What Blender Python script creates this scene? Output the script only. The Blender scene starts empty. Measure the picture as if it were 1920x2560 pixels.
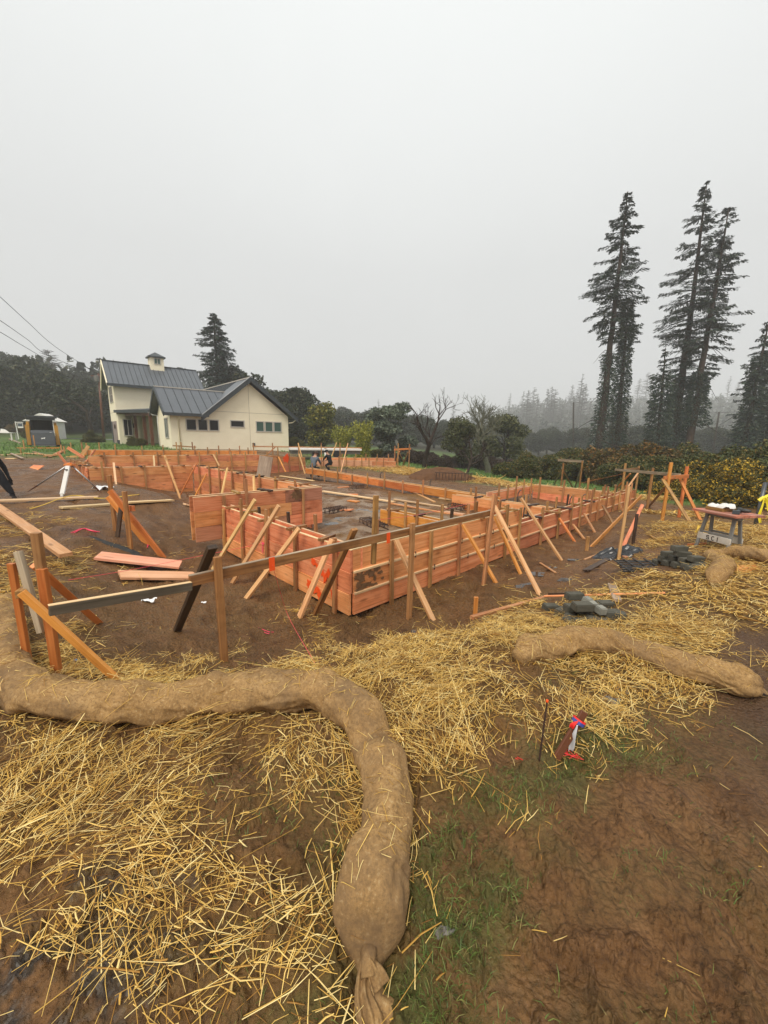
import bpy, bmesh, math, random
import numpy as np
from mathutils import Vector, Matrix, Quaternion

S = bpy.context.scene
COL = S.collection
random.seed(7); RNG = np.random.default_rng(7)

# ------------------------------------------------------------------ camera
FOC, PITCH, ROLL, EYE = 975.0, math.radians(11.0), math.radians(1.1), 1.6
def _pitch(w):
    x, y, z = w
    return Vector((x, y*math.cos(PITCH)+z*math.sin(PITCH), -y*math.sin(PITCH)+z*math.cos(PITCH)))
C_R = _pitch((math.cos(ROLL), 0, math.sin(ROLL)))
C_U = _pitch((-math.sin(ROLL), 0, math.cos(ROLL)))
C_F = _pitch((0, 1, 0))
CAM = Vector((0, 0, EYE))
cd = bpy.data.cameras.new('camera'); cam = bpy.data.objects.new('camera', cd); COL.objects.link(cam)
cd.sensor_fit = 'VERTICAL'; cd.sensor_height = 36.0; cd.lens = 36.0*FOC/2560.0
cd.clip_start = 0.05; cd.clip_end = 3000
cam.matrix_world = Matrix(((C_R.x, C_U.x, -C_F.x, 0), (C_R.y, C_U.y, -C_F.y, 0), (C_R.z, C_U.z, -C_F.z, EYE), (0, 0, 0, 1)))
S.camera = cam

# ------------------------------------------------------------------ world, sun, exposure
SUN_EL, SUN_AZ = math.radians(55), math.radians(200)      # behind the photographer, veiled by cloud
W = bpy.data.worlds.new('World'); S.world = W; W.use_nodes = True
nt = W.node_tree; nt.nodes.clear()
out = nt.nodes.new('ShaderNodeOutputWorld'); bg = nt.nodes.new('ShaderNodeBackground')
sky = nt.nodes.new('ShaderNodeTexSky'); sky.sky_type = 'NISHITA'; sky.sun_disc = False
sky.sun_elevation = SUN_EL; sky.sun_rotation = SUN_AZ
hs = nt.nodes.new('ShaderNodeHueSaturation'); hs.inputs['Saturation'].default_value = 0.12
nt.links.new(sky.outputs[0], hs.inputs['Color'])
tc = nt.nodes.new('ShaderNodeTexCoord'); sep = nt.nodes.new('ShaderNodeSeparateXYZ')
nt.links.new(tc.outputs['Generated'], sep.inputs[0])
rp = nt.nodes.new('ShaderNodeValToRGB')                    # overcast cloud deck: brighter overhead
e = rp.color_ramp.elements
e[0].position = 0.0; e[0].color = (5.5, 5.55, 5.5, 1)
e[1].position = 1.0; e[1].color = (9.6, 9.9, 9.8, 1)
m = e.new(0.35); m.color = (6.2, 6.3, 6.25, 1)
nt.links.new(sep.outputs['Z'], rp.inputs[0])
cn = nt.nodes.new('ShaderNodeTexNoise'); cn.inputs['Scale'].default_value = 1.6; cn.inputs['Detail'].default_value = 3
nt.links.new(tc.outputs['Generated'], cn.inputs['Vector'])
cr = nt.nodes.new('ShaderNodeMapRange'); cr.inputs[3].default_value = 0.93; cr.inputs[4].default_value = 1.06
nt.links.new(cn.outputs[0], cr.inputs[0])
mx = nt.nodes.new('ShaderNodeMix'); mx.data_type = 'RGBA'; mx.inputs[0].default_value = 0.94
nt.links.new(hs.outputs[0], mx.inputs[6]); nt.links.new(rp.outputs[0], mx.inputs[7])
ml = nt.nodes.new('ShaderNodeMix'); ml.data_type = 'RGBA'; ml.blend_type = 'MULTIPLY'; ml.inputs[0].default_value = 1
nt.links.new(mx.outputs[2], ml.inputs[6]); nt.links.new(cr.outputs[0], ml.inputs[7])
nt.links.new(ml.outputs[2], bg.inputs[0]); bg.inputs[1].default_value = 0.067
nt.links.new(bg.outputs[0], out.inputs[0])
sd = bpy.data.lights.new('sun', 'SUN'); sun = bpy.data.objects.new('sun', sd); COL.objects.link(sun)
sd.energy = 1.5; sd.angle = math.radians(28); sd.color = (1.0, 0.93, 0.82)
sdir = Vector((math.sin(SUN_AZ)*math.cos(SUN_EL), math.cos(SUN_AZ)*math.cos(SUN_EL), math.sin(SUN_EL)))
sun.rotation_euler = sdir.to_track_quat('Z', 'Y').to_euler()
S.view_settings.view_transform = 'Standard'; S.view_settings.look = 'None'
S.view_settings.exposure = 0.9; S.view_settings.gamma = 1.0; S.view_settings.use_curve_mapping = False
S.render.engine = 'CYCLES'
S.cycles.use_denoising = True
S.cycles.max_bounces = 6; S.cycles.volume_bounces = 3; S.cycles.transparent_max_bounces = 6
S.cycles.volume_step_rate = 5.0

# ------------------------------------------------------------------ survey helpers (points measured off the photograph)
def ray(u, v): return C_F + C_R*((u-960)/FOC) + C_U*((1280-v)/FOC)
def G(u, v, z=0.0):
    d = ray(u, v); return CAM + d*((z-EYE)/d.z)
def D(u, v, y):
    d = ray(u, v); return CAM + d*(y/d.y)
def zat(u, v, p):
    d = ray(u, v); return (CAM + d*((d.x*p[0]+d.y*p[1])/(d.x**2+d.y**2))).z
def projn(X, Y, Z):
    p = np.stack([X, Y, Z-EYE], -1)
    f = p @ np.array(C_F); f = np.where(f < .05, .05, f)
    return 960+FOC*(p @ np.array(C_R))/f, 1280-FOC*(p @ np.array(C_U))/f
ZB = -0.66
C0 = G(876, 1541, ZB).to_2d()
YA = math.radians(44.3)
VA = Vector((math.cos(YA), math.sin(YA))); VB = Vector((-math.sin(YA), math.cos(YA)))
def Wl(a, b, z=0.0):
    q = C0+VA*a+VB*b; return Vector((q.x, q.y, z))
def loc(p):
    q = Vector((p[0], p[1]))-C0; return q.dot(VA), q.dot(VB)
def PB(u, v, b):
    d = ray(u, v); t = (C0.dot(VB)+b)/(d.to_2d().dot(VB)); return CAM+d*t
def PA(u, v, a):
    d = ray(u, v); t = (C0.dot(VA)+a)/(d.to_2d().dot(VA)); return CAM+d*t

# ------------------------------------------------------------------ object helpers
def tag(o, label=None, cat=None, group=None, kind=None):
    if label: o['label'] = label
    if cat: o['category'] = cat
    if group: o['group'] = group
    if kind: o['kind'] = kind
    return o
WORLD = {}
def wm(o): return WORLD.get(o.name, Matrix.Identity(4))
def empty(name, loc=(0, 0, 0), rz=0.0, mat=None):
    o = bpy.data.objects.new(name, None); COL.objects.link(o); o.empty_display_size = .1
    m = mat if mat is not None else Matrix.Translation(Vector(loc)) @ Matrix.Rotation(rz, 4, 'Z')
    o.matrix_world = m; WORLD[o.name] = m
    return o
def put(name, me, parent=None, m=None):
    """link mesh me; m is the WORLD matrix"""
    o = bpy.data.objects.new(name, me); COL.objects.link(o)
    m = m if m is not None else (wm(parent) if parent else Matrix.Identity(4))
    WORLD[o.name] = m
    if parent:
        o.parent = parent; o.matrix_basis = wm(parent).inverted() @ m
    else: o.matrix_world = m
    return o
class MB:
    def __init__(s): s.v = []; s.f = []; s.mi = []
    def add(s, vs, fs, mi=0):
        b = len(s.v); s.v += [tuple(p) for p in vs]; s.f += [tuple(i+b for i in f) for f in fs]; s.mi += [mi]*len(fs)
    def box(s, c, d, R=None, mi=0):
        x, y, z = d[0]/2, d[1]/2, d[2]/2
        vs = [Vector((sx*x, sy*y, sz*z)) for sz in (-1, 1) for sx, sy in ((-1, -1), (1, -1), (1, 1), (-1, 1))]
        if R is not None: vs = [R @ p for p in vs]
        s.add([p+Vector(c) for p in vs], [(3, 2, 1, 0), (4, 5, 6, 7), (0, 1, 5, 4), (1, 2, 6, 5), (2, 3, 7, 6), (3, 0, 4, 7)], mi)
    def box2(s, lo, hi, mi=0):
        s.box([(a+b)/2 for a, b in zip(lo, hi)], [abs(b-a) for a, b in zip(lo, hi)], None, mi)
    def prism(s, poly, n, mi=0):
        """poly: 3-D points, extruded by vector n"""
        k = len(poly); n = Vector(n); A = [Vector(p) for p in poly]; B = [p+n for p in A]
        s.add(A+B, [tuple(range(k))[::-1], tuple(range(k, 2*k))]+[(i, (i+1) % k, (i+1) % k+k, i+k) for i in range(k)], mi)
    def tube(s, pts, rad, n=8, cap=True, mi=0):
        pts = [Vector(p) for p in pts]; k = len(pts)
        if not hasattr(rad, '__len__'): rad = [rad]*k
        vs = []; ref = Vector((0, 0, 1))
        for i in range(k):
            t = (pts[min(i+1, k-1)]-pts[max(i-1, 0)])
            if t.length < 1e-9: t = Vector((0, 0, 1))
            t.normalize()
            if abs(t.dot(ref)) > .95: ref = Vector((1, 0, 0))
            x = ref.cross(t).normalized(); y = t.cross(x)
            for j in range(n):
                a = 2*math.pi*j/n; vs.append(pts[i]+(x*math.cos(a)+y*math.sin(a))*rad[i])
        fs = [(i*n+j, i*n+(j+1) % n, (i+1)*n+(j+1) % n, (i+1)*n+j) for i in range(k-1) for j in range(n)]
        if cap: fs += [tuple(range(n))[::-1], tuple((k-1)*n+j for j in range(n))]
        s.add(vs, fs, mi)
    def lathe(s, prof, n=16, c=(0, 0, 0), mi=0):
        c = Vector(c); vs = []
        for r, z in prof:
            for j in range(n):
                a = 2*math.pi*j/n; vs.append(c+Vector((r*math.cos(a), r*math.sin(a), z)))
        k = len(prof)
        fs = [(i*n+j, i*n+(j+1) % n, (i+1)*n+(j+1) % n, (i+1)*n+j) for i in range(k-1) for j in range(n)]
        fs += [tuple(range(n))[::-1], tuple((k-1)*n+j for j in range(n))]
        s.add(vs, fs, mi)
    def mesh(s, name, mats, smooth=False):
        me = bpy.data.meshes.new(name); me.from_pydata(s.v, [], s.f)
        for m in (mats if isinstance(mats, (list, tuple)) else [mats]): me.materials.append(m)
        if len(set(s.mi)) > 1: me.polygons.foreach_set('material_index', s.mi)
        if smooth: me.polygons.foreach_set('use_smooth', [True]*len(s.f))
        me.update(); return me
    def build(s, name, mats, parent=None, m=None, smooth=False): return put(name, s.mesh(name, mats, smooth), parent, m)
def fastmesh(name, V, F, mats, smooth=False, mi=None):
    """V (n,3) array, F (m,k) array of one polygon size"""
    me = bpy.data.meshes.new(name); V = np.asarray(V, np.float32); F = np.asarray(F, np.int32)
    k = F.shape[1]
    me.vertices.add(len(V)); me.vertices.foreach_set('co', V.ravel())
    me.loops.add(F.size); me.loops.foreach_set('vertex_index', F.ravel())
    me.polygons.add(len(F)); me.polygons.foreach_set('loop_start', np.arange(len(F), dtype=np.int32)*k)
    for m in (mats if isinstance(mats, (list, tuple)) else [mats]): me.materials.append(m)
    if smooth: me.polygons.foreach_set('use_smooth', np.ones(len(F), bool))
    if mi is not None: me.polygons.foreach_set('material_index', np.asarray(mi, np.int32))
    me.update(calc_edges=True); me.validate(); return me

# timber: one sawn piece, its grain along local X
_TIM = {}
def timber_mesh(L, w, t, mat, chunky=0):
    key = (round(L, 2), round(w, 3), round(t, 3), mat.name)
    if key in _TIM: return _TIM[key]
    L = max(round(L, 2), .01)
    bm = bmesh.new(); bmesh.ops.create_cube(bm, size=1)
    for v in bm.verts: v.co = Vector((v.co.x*L, v.co.y*t, v.co.z*w))
    bmesh.ops.bevel(bm, geom=list(bm.edges), offset=min(.0025, t*.2), segments=1, affect='EDGES', profile=.5)
    me = bpy.data.meshes.new('timber'); bm.to_mesh(me); bm.free(); me.materials.append(mat)
    _TIM[key] = me; return me
def tim(name, a, b, w, t, mat, parent=None, up=(0, 0, 1)):
    """a, b world end points; w = size along 'up', t = the other"""
    a = Vector(a); b = Vector(b); x = b-a; L = x.length; x.normalize()
    up = Vector(up); y = up.cross(x)
    if y.length < 1e-3: y = Vector((0, 1, 0)).cross(x)
    y.normalize(); z = x.cross(y)
    c = (a+b)/2
    m = Matrix(((x.x, y.x, z.x, c.x), (x.y, y.y, z.y, c.y), (x.z, y.z, z.z, c.z), (0, 0, 0, 1)))
    return put(name, timber_mesh(L, w, t, mat), parent, m)

# ------------------------------------------------------------------ materials
class NM:
    """small node-graph helper"""
    def __init__(s, name, rough=.6, spec=.4):
        s.m = bpy.data.materials.new(name); s.m.use_nodes = True; s.t = s.m.node_tree; s.t.nodes.clear()
        s.o = s.n('OutputMaterial'); s.b = s.n('BsdfPrincipled'); s.l(s.b.outputs[0], s.o.inputs[0])
        s.b.inputs['Roughness'].default_value = rough; s.b.inputs['Specular IOR Level'].default_value = spec
    def n(s, t): return s.t.nodes.new('ShaderNode'+t)
    def l(s, a, b): s.t.links.new(a, b)
    def coord(s, kind='Object', scale=(1, 1, 1), rand=False):
        c = s.n('TexCoord'); mp = s.n('Mapping'); mp.inputs['Scale'].default_value = scale
        src = c.outputs[kind]
        if rand:
            oi = s.n('ObjectInfo'); mu = s.n('Math'); mu.operation = 'MULTIPLY'; mu.inputs[1].default_value = 37.0
            s.l(oi.outputs['Random'], mu.inputs[0]); ad = s.n('VectorMath'); ad.operation = 'ADD'
            s.l(src, ad.inputs[0]); s.l(mu.outputs[0], ad.inputs[1]); src = ad.outputs[0]
        s.l(src, mp.inputs[0]); return mp.outputs[0]
    def noise(s, vec, scale, detail=4, rough=.55, dist=0):
        n = s.n('TexNoise'); n.inputs['Scale'].default_value = scale; n.inputs['Detail'].default_value = detail
        n.inputs['Roughness'].default_value = rough; n.inputs['Distortion'].default_value = dist
        if vec is not None: s.l(vec, n.inputs['Vector'])
        return n.outputs[0]
    def ramp(s, fac, stops):
        r = s.n('ValToRGB'); el = r.color_ramp.elements
        while len(el) < len(stops): el.new(.5)
        for q, (p, c) in zip(el, stops):
            q.position = p; q.color = (c, c, c, 1) if not hasattr(c, '__len__') else tuple(c)+(1,)
        s.l(fac, r.inputs[0]); return r.outputs[0]
    def mix(s, f, a, b, mode='MIX'):
        x = s.n('Mix'); x.data_type = 'RGBA'; x.blend_type = mode
        for i, q in ((0, f), (6, a), (7, b)):
            if hasattr(q, 'is_output') or hasattr(q, 'links'): s.l(q, x.inputs[i])
            elif i == 0: x.inputs[0].default_value = q
            else: x.inputs[i].default_value = tuple(q)+(1,)
        return x.outputs[2]
    def math(s, op, a, b=0.0):
        x = s.n('Math'); x.operation = op
        for i, q in ((0, a), (1, b)):
            if hasattr(q, 'links'): s.l(q, x.inputs[i])
            else: x.inputs[i].default_value = q
        return x.outputs[0]
    def attr(s, name):
        a = s.n('Attribute'); a.attribute_name = name; return a.outputs['Fac']
    def color(s, c):
        if hasattr(c, 'links'): s.l(c, s.b.inputs['Base Color'])
        else: s.b.inputs['Base Color'].default_value = tuple(c)+(1,)
        return s
    def bump(s, h, strength=.5, dist=.01):
        b = s.n('Bump'); b.inputs['Strength'].default_value = strength; b.inputs['Distance'].default_value = dist
        s.l(h, b.inputs['Height']); s.l(b.outputs[0], s.b.inputs['Normal']); return s
    def rough(s, r):
        s.l(r, s.b.inputs['Roughness']); return s
    def island(s): return s.n('NewGeometry').outputs['Random Per Island']
    def obj(s): return s.n('ObjectInfo').outputs['Random']

def wood(name, dark, mid, light, stain=(.12, .06, .03), stainamt=.35, knots=True, rough=.55):
    k = NM(name, rough, .35)
    v = k.coord('Object', (.9, 16, 16), True)
    g = k.noise(v, 1.6, 5, .6, .6)
    c = k.ramp(g, [(.3, dark), (.5, mid), (.68, light)])
    v2 = k.coord('Object', (1, 1, 1), True)
    if knots:
        v3 = k.coord('Object', (2.6, 9, 9), True)
        vo = k.n('TexVoronoi'); vo.inputs['Scale'].default_value = 1.0; k.l(v3, vo.inputs['Vector'])
        kn = k.ramp(vo.outputs['Distance'], [(.10, 1.0), (.26, 0.0)])
        # only some cells carry a knot
        sepc = k.n('SeparateColor'); k.l(vo.outputs['Color'], sepc.inputs[0])
        sel = k.math('GREATER_THAN', sepc.outputs[0], .66)
        c = k.mix(k.math('MULTIPLY', k.math('MULTIPLY', kn, sel), .7), c, tuple(q*.42 for q in dark))
    st = k.ramp(k.noise(v2, 2.2, 5, .65), [(.5, 0.0), (.72, 1.0)])
    c = k.mix(k.math('MULTIPLY', st, stainamt), c, stain)
    hv = k.n('HueSaturation'); k.l(c, hv.inputs['Color'])
    mr = k.n('MapRange'); mr.inputs[3].default_value = .72; mr.inputs[4].default_value = 1.18; k.l(k.obj(), mr.inputs[0])
    k.l(mr.outputs[0], hv.inputs['Value'])
    mh = k.n('MapRange'); mh.inputs[3].default_value = .488; mh.inputs[4].default_value = .512
    k.l(k.math('FRACT', k.math('MULTIPLY', k.obj(), 7.31)), mh.inputs[0]); k.l(mh.outputs[0], hv.inputs['Hue'])
    k.color(hv.outputs[0])
    k.rough(k.ramp(st, [(0, rough), (1, rough*.6)]))
    return k.bump(g, .35, .002).m
M = {}
M['board'] = wood('fir_board', (.50, .165, .052), (.76, .29, .118), (.83, .38, .18), (.30, .09, .035), .5)
M['board_dirty'] = wood('muddy_fir_board', (.42, .18, .08), (.58, .27, .14), (.68, .34, .2), (.07, .045, .02), .95)
M['brace'] = wood('yellow_fir_lumber', (.50, .25, .085), (.66, .37, .15), (.74, .46, .22), (.30, .14, .06), .3)
M['stake'] = wood('brown_stake_wood', (.28, .125, .045), (.42, .205, .075), (.52, .28, .115), (.10, .045, .02), .5)
M['orange'] = wood('wet_orange_lumber', (.50, .15, .03), (.66, .235, .055), (.74, .30, .085), (.3, .08, .02), .5, True, .4)
M['old'] = wood('weathered_brown_lumber', (.17, .08, .026), (.33, .165, .05), (.46, .255, .085), (.07, .035, .018), .6, False, .5)
M['greydark'] = wood('wet_grey_brown_lumber', (.06, .05, .033), (.115, .095, .065), (.17, .145, .10), (.03, .025, .018), .5, False, .5)
M['dark'] = wood('wet_dark_lumber', (.035, .022, .015), (.06, .038, .025), (.10, .06, .038), (.02, .015, .012), .4, False, .4)
M['grey'] = wood('grey_weathered_lumber', (.20, .14, .09), (.32, .24, .16), (.43, .34, .24), (.14, .10, .07), .5, False)
M['pale'] = wood('fresh_pale_lumber', (.55, .34, .16), (.68, .46, .25), (.76, .56, .33), (.42, .22, .1), .25)
M['pink'] = wood('pink_fresh_board', (.56, .24, .13), (.68, .34, .20), (.74, .42, .27), (.5, .2, .1), .3)
def flat(name, c, rough=.6, spec=.4, var=.12, scale=3.0, bump=.15, metal=0):
    k = NM(name, rough, spec); k.b.inputs['Metallic'].default_value = metal
    v = k.coord('Object', (1, 1, 1), True); n = k.noise(v, scale, 6, .6)
    k.color(k.ramp(n, [(.25, tuple(q*(1-var) for q in c)), (.75, tuple(min(q*(1+var), .95) for q in c))]))
    k.bump(k.noise(v, scale*12, 3), bump, .004); return k.m

# ------------------------------------------------------------------ terrain
def _hash(i, j, s):
    n = (i*374761393 + j*668265263 + s*974634777) & 0x7fffffff
    n = ((n ^ (n >> 13))*1274126177) & 0x7fffffff
    return ((n ^ (n >> 16)) & 0xffff)/65535.0
def vnoise(x, y, s=0):
    x = np.asarray(x, float); y = np.asarray(y, float)
    i = np.floor(x).astype(np.int64); j = np.floor(y).astype(np.int64); fx = x-i; fy = y-j
    fx = fx*fx*fx*(fx*(fx*6-15)+10); fy = fy*fy*fy*(fy*(fy*6-15)+10)
    a = _hash(i, j, s); b = _hash(i+1, j, s); c = _hash(i, j+1, s); d = _hash(i+1, j+1, s)
    return (a*(1-fx)+b*fx)*(1-fy)+(c*(1-fx)+d*fx)*fy
def fbm(x, y, sc, o=4, s=0, g=.5):
    t = 0; a = 1; n = 0
    for k in range(o):
        t = t+a*(vnoise(x*sc+17.3*k, y*sc-9.1*k, s+k)-.5); n += a; a *= g; sc *= 2.03
    return t/n*2
def sstep(a, b, x):
    t = np.clip((x-a)/(b-a), 0, 1); return t*t*(3-2*t)

CTRL = []
def cp(p, z=None): CTRL.append((p[0], p[1], p[2] if z is None else z))
def cg(u, v, z): cp(G(u, v, z))
for x, y, z in [(0, -4, 0), (4, -3, 0), (-4, -3, 0), (0, .3, 0), (1.2, .8, 0), (-1.2, .8, 0), (-3.5, .8, 0), (3.5, 1, 0), (2.6, 2.0, 0), (4.2, 2.6, 0),
                (7, 3, 0), (9, 6, -.05), (-6, 2, .02), (-8, 5, .05), (12, 9, -.3), (12, 2, 0), (-12, 2, .1), (-14, 8, .25)]: cp((x, y, z))
for u, v in [(560, 1720), (720, 1700), (880, 1680), (1000, 1650)]: cg(u, v, .0)
cg(1120, 1610, -.02); cg(1250, 1595, -.05); cg(400, 1730, -.02); cg(250, 1740, -.04)
for u, v, z in [(870, 1602, -.60), (700, 1640, -.48), (1000, 1590, -.58), (1110, 1560, -.56), (545, 1650, -.42), (380, 1640, -.34), (250, 1640, -.22), (310, 1705, -.12),
                (75, 1682, -.08), (138, 1702, -.08), (60, 1500, -.02), (0, 1420, .03), (140, 1480, -.1), (250, 1560, -.3), (440, 1580, -.48), (330, 1480, -.46),
                (1240, 1545, -.42), (1400, 1540, -.32), (1500, 1560, -.20), (1600, 1560, -.08), (1400, 1610, -.02), (1450, 1480, -.42), (1560, 1460, -.28), (1640, 1450, -.12),
                (1700, 1440, -.06), (1800, 1460, 0), (1790, 1380, -.08), (1570, 1390, -.42), (1660, 1350, -.25), (1750, 1310, -.2), (1655, 1303, -.32), (1750, 1310, -.25), (1890, 1316, -.15),
                (1595, 1290, -.5), (1900, 1500, 0),
                (287, 1330, -.14), (327, 1376, -.3), (260, 1400, -.36), (420, 1415, -.52), (320, 1455, -.44), (480, 1450, -.56), (200, 1350, -.08),
                (130, 1310, .0), (60, 1280, .02), (152, 1240, .02), (250, 1236, .02), (285, 1213, .02), (360, 1225, .0), (429, 1241, -.08), (460, 1268, -.3), (380, 1300, -.15), (485, 1275, -.55),
                (60, 1208, .0), (140, 1200, .03), (10, 1215, .02), (200, 1195, .0), (40, 1142, .36), (110, 1140, .38), (0, 1137, .38), (180, 1143, .33)]: cg(u, v, z)
for a, b, z in [(0, -.5, ZB), (2, -.5, ZB), (4, -.5, ZB), (6.5, -.5, ZB), (9, -.4, ZB), (11.5, -.4, -.62), (13.4, -.6, -.6), (1.5, -1.3, -.62), (3.5, -1.3, -.60), (6, -1.6, -.52), (9, -1.8, -.50),
                (-.5, .3, ZB), (-.5, 2, ZB), (-.5, 3.6, ZB), (-1.3, 2, -.62), (-1.3, 3.5, -.62), (-.3, 5.5, -.66), (1.5, 5.5, -.70), (1.2, 8, -.76), (1.8, 11.5, -.82), (.8, 11.5, -.6), (0, 12, -.2), (-.9, 12, -.02),
                (1.5, 1.5, -.60), (3, 3, -.58), (5, 2, -.58), (6, 5, -.56), (4, 6, -.56), (5, 9, -.56), (6, 12, -.58), (9.5, 1.5, -.56), (3.5, 12, -.6), (9.5, 6, -.56), (10, 10, -.56),
                (11.5, 14, -.54), (7, 15, -.5), (14, 1, -.6), (14.5, -2, -.5), (14, 5, -.66), (13, 9, -.62), (2, 15.5, .05), (5, 16.5, .05), (1, 18, .25), (6, 19.5, .1), (0, 15.5, .15)]: cp(Wl(a, b, z))
for x, y, z in [(-26, 28.5, .37), (-34, 30, .45), (-15, 27.4, .42), (-20, 24, .42), (-9, 27, .15), (-4, 30, -.1), (-7, 33, .1), (-10, 45, .2), (-25, 42, .44), (-38, 45, .55), (-30, 55, .5), (-18, 20, .4),
                (2, 27, -.6), (4, 22, -.6), (8, 19, -.75), (12, 17, -.75), (16, 16, -.8), (20, 14, -.8), (8, 26, -1.0), (15, 24, -1.1), (24, 22, -1.2), (2, 38, -.8), (12, 36, -1.4),
                (25, 36, -2.0), (0, 50, -.9), (15, 50, -2.2), (35, 40, -2.4), (-20, 60, .3), (20, 8, -.4), (30, 14, -1), (-45, 20, .6), (-30, 10, .4), (-30, -10, .3), (30, -10, -.2), (0, -30, 0), (-45, -20, .3), (45, -15, -.4), (45, 5, -.9)]: cp((x, y, z))
CT = np.array(CTRL)
def _u(r2): return np.where(r2 > 1e-9, r2*np.log(np.maximum(r2, 1e-9)), 0.0)
def _tps():
    n = len(CT); d = CT[:, None, :2]-CT[None, :, :2]; K = _u((d**2).sum(-1)) + np.eye(n)*.25
    P = np.c_[np.ones(n), CT[:, :2]]; A = np.zeros((n+3, n+3)); A[:n, :n] = K; A[:n, n:] = P; A[n:, :n] = P.T
    return np.linalg.solve(A, np.r_[CT[:, 2], 0, 0, 0])
TW = _tps()
def tps(x, y):
    x = np.asarray(x, float).ravel(); y = np.asarray(y, float).ravel(); o = np.empty(len(x))
    for i in range(0, len(x), 20000):
        xs, ys = x[i:i+20000], y[i:i+20000]
        r2 = (xs[:, None]-CT[None, :, 0])**2+(ys[:, None]-CT[None, :, 1])**2
        o[i:i+20000] = _u(r2) @ TW[:-3] + TW[-3]+TW[-2]*xs+TW[-1]*ys
    return o
def zfar(x, y):
    r = np.hypot(x, y); ph = np.degrees(np.arctan2(x, y))
    base = np.interp(ph, [-180, -60, -35, -15, 5, 20, 40, 70, 180], [.1, .5, .5, .2, -.9, -2.2, -2.6, -1, .1])
    left = sstep(-14, -26, ph)*sstep(-120, -80, ph)*(13*sstep(66, 170, r)+8*sstep(150, 400, r))
    mid = sstep(-30, -15, ph)*sstep(25, 10, ph)*(5*sstep(140, 400, r)+8*sstep(350, 650, r))
    right = sstep(6, 24, ph)*sstep(110, 70, ph)*(-1.0*sstep(50, 90, r)+36*sstep(180, 560, r)+8*sstep(450, 650, r))
    return base+left+mid+right
def hbase(x, y):
    x = np.asarray(x, float); y = np.asarray(y, float); sh = x.shape
    xr, yr = x.ravel(), y.ravel(); r = np.hypot(xr, yr); k = sstep(42, 64, r); z = zfar(xr, yr)
    n = k < 1
    if n.any(): z[n] = z[n]*k[n]+tps(xr[n], yr[n])*(1-k[n])
    return z.reshape(sh)

# what covers the ground, read off the photograph at survey points (u, v, amount)
STRAW = np.array([(0,1450,.9),(30,1560,.9),(60,1640,.6),(600,1720,1),(700,1720,1),(800,1700,1),(900,1680,1),(1000,1640,1),(1100,1600,1),(1150,1680,1),(1050,1750,1),(1000,1820,.9),(1250,1590,1),(1300,1560,.8),(1350,1730,.7),
 (1200,1750,.8),(1150,1900,.8),(1250,1900,.5),(1110,1960,.6),(1500,1720,.8),(1600,1750,.7),(1700,1770,.5),(1500,1830,.7),(1600,1850,.3),(1400,1900,.5),(1150,1950,.5),(1100,1850,.8),(1070,2000,.4),(1250,1830,.5),(1350,1820,.6),
 (1750,1320,.95),(1650,1290,.95),(1800,1300,.95),(1700,1370,.7),(1850,1400,.9),(1900,1480,.9),(1750,1490,.95),(1600,1490,.75),(1800,1550,.85),(1650,1550,.9),(1550,1510,.6),(1880,1540,.7),(1700,1540,.9),(1900,1600,.2),(1850,1650,.2),(1450,1610,.8),(1600,1430,.3),(1550,1580,.8),(1700,1600,.7),
 (700,1610,0),(900,1605,0),(1000,1560,0),(500,1600,.02),(330,1600,.03),(1200,1500,0),(1350,1450,0),(1500,1430,.05),(1450,1350,0),(600,1500,0),(430,1500,.03),(280,1500,.12),(120,1400,.35),(100,1300,.12),(300,1300,.03),(60,1400,.5),(100,1530,.5),(160,1620,.45),(220,1620,.12),
 (400,1660,.12),(250,1720,.3),(450,1725,.7),(350,1740,.8),(1150,1545,.02),(1080,1575,.2),(800,1650,.2),(600,1665,.1),(300,1200,0),(500,1260,0),(100,1200,0),(200,1150,0),(900,1250,0),(1200,1250,0),(1400,1290,0),(1560,1290,.1),(1560,1340,.1),
 (100,1900,.75),(250,1950,.6),(50,1950,.8),(400,1900,.4),(600,1920,.3),(700,1920,.75),(750,1980,.8),(300,2050,.45),(500,2050,.35),(150,2100,.7),(50,2200,.6),(250,2200,.6),(450,2200,.6),(650,2200,.6),(650,2050,.55),(800,2100,.5),(550,2150,.35),(150,2350,.4),(350,2350,.6),
 (600,2350,.6),(750,2400,.45),(500,2500,.6),(200,2500,.2),(50,2450,.1),(700,2520,.35),(820,2400,.2),(1150,2150,.12),(1300,2100,.1),(1250,2300,.07),(1400,2200,.03),(1600,2000,.03),(1700,2200,.03),(1600,2400,.02),(1850,2000,.02),(1850,1800,.02),(1700,1900,.05),
 (1450,2000,.1),(1300,1980,.25),(1100,2350,.08),(1000,2500,.08),(1300,2500,.01),(1800,2500,.02),(1000,1170,1),(1100,1195,1),(1180,1205,1),(950,1165,.9),(1250,1220,.9),(900,1160,.2),(1000,1215,.2),(1300,1215,.0),(800,1200,0),(1400,1230,0)], float)
GRASS = np.array([(1300,1980,.5),(1450,1870,.7),(1500,1850,.7),(1400,1950,.7),(1250,2050,.5),(1150,2150,.7),(1200,2250,.8),(1100,2300,.8),(1150,2400,.7),(1050,2450,.8),(1000,2530,.8),(850,2540,.6),(1250,2200,.5),(1310,2150,.25),(960,2350,.3),(1360,2250,.02),(1500,2100,0),(1040,2050,.15),
 (1600,1800,.15),(1650,1780,.1),(1400,1800,.05),(1200,1900,0),(1000,1900,0),(1700,1700,0),(1600,2000,0),(1400,2400,0),(1300,2500,.1),(1600,2400,0),(700,2450,.1),(600,2200,0),(400,2200,0),(200,2200,0),(100,2500,0),(400,2540,0),(1800,2000,0),(1800,1700,0),(1250,1650,0),(800,1750,0),(300,1900,0)], float)
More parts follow.
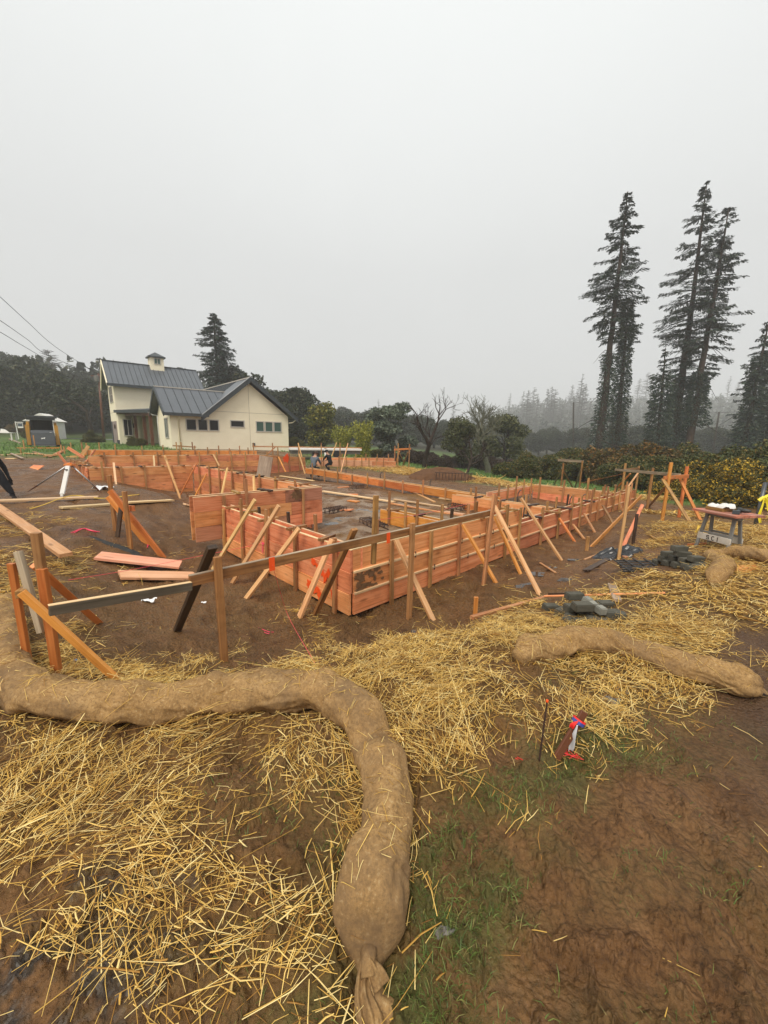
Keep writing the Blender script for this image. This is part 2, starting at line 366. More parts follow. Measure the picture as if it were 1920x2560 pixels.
def idw(C, u, v, p=3.5):
    o = np.empty(len(u))
    for i in range(0, len(u), 8000):
        d2 = ((u[i:i+8000, None]-C[None, :, 0])*.8)**2+((v[i:i+8000, None]-C[None, :, 1])*1.3)**2+60
        w = d2**(-p/2); o[i:i+8000] = (w*C[None, :, 2]).sum(1)/w.sum(1)
    return o
def cover(C, x, y, z):
    u, v = projn(x, y, z); u = np.clip(u, -250, 2170); v = np.clip(v, 1100, 2650)
    return idw(C, u, v)
def straw_amount(x, y, z):
    s = cover(STRAW, x, y, z); r = np.hypot(x, y)
    n = fbm(x, y, 3.2, 4, 5)*1.5+fbm(x, y, 1.1, 2, 8)*.5
    s = np.clip(s+n*np.minimum(s*2.0, .8)*(1.15-s*.75), 0, 1)
    s = s*np.where((y < 1.75) & (x < 0), .82, 1.0); s = np.where((y < .2) | (r > 15), 0, s)
    return np.maximum(s, straw_patch(x, y)*.95*(r > 14))
def straw_patch(x, y):
    """straw spread along the far side of the foundation"""
    ax, ay, bx, by = -.6, 27.0, 10.2, 15.6; t = np.clip(((x-ax)*(bx-ax)+(y-ay)*(by-ay))/((bx-ax)**2+(by-ay)**2), 0, 1)
    d = np.hypot(x-ax-t*(bx-ax), y-ay-t*(by-ay)); w = 2.5-1.3*t+fbm(x, y, .8, 3, 15)*1.1
    return sstep(.4, -.4, d-w)
def lawn_amount(x, y):
    """turf beyond the building site"""
    a = (x-C0.x)*VA.x+(y-C0.y)*VA.y; b = (x-C0.x)*VB.x+(y-C0.y)*VB.y
    w = fbm(x, y, .35, 3, 11)*.9; ph = np.degrees(np.arctan2(x, y)); r = np.hypot(x, y)
    right = sstep(13.4, 14.6, a+w)*sstep(-3.6, -2.2, b+w*.4)
    back = sstep(23.5, 26.5, y+w*1.5)*sstep(-8, -4, x)
    left = sstep(-13.6, -15.5, x+w)*sstep(17.5, 20.5, y+w*.6+(x+24)*.12)
    return np.clip(np.maximum.reduce([right, back, left])*(1-straw_patch(x, y)), 0, 1)*np.where(y > 0, 1, 0)
def detail(x, y, lawn, amp=1.0):
    r = np.hypot(x, y); f = sstep(30, 8, r)
    n1 = fbm(x, y, 1.1, 3, 21)*.045
    n2 = fbm(x, y, 4.2, 3, 31)*.032
    cl = np.maximum(fbm(x, y, 13., 4, 41, .6)-.02, 0)*.085*sstep(9, 4, r)               # clods
    ft = -np.maximum(fbm(x*1.0, y*1.0, 3.1, 2, 51)-.28, 0)*.16      # boot prints
    rut = (1-np.abs(fbm(x, y, 2.3, 2, 61)))*.02
    d = (n1+n2+cl+ft+rut)
    # the walked track at the lower right is trodden flat
    tr = sstep(1.2, 2.0, x-.15*y+.2)*sstep(5, 2.5, y)
    d = d*(1-.78*tr)
    return d*f*amp*(1-.75*lawn)+(fbm(x, y, .5, 3, 71)*.12)*lawn
def H(x, y):
    x = np.atleast_1d(np.asarray(x, float)); y = np.atleast_1d(np.asarray(y, float))
    return hbase(x, y)+detail(x, y, lawn_amount(x, y))
def h1(x, y): return float(H(x, y)[0])
def onto(p, dz=0.0): return Vector((p[0], p[1], h1(p[0], p[1])+dz))
def hit(u, v, dz=0.0):
    """where the view ray through (u, v) meets the ground"""
    d = ray(u, v); t = np.concatenate([np.arange(.6, 12, .04), np.arange(12, 130, .25)]); X = d.x*t; Y = d.y*t; Z = EYE+d.z*t
    k = np.nonzero(Z < hbase(X, Y)+dz)[0]; i = k[0] if len(k) else len(t)-1
    return Vector((X[i], Y[i], Z[i]))
def at(u, depth): 
    p = D(u, 1090, depth); return onto(p)

def build_ground():
    R = [.25]
    while R[-1] < 700: R.append(R[-1]*(1.0155 if R[-1] < 14 else (1.03 if R[-1] < 90 else 1.07)))
    R = np.array(R)
    th = np.concatenate([np.linspace(-64, 64, 430), np.linspace(64, 296, 60)[1:-1]]); th = np.radians(th)
    n, m_ = len(R), len(th)
    rr, tt = np.meshgrid(R, th, indexing='ij'); X = rr*np.sin(tt); Y = rr*np.cos(tt)
    Z = hbase(X, Y); x, y = X.ravel(), Y.ravel(); lawn = lawn_amount(x, y); z = Z.ravel()
    front = (y > .1) & (np.hypot(x, y) < 34)
    st = np.zeros(len(x)); gr = np.zeros(len(x))
    st[front] = straw_amount(x[front], y[front], z[front])
    near = (y > .1) & (np.hypot(x, y) < 6); gr[near] = cover(GRASS, x[near], y[near], z[near])
    z = z+detail(x, y, lawn)+st*.015
    V = np.c_[x, y, z]; V = np.vstack([V, [[0, 0, 0]]])
    i, j = np.meshgrid(np.arange(n-1), np.arange(m_), indexing='ij'); j2 = (j+1) % m_
    F = np.stack([i*m_+j, (i+1)*m_+j, (i+1)*m_+j2, i*m_+j2], -1).reshape(-1, 4)[:, ::-1]
    me = fastmesh('ground', V, F, M['ground'], True)
    bm = bmesh.new(); bm.from_mesh(me); bm.verts.ensure_lookup_table()
    for k in range(m_): bm.faces.new((bm.verts[n*m_], bm.verts[(k+1) % m_], bm.verts[k])).smooth = True
    bm.to_mesh(me); bm.free()
    for nm, arr in (('lawn', lawn), ('straw', st), ('turf', gr)):
        a = me.attributes.new(nm, 'FLOAT', 'POINT'); a.data.foreach_set('value', np.r_[arr, 0].astype(np.float32))
    la = (x-C0.x)*VA.x+(y-C0.y)*VA.y; lb = (x-C0.x)*VB.x+(y-C0.y)*VB.y
    gc = G(250, 2430); grav = sstep(.42, .22, np.hypot(x-gc.x, (y-gc.y)*1.25)+fbm(x, y, 5, 3, 17)*.10)
    a = me.attributes.new('gravel', 'FLOAT', 'POINT'); a.data.foreach_set('value', np.r_[grav, 0].astype(np.float32))
    slab = sstep(.9, 2.0, la)*sstep(7.6, 7.0, la)*sstep(.6, 1.4, lb)*sstep(13, 12, lb)
    a = me.attributes.new('slop', 'FLOAT', 'POINT'); a.data.foreach_set('value', np.r_[slab, 0].astype(np.float32))
    red = sstep(1.2, 2.2, x-.15*y+.2)*sstep(6, 2.5, y)
    a = me.attributes.new('track', 'FLOAT', 'POINT'); a.data.foreach_set('value', np.r_[red, 0].astype(np.float32))
    o = put('ground', me); tag(o, kind='structure'); return o

def ground_material():
    k = NM('muddy_ground', .55, .2); v = k.coord('Object')
    big = k.noise(v, .7, 4, .6); mid = k.noise(v, 4, 6, .65); fine = k.noise(v, 38, 5, .7)
    mud = k.ramp(mid, [(.26, (.058, .026, .009)), (.5, (.155, .075, .028)), (.74, (.25, .135, .058))])
    mud = k.mix(k.ramp(big, [(.4, 0.), (.65, .75)]), mud, (.21, .105, .042))
    mud = k.mix(k.ramp(fine, [(.52, 0.), (.75, .7)]), mud, (.045, .022, .013))
    grit = k.noise(v, 75, 4, .75); pit = k.n('TexVoronoi'); pit.inputs['Scale'].default_value = 42; pit.inputs['Randomness'].default_value = 1.0
    pv = k.n('VectorMath'); pv.operation = 'ADD'; k.l(v, pv.inputs[0]); nz = k.n('TexNoise'); nz.inputs['Scale'].default_value = 18; nz.inputs['Detail'].default_value = 4; k.l(v, nz.inputs['Vector'])
    sc_ = k.n('VectorMath'); sc_.operation = 'SCALE'; sc_.inputs['Scale'].default_value = .05; k.l(nz.outputs['Color'], sc_.inputs[0]); k.l(sc_.outputs[0], pv.inputs[1]); k.l(pv.outputs[0], pit.inputs['Vector'])
    mud = k.mix(k.ramp(pit.outputs['Distance'], [(.45, 0.), (.8, .45)]), mud, (.040, .019, .010))
    mud = k.mix(k.ramp(grit, [(.60, 0.), (.70, .55)]), mud, (.24, .135, .08)); mud = k.mix(k.ramp(grit, [(.32, .75), (.42, 0.)]), mud, (.022, .011, .007))
    mud = k.mix(k.math('MULTIPLY', k.attr('track'), .65), mud, k.ramp(fine, [(.3, (.034, .018, .012)), (.7, (.090, .051, .034))]))
    # slurry and washed concrete lying on the slab area
    sl = k.math('MULTIPLY', k.attr('slop'), k.ramp(k.noise(v, 1.5, 5, .65), [(.47, 0.), (.58, 1.)]))
    mud = k.mix(k.math('MULTIPLY', sl, .85), mud, (.30, .22, .155))
    gv = k.n('TexVoronoi'); gv.inputs['Scale'].default_value = 85; k.l(v, gv.inputs['Vector'])
    gcol = k.ramp(gv.outputs['Color'], [(.1, (.014, .014, .014)), (.6, (.040, .040, .041)), (.95, (.13, .13, .125))])
    c = k.mix(k.math('MULTIPLY', k.attr('gravel'), k.ramp(k.noise(v, 7, 4), [(.38, 0.), (.52, .9)])), mud, gcol)
    c = k.mix(k.math('MULTIPLY', k.attr('straw'), .6), c, k.ramp(fine, [(.35, (.09, .045, .015)), (.55, (.24, .14, .04)), (.7, (.44, .28, .085))]))
    tf = k.math('MULTIPLY', k.attr('turf'), k.ramp(k.noise(v, 7, 5, .7), [(.34, 0.), (.52, 1.)]))
    c = k.mix(tf, c, k.ramp(fine, [(.35, (.045, .050, .014)), (.65, (.105, .115, .032))]))
    gl = k.ramp(k.noise(v, .9, 6, .65), [(.3, (.045, .085, .018)), (.5, (.085, .140, .030)), (.7, (.14, .195, .05))])
    gl = k.mix(k.ramp(k.noise(v, 14, 4, .7), [(.45, 0.), (.7, .45)]), gl, (.06, .085, .025))
    pz = k.n('SeparateXYZ'); k.l(v, pz.inputs[0])
    # beyond the garden the fields turn to rough brown scrub
    fr = k.n('VectorMath'); fr.operation = 'LENGTH'; k.l(v, fr.inputs[0])
    farm = k.n('MapRange'); farm.inputs[1].default_value = 62; farm.inputs[2].default_value = 85; k.l(fr.outputs['Value'], farm.inputs[0])
    scrub = k.ramp(k.noise(v, .05, 6, .7), [(.38, (.022, .03, .012)), (.52, (.035, .028, .016)), (.66, (.05, .055, .022))])
    gl = k.mix(farm.outputs[0], gl, scrub)
    c = k.mix(k.attr('lawn'), c, gl)
    k.color(c)
    wet = k.ramp(k.noise(v, 1.3, 4, .6), [(.42, .65), (.58, .2)])
    k.rough(k.mix(k.math('MAXIMUM', k.attr('lawn'), k.attr('straw')), wet, (.8, .8, .8)))
    hb = k.math('ADD', k.math('ADD', k.math('MULTIPLY', mid, .5), k.math('MULTIPLY', fine, .6)), k.math('MULTIPLY', k.math('SUBTRACT', 1.0, pit.outputs['Distance']), .45))
    k.bump(hb, .9, .04); return k.m
M['ground'] = ground_material()
GROUND = build_ground()

# ------------------------------------------------------------------ more materials
M['metal_dark'] = flat('dark_steel', (.03, .028, .027), .5, .5, .3, 20)
M['rebar'] = flat('rusty_rebar', (.055, .03, .022), .7, .3, .4, 30)
M['paint_orange'] = flat('orange_marking_paint', (.95, .10, .015), .6, .3, .12, 12)
M['paint_pink'] = flat('pink_marking_paint', (.95, .11, .20), .6, .3, .1, 12)
M['mudcake'] = flat('dried_mud', (.19, .105, .052), .85, .2, .4, 14, .6)
M['concrete'] = flat('grey_concrete', (.16, .155, .135), .85, .2, .25, 9, .5)
M['block'] = flat('dark_concrete_block', (.085, .08, .062), .85, .25, .3, 12, .6)
M['block_pale'] = flat('pale_concrete_block', (.24, .235, .20), .85, .25, .25, 12, .6)

# ------------------------------------------------------------------ formwork
class Frame:
    def __init__(s, p0, p1):
        s.p0 = Vector((p0[0], p0[1])); s.p1 = Vector((p1[0], p1[1])); d = s.p1-s.p0; s.L = d.length; s.d = d/s.L
        s.n = Vector((-s.d.y, s.d.x))          # inward
    def P(s, x, y, z): q = s.p0+s.d*x+s.n*y; return Vector((q.x, q.y, z))
    def sx(s, p): return (Vector((p[0], p[1]))-s.p0).dot(s.d)
GW = 'timber formwork runs of the house foundation'
def blotch(root, fr, x, z, rx, rz, mat, name, off, seed, spikes=11, tilt=0):
    """a thin irregular patch of sprayed paint or mud lying on the outer face"""
    rnd = random.Random(seed); mb = MB(); k = 26; ring = []
    for i in range(k):
        a = 2*math.pi*i/k; r = rnd.uniform(.55, 1.15)
        px, pz = rx*r*math.cos(a), rz*r*math.sin(a)
        ring.append((x+px*math.cos(tilt)-pz*math.sin(tilt), z+px*math.sin(tilt)+pz*math.cos(tilt)))
    pts = [fr.P(a, off, b) for a, b in ring]
    nn = Vector((-fr.n.x, -fr.n.y, 0))*.002
    mb.prism(pts, nn)
    mi = wm(root).inverted(); mb.v = [tuple(mi @ Vector(p)) for p in mb.v]
    return mb.build(name, mat, root)
def form_wall(label, p0, p1, zt0, zt1, n, stakes=(), bd=.285, inner=None, mats=('board',), joints=3.6, stake_up=.22, cleats=(), braces=(), kick=False, low=None,
              proud=.010, smat='stake', seed=1, inner_n=None, stake_in=False, jx=None, strips=False):
    rnd = random.Random(seed); fr = Frame(p0, p1); L = fr.L
    zb = min(zt0, zt1)-n*bd
    root = empty('formwork', (p0[0], p0[1], zb), math.atan2(fr.d.y, fr.d.x))
    tag(root, label, 'formwork', GW)
    zt = lambda x: zt0+(zt1-zt0)*x/L
    def rows(y, outer, nn):
        for i in range(nn):
            x = 0.0; js = list(jx) if jx else []
            off = -proud*i if outer else proud*i
            while x < L-.02:
                ln = joints*rnd.uniform(.75, 1.2) if not js else js.pop(0)-x
                x2 = min(L, x+ln)
                if L-x2 < .5: x2 = L
                wob = rnd.uniform(-.003, .003); yy = y+off+wob+(.019 if outer else -.019)
                zz = lambda q: zt(q)-bd*(i+.5)+rnd.uniform(-.0025, .0025)
                m = M[rnd.choice(mats)]
                tim('plank', fr.P(x+.0015, yy, zz(x)), fr.P(x2-.0015, yy, zz(x2)), bd-.005, .038, m, root)
                x = x2
    rows(0.0, True, n)
    if inner: rows(inner, False, inner_n or n)
    for i in range(n):
        if i and not strips: continue
        hh = .030 if i else .012
        yy = -proud*i+(.019 if i == 0 else .012)
        tim('ledger_strip', fr.P(.002, yy, zt(0)-bd*i+(.004 if i == 0 else -.002)), fr.P(L-.002, yy, zt(L)-bd*i+(.004 if i == 0 else -.002)), hh, .036 if i == 0 else .056, M['pale'], root)
    if inner: tim('ledger_strip', fr.P(.002, inner-.019, zt(0)+.004), fr.P(L-.002, inner-.019, zt(L)+.004), .012, .036, M['pale'], root)
    if kick:
        tim('kicker', fr.P(kick[0], .05, zt(0)-n*bd-.03), fr.P(kick[1], .05, zt(L)-n*bd-.03), .06, .09, M['dark'], root)
    for s in stakes:
        x = s[0] if hasattr(s, '__len__') else s
        up = s[1] if hasattr(s, '__len__') and len(s) > 1 else stake_up*rnd.uniform(.3, 1.3)
        q = fr.P(x, -.034-proud*n, 0); g = low if low is not None else min(h1(q.x, q.y), zb)
        tilt = rnd.uniform(-.015, .015)
        tim('stake', fr.P(x, -.034-proud*n, g-.08), fr.P(x+tilt, -.034-proud*n*.3, zt(x)+up), .058, .036, M[smat], root, up=(fr.d.x, fr.d.y, 0))
        if stake_in and inner:
            up2 = stake_up*rnd.uniform(.3, 1.4); xx = x+rnd.uniform(-.25, .25)
            tim('stake', fr.P(xx, inner+.03+proud*n, zb+.05), fr.P(xx, inner+.03, zt(xx)+up2), .055, .035, M[rnd.choice(['stake', 'dark', 'old'])], root, up=(fr.d.x, fr.d.y, 0))
    for x in cleats:
        x2 = x+rnd.uniform(-.12, .12); e1 = rnd.uniform(.04, .12); e2 = rnd.uniform(.03, .12)
        tim('cleat', fr.P(x, -e1, zt(x)+.024), fr.P(x2, (inner or .3)+e2, zt(x2)+.024), .04, .075, M[rnd.choice(['old', 'dark', 'stake', 'old'])], root)
    for b in braces:
        top, foot, mt = b[:3]; w = b[3] if len(b) > 3 else .07
        tim('brace', foot, top, w, .036, M[mt], root, up=Vector((fr.d.x, fr.d.y, 0.0)))
    return root, fr
def foot(u, v, dz=-.02): p = hit(u, v); return Vector((p.x, p.y, p.z+dz))

ZT = .208
# nearest wall, running away to the right
frR = Frame(Wl(0, 0).to_2d(), Wl(4.4, 0).to_2d())
sR = [frR.sx(PB(u, v, -.05)) for u, v in ((972, 1508), (1068, 1473), (1140, 1448))]
bR = []
for (ut, vt), (uf, vf), mt in [((990, 1350), (1086, 1555), 'brace'), ((1157, 1311), (1248, 1468), 'orange'), ((1236, 1264), (1353, 1490), 'brace'), ((1237, 1291), (1304, 1437), 'orange')]:
    bR.append((PB(ut, vt, -.10), foot(uf, vf), mt, .062 if mt == 'orange' else .075))
wR, frR = form_wall('three board high formwork nearest the camera running right from the mud splashed corner', Wl(.042, 0), Wl(4.4, 0), ZT, ZT, 3, stakes=[(sR[0], .03), (sR[1], .02), (sR[2], .05), (3.05, .02), (3.72, .18), (4.25, .06)],
    inner=.20, cleats=(2.9, 3.6, 4.1), braces=bR, kick=(.6, 4.4), joints=9, seed=3, proud=.010, stake_in=True, strips=True)
for x, i in [(.62, 1), (1.16, 1), (1.5, 1), (2.32, 1), (2.86, 1), (.62, 2), (1.1, 2), (1.6, 2), (2.5, 2), (3.35, 2), (3.3, 1), (3.9, 1)]:
    tim('snap_tie', frR.P(x, -.014*i-.006, ZT-.285*i-.045), frR.P(x, -.014*i-.006, ZT-.285*i+.045), .012, .012, M['metal_dark'], wR, up=(frR.d.x, frR.d.y, 0))
for i, (x, z, rx, rz) in enumerate([(.09, -.36, .09, .05), (.13, -.41, .06, .05), (.24, -.34, .09, .03), (.30, -.38, .06, .045), (.20, -.50, .10, .045), (.12, -.53, .10, .03), (.40, -.33, .06, .04), (.46, -.39, .05, .03), (.36, -.45, .03, .05), (.33, -.53, .09, .02), (.5, -.48, .03, .02), (.08, -.47, .04, .04)]):
    blotch(wR, frR, x, z+ZT, rx*1.1, rz*1.05, M['mudcake'], 'mud_splash', -.0155+.0008*(i % 4), 40+i)
# its lower continuation
sub = []
for (ut, vt), (uf, vf), mt in [((1302, 1245), (1407, 1403), 'brace'), ((1398, 1295), (1438, 1354), 'orange'), ((1432, 1311), (1461, 1346), 'stake'), ((1460, 1284), (1492, 1337), 'stake'), ((1507, 1264), (1541, 1322), 'old'), ((1548, 1256), (1560, 1282), 'old')]:
    sub.append((PB(ut, vt, -.10), foot(uf, vf), mt, .065))
_f = foot(1473, 1371); sub.append((D(1603, 1240, _f.y+3.2), _f, 'orange', .075))
wR2, frR2 = form_wall('lower two board formwork continuing away to the right with many crossing braces', Wl(4.44, 0), Wl(13.05, 0), -.092, -.085, 2, stakes=[(x, random.Random(x).choice([.12, .25, .3, .08, .38])) for x in (.9, 1.8, 2.55, 3.15, 3.9, 4.5, 5.2, 5.9, 6.5, 7.1, 7.7, 8.3)],
    inner=.24, cleats=(.85, 1.75, 2.5, 3.3, 4.2, 4.9, 5.7, 6.6, 7.4, 8.1), braces=sub, seed=5, proud=.010, stake_in=True, strips=True)
# wall running away to the left from the same corner
frL = Frame(Wl(0, 3.9), Wl(0, 0))
sL = [frL.sx(PA(u, v, -.05)) for u, v in ((566, 1380), (612, 1400), (672, 1440), (744, 1475), (842, 1518))]
bL = []
for (ut, vt), (uf, vf) in [((638, 1249), (530, 1424)), ((698, 1264), (578, 1459)), ((748, 1321), (613, 1496)), ((831, 1348), (744, 1551))]:
    bL.append((PA(ut, vt, -.12), foot(uf, vf), 'brace', .08))
wL, frL = form_wall('three board formwork facing left with orange spray paint near the corner', Wl(0, 3.93), Wl(0, 0), ZT, ZT, 3, stakes=[(sL[0], -.02), (sL[1], .28), (sL[2], .22), (sL[3], .10), (sL[4], .12)], inner=.20, inner_n=3,
    cleats=(.35, .95, 1.75, 2.55, 3.35), braces=bL, kick=(0, 3.9), joints=9, seed=7, proud=.012, stake_in=True)
for i, (u, v, rx, rz, tl) in enumerate([(783, 1405, .06, .05, .3), (800, 1425, .13, .05, -.5), (826, 1445, .10, .06, -.6), (775, 1462, .06, .09, 0), (790, 1475, .10, .06, .4), (800, 1490, .05, .09, .2), (815, 1440, .03, .12, -.5), (833, 1497, .02, .13, .35)]):
    p = PA(u, v, -.03); blotch(wL, frL, frL.sx(p), p.z, rx*1.15, rz*1.1, M['paint_orange'], 'spray_paint', -.0155-.012*(2 if p.z < -.36 else 1 if p.z < -.08 else 0), 60+i, tilt=tl)
for i, (u, v, rx, rz) in enumerate([(657, 1359, .045, .025), (656, 1372, .016, .07)]):
    p = PA(u, v, -.03); blotch(wL, frL, frL.sx(p), p.z, rx, rz, M['paint_pink'], 'pink_mark', -.029, 80+i)
# bulkhead across its far end, overhanging the trench on the left
wP, frP = form_wall('tall bulkhead formwork with three wide boards overhanging the trench at its left end', Wl(-.5, 3.97), Wl(2.38, 3.97), .415, .395, 3, bd=.286, stakes=[(.56, .0), (1.02, .30), (1.55, -.35), (2.33, .0)], inner=.24, cleats=(.85, 1.55, 2.15), mats=('board', 'board', 'board_dirty'), joints=2.0, seed=9, proud=.004, jx=None)
blotch(wP, frP, 2.2, .28, .16, .13, M['mudcake'], 'mud_splash', -.003, 91)
pl = tim('plank', Wl(1.20, 4.45, .36), Wl(1.42, 4.2, 1.0), .30, .03, M['grey'], None); bpy.data.objects.remove(pl)
# next bay
wB2, frB2 = form_wall('formwork running back from the overhanging bulkhead, four boards deep', Wl(2.3, 12.35), Wl(2.3, 4.3), .345, .365, 4, stakes=[(x, .12) for x in (.7, 1.7, 2.6, 3.6, 4.5, 5.5, 6.4, 7.4)], inner=.24, inner_n=2, cleats=(.5, 1.6, 2.8, 4.0, 5.2, 6.4, 7.6), proud=.006, seed=11, low=-.85,
    braces=[(PA(491, 1160, 2.15), foot(449, 1240), 'orange', .06), (PA(516, 1184, 2.15), foot(479, 1257), 'orange', .06), (PA(568, 1170, 2.15), Wl(1.2, 7.4, -.75), 'brace', .07), (PA(634, 1191, 2.15), Wl(1.3, 5.2, -.7), 'brace', .07)])
wC3, frC3 = form_wall('long four board formwork across the deep recess behind the dirt mound', Wl(-.95, 12.4), Wl(2.26, 12.4), .375, .335, 4, stakes=[(x, u) for x, u in ((.35, .22), (.9, .05), (1.6, .08), (2.5, .04))], inner=.24, cleats=(.2, .8, 1.5, 2.2, 2.9), proud=.006, seed=13, smat='stake',
    braces=[(PB(411, 1138, 12.2), foot(451, 1246), 'brace', .07), (PB(284, 1157, 12.2), foot(290, 1213), 'pale', .06)])
wC3e, _ = form_wall('end of recessed formwork seen edge on beside the tripod', Wl(-1.0, 16.2), Wl(-1.0, 12.5), .40, .38, 3, stakes=[(x, .1) for x in (.3, .9, 1.4, 1.9, 2.4, 2.8, 3.3)], inner=.24, cleats=(.4, 1.2, 2.0, 2.8, 3.4), seed=15, smat='stake')
a_, b_ = PB(222, 1141, 15.4), PB(646, 1137, 15.4)
wC4, frC4 = form_wall('higher formwork run behind the recess with two boards showing', a_, b_, a_.z, b_.z, 3, stakes=[(x, .16) for x in (.5, 1.5, 2.4, 3.2, 4.1, 4.9, 5.6, 6.3)], inner=.24, cleats=(.4, 1.4, 2.5, 3.6, 4.7, 5.8), seed=17, low=-.2,
    braces=[(PB(384, 1139, 15.2), PB(386, 1168, 15.0), 'pale', .06), (PB(533, 1136, 15.2), PB(548, 1165, 14.5), 'brace', .07), (PB(696, 1142, 15.2), PB(714, 1180, 14.7), 'orange', .06)])
q1 = PB(648, 1137.5, 15.3); q2 = PB(763, 1143.5, 16.2)
wC4b, frC4b = form_wall('formwork with a large square of fluorescent orange spray paint', q1, q2, q1.z, q2.z, 4, bd=.25, stakes=[(x, u) for x, u in ((.5, .2), (1.25, .5), (2.1, .15), (2.9, .2))], inner=.24, seed=19, low=-.65,
    braces=[(frC4b.P(0, 0, 0) if False else Vector((q1.x+(q2.x-q1.x)*.86, q1.y+(q2.y-q1.y)*.86-.1, q1.z-.02)), foot(763, 1186), 'brace', .07)])
p1_, p2_ = PB(716, 1158, 15.75), None
frx = frC4b.sx(p1_); blotch(wC4b, frC4b, frx, q1.z-.25, .26, .26, M['paint_orange'], 'spray_paint', -.012, 95); blotch(wC4b, frC4b, frx+.05, q1.z-.2, .2, .24, M['paint_orange'], 'spray_paint', -.0155, 96)
a_, b_ = G(205, 1125, .62), G(642, 1127, .55)
wC5, _ = form_wall('single board edge form along the yard before the house', a_, b_, a_.z, b_.z, 1, bd=.30, stakes=[(x, u) for x, u in zip((.2, 1.4, 2.6, 3.6, 4.4, 5.2, 5.9, 6.5, 7.1, 7.7, 8.2), (.35, .3, .25, .3, .3, .28, .2, .3, .15, .3, .2))], inner=.3, mats=('orange', 'board', 'orange'), joints=2.2, seed=21)
# interior footings and the far perimeter
zN0, zN1 = -.05, -.24
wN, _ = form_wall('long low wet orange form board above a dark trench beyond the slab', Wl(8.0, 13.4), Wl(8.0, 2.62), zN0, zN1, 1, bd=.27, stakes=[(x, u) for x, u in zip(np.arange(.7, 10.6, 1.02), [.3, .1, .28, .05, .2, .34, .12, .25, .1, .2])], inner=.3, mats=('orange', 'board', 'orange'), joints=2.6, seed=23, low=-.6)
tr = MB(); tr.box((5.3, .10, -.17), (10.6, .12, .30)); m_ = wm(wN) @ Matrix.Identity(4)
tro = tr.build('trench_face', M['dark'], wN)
wJ, _ = form_wall('short pale form joining the long footing board to the far bay', Wl(8.05, 2.75), Wl(11.0, 2.85), -.10, -.10, 1, bd=.28, stakes=[(x, u) for x, u in ((.3, .3), (.9, .2), (1.5, .45), (2.1, .3), (2.7, .3))], inner=.25, mats=('board', 'pink'), seed=25)
wK, _ = form_wall('two board back form closing the far right bay below the green lawn', Wl(11.05, 2.85), Wl(11.05, .3), -.06, -.06, 2, bd=.27, stakes=[(x, u) for x, u in ((.25, .3), (1.1, .28), (1.9, .42), (2.4, .25))], inner=.25, mats=('orange', 'board', 'orange'), seed=27, low=-.6)
wO2, _ = form_wall('interior footing form of wet orange boards crossing the near right bay', Wl(7.25, 3.75), Wl(7.25, .25), -.2, -.19, 2, bd=.25, stakes=[(x, u) for x, u in ((.9, .35), (1.6, .15), (2.5, .3), (3.1, .2))], inner=.26, inner_n=1, cleats=(.9, 1.7, 2.6, 3.2), mats=('orange', 'board'), seed=29, low=-.62)
wO1, _ = form_wall('short saturated orange footing form behind the batter board rail', Wl(3.7, 3.35), Wl(3.7, .3), -.2, -.2, 1, bd=.33, stakes=[(x, u) for x, u in ((.35, .5), (.9, .3), (1.25, .42), (1.95, .4), (2.6, .5))], inner=.26, cleats=(.3, 1.2), mats=('orange',), joints=9, seed=31, low=-.62)
a_, b_ = G(792, 1150, .05), G(990, 1154, -.06)
wU, _ = form_wall('far stepped formwork with bright fresh boards near the crouching workers', a_, b_, a_.z, b_.z, 2, bd=.27, stakes=[(x, .28) for x in (.4, .9, 1.4, 1.9, 2.4, 2.9, 3.4, 3.9, 4.4)], inner=.3, mats=('board', 'pink', 'board'), seed=33, low=-.6)
a_, b_ = G(800, 1146, .2), G(965, 1147, .1); a_ = a_+Vector((-.4, 2.2, 0)); b_ = b_+Vector((.6, 2.2, 0))
wU2, _ = form_wall('farthest form boards in a thin dark line below the bamboo clumps', a_, b_, .12, .02, 1, bd=.25, stakes=[(x, .3) for x in (.5, 1.6, 2.6, 3.4, 4.3, 5.2)], inner=.3, mats=('orange', 'board'), seed=35, low=-.5)

# ------------------------------------------------------------------ batter boards
GB = 'batter boards around the site'
def frame_of(label, pieces, cat='batter board'):
    """pieces: (part name, world a, world b, w, t, material, up)"""
    a = pieces[0][1]; root = empty('batter_board', (a.x, a.y, min(p[1].z for p in pieces)))
    tag(root, label, cat, GB)
    for p in pieces: tim(p[0], p[1], p[2], p[3], p[4], M[p[5]], root, p[6] if len(p) > 6 else (0, 0, 1))
    return root
vA = Vector((VA.x, VA.y, 0)); vB = Vector((VB.x, VB.y, 0))
BBY = -.5
def bb(u, v): return PB(u, v, BBY)
rail0, rail1 = bb(473, 1453), bb(1224, 1283)
ext0, ext1 = foot(118, 1520, 0), bb(470, 1462)
g1, g2, g3 = hit(545, 1648), hit(1022, 1554), hit(1207, 1470)
t1 = bb(538, 1388); t2 = bb(1025, 1306); t3 = bb(1230, 1234)
dz = Vector((0, 0, -.1))
exl = PB(120, 1515, -.62)
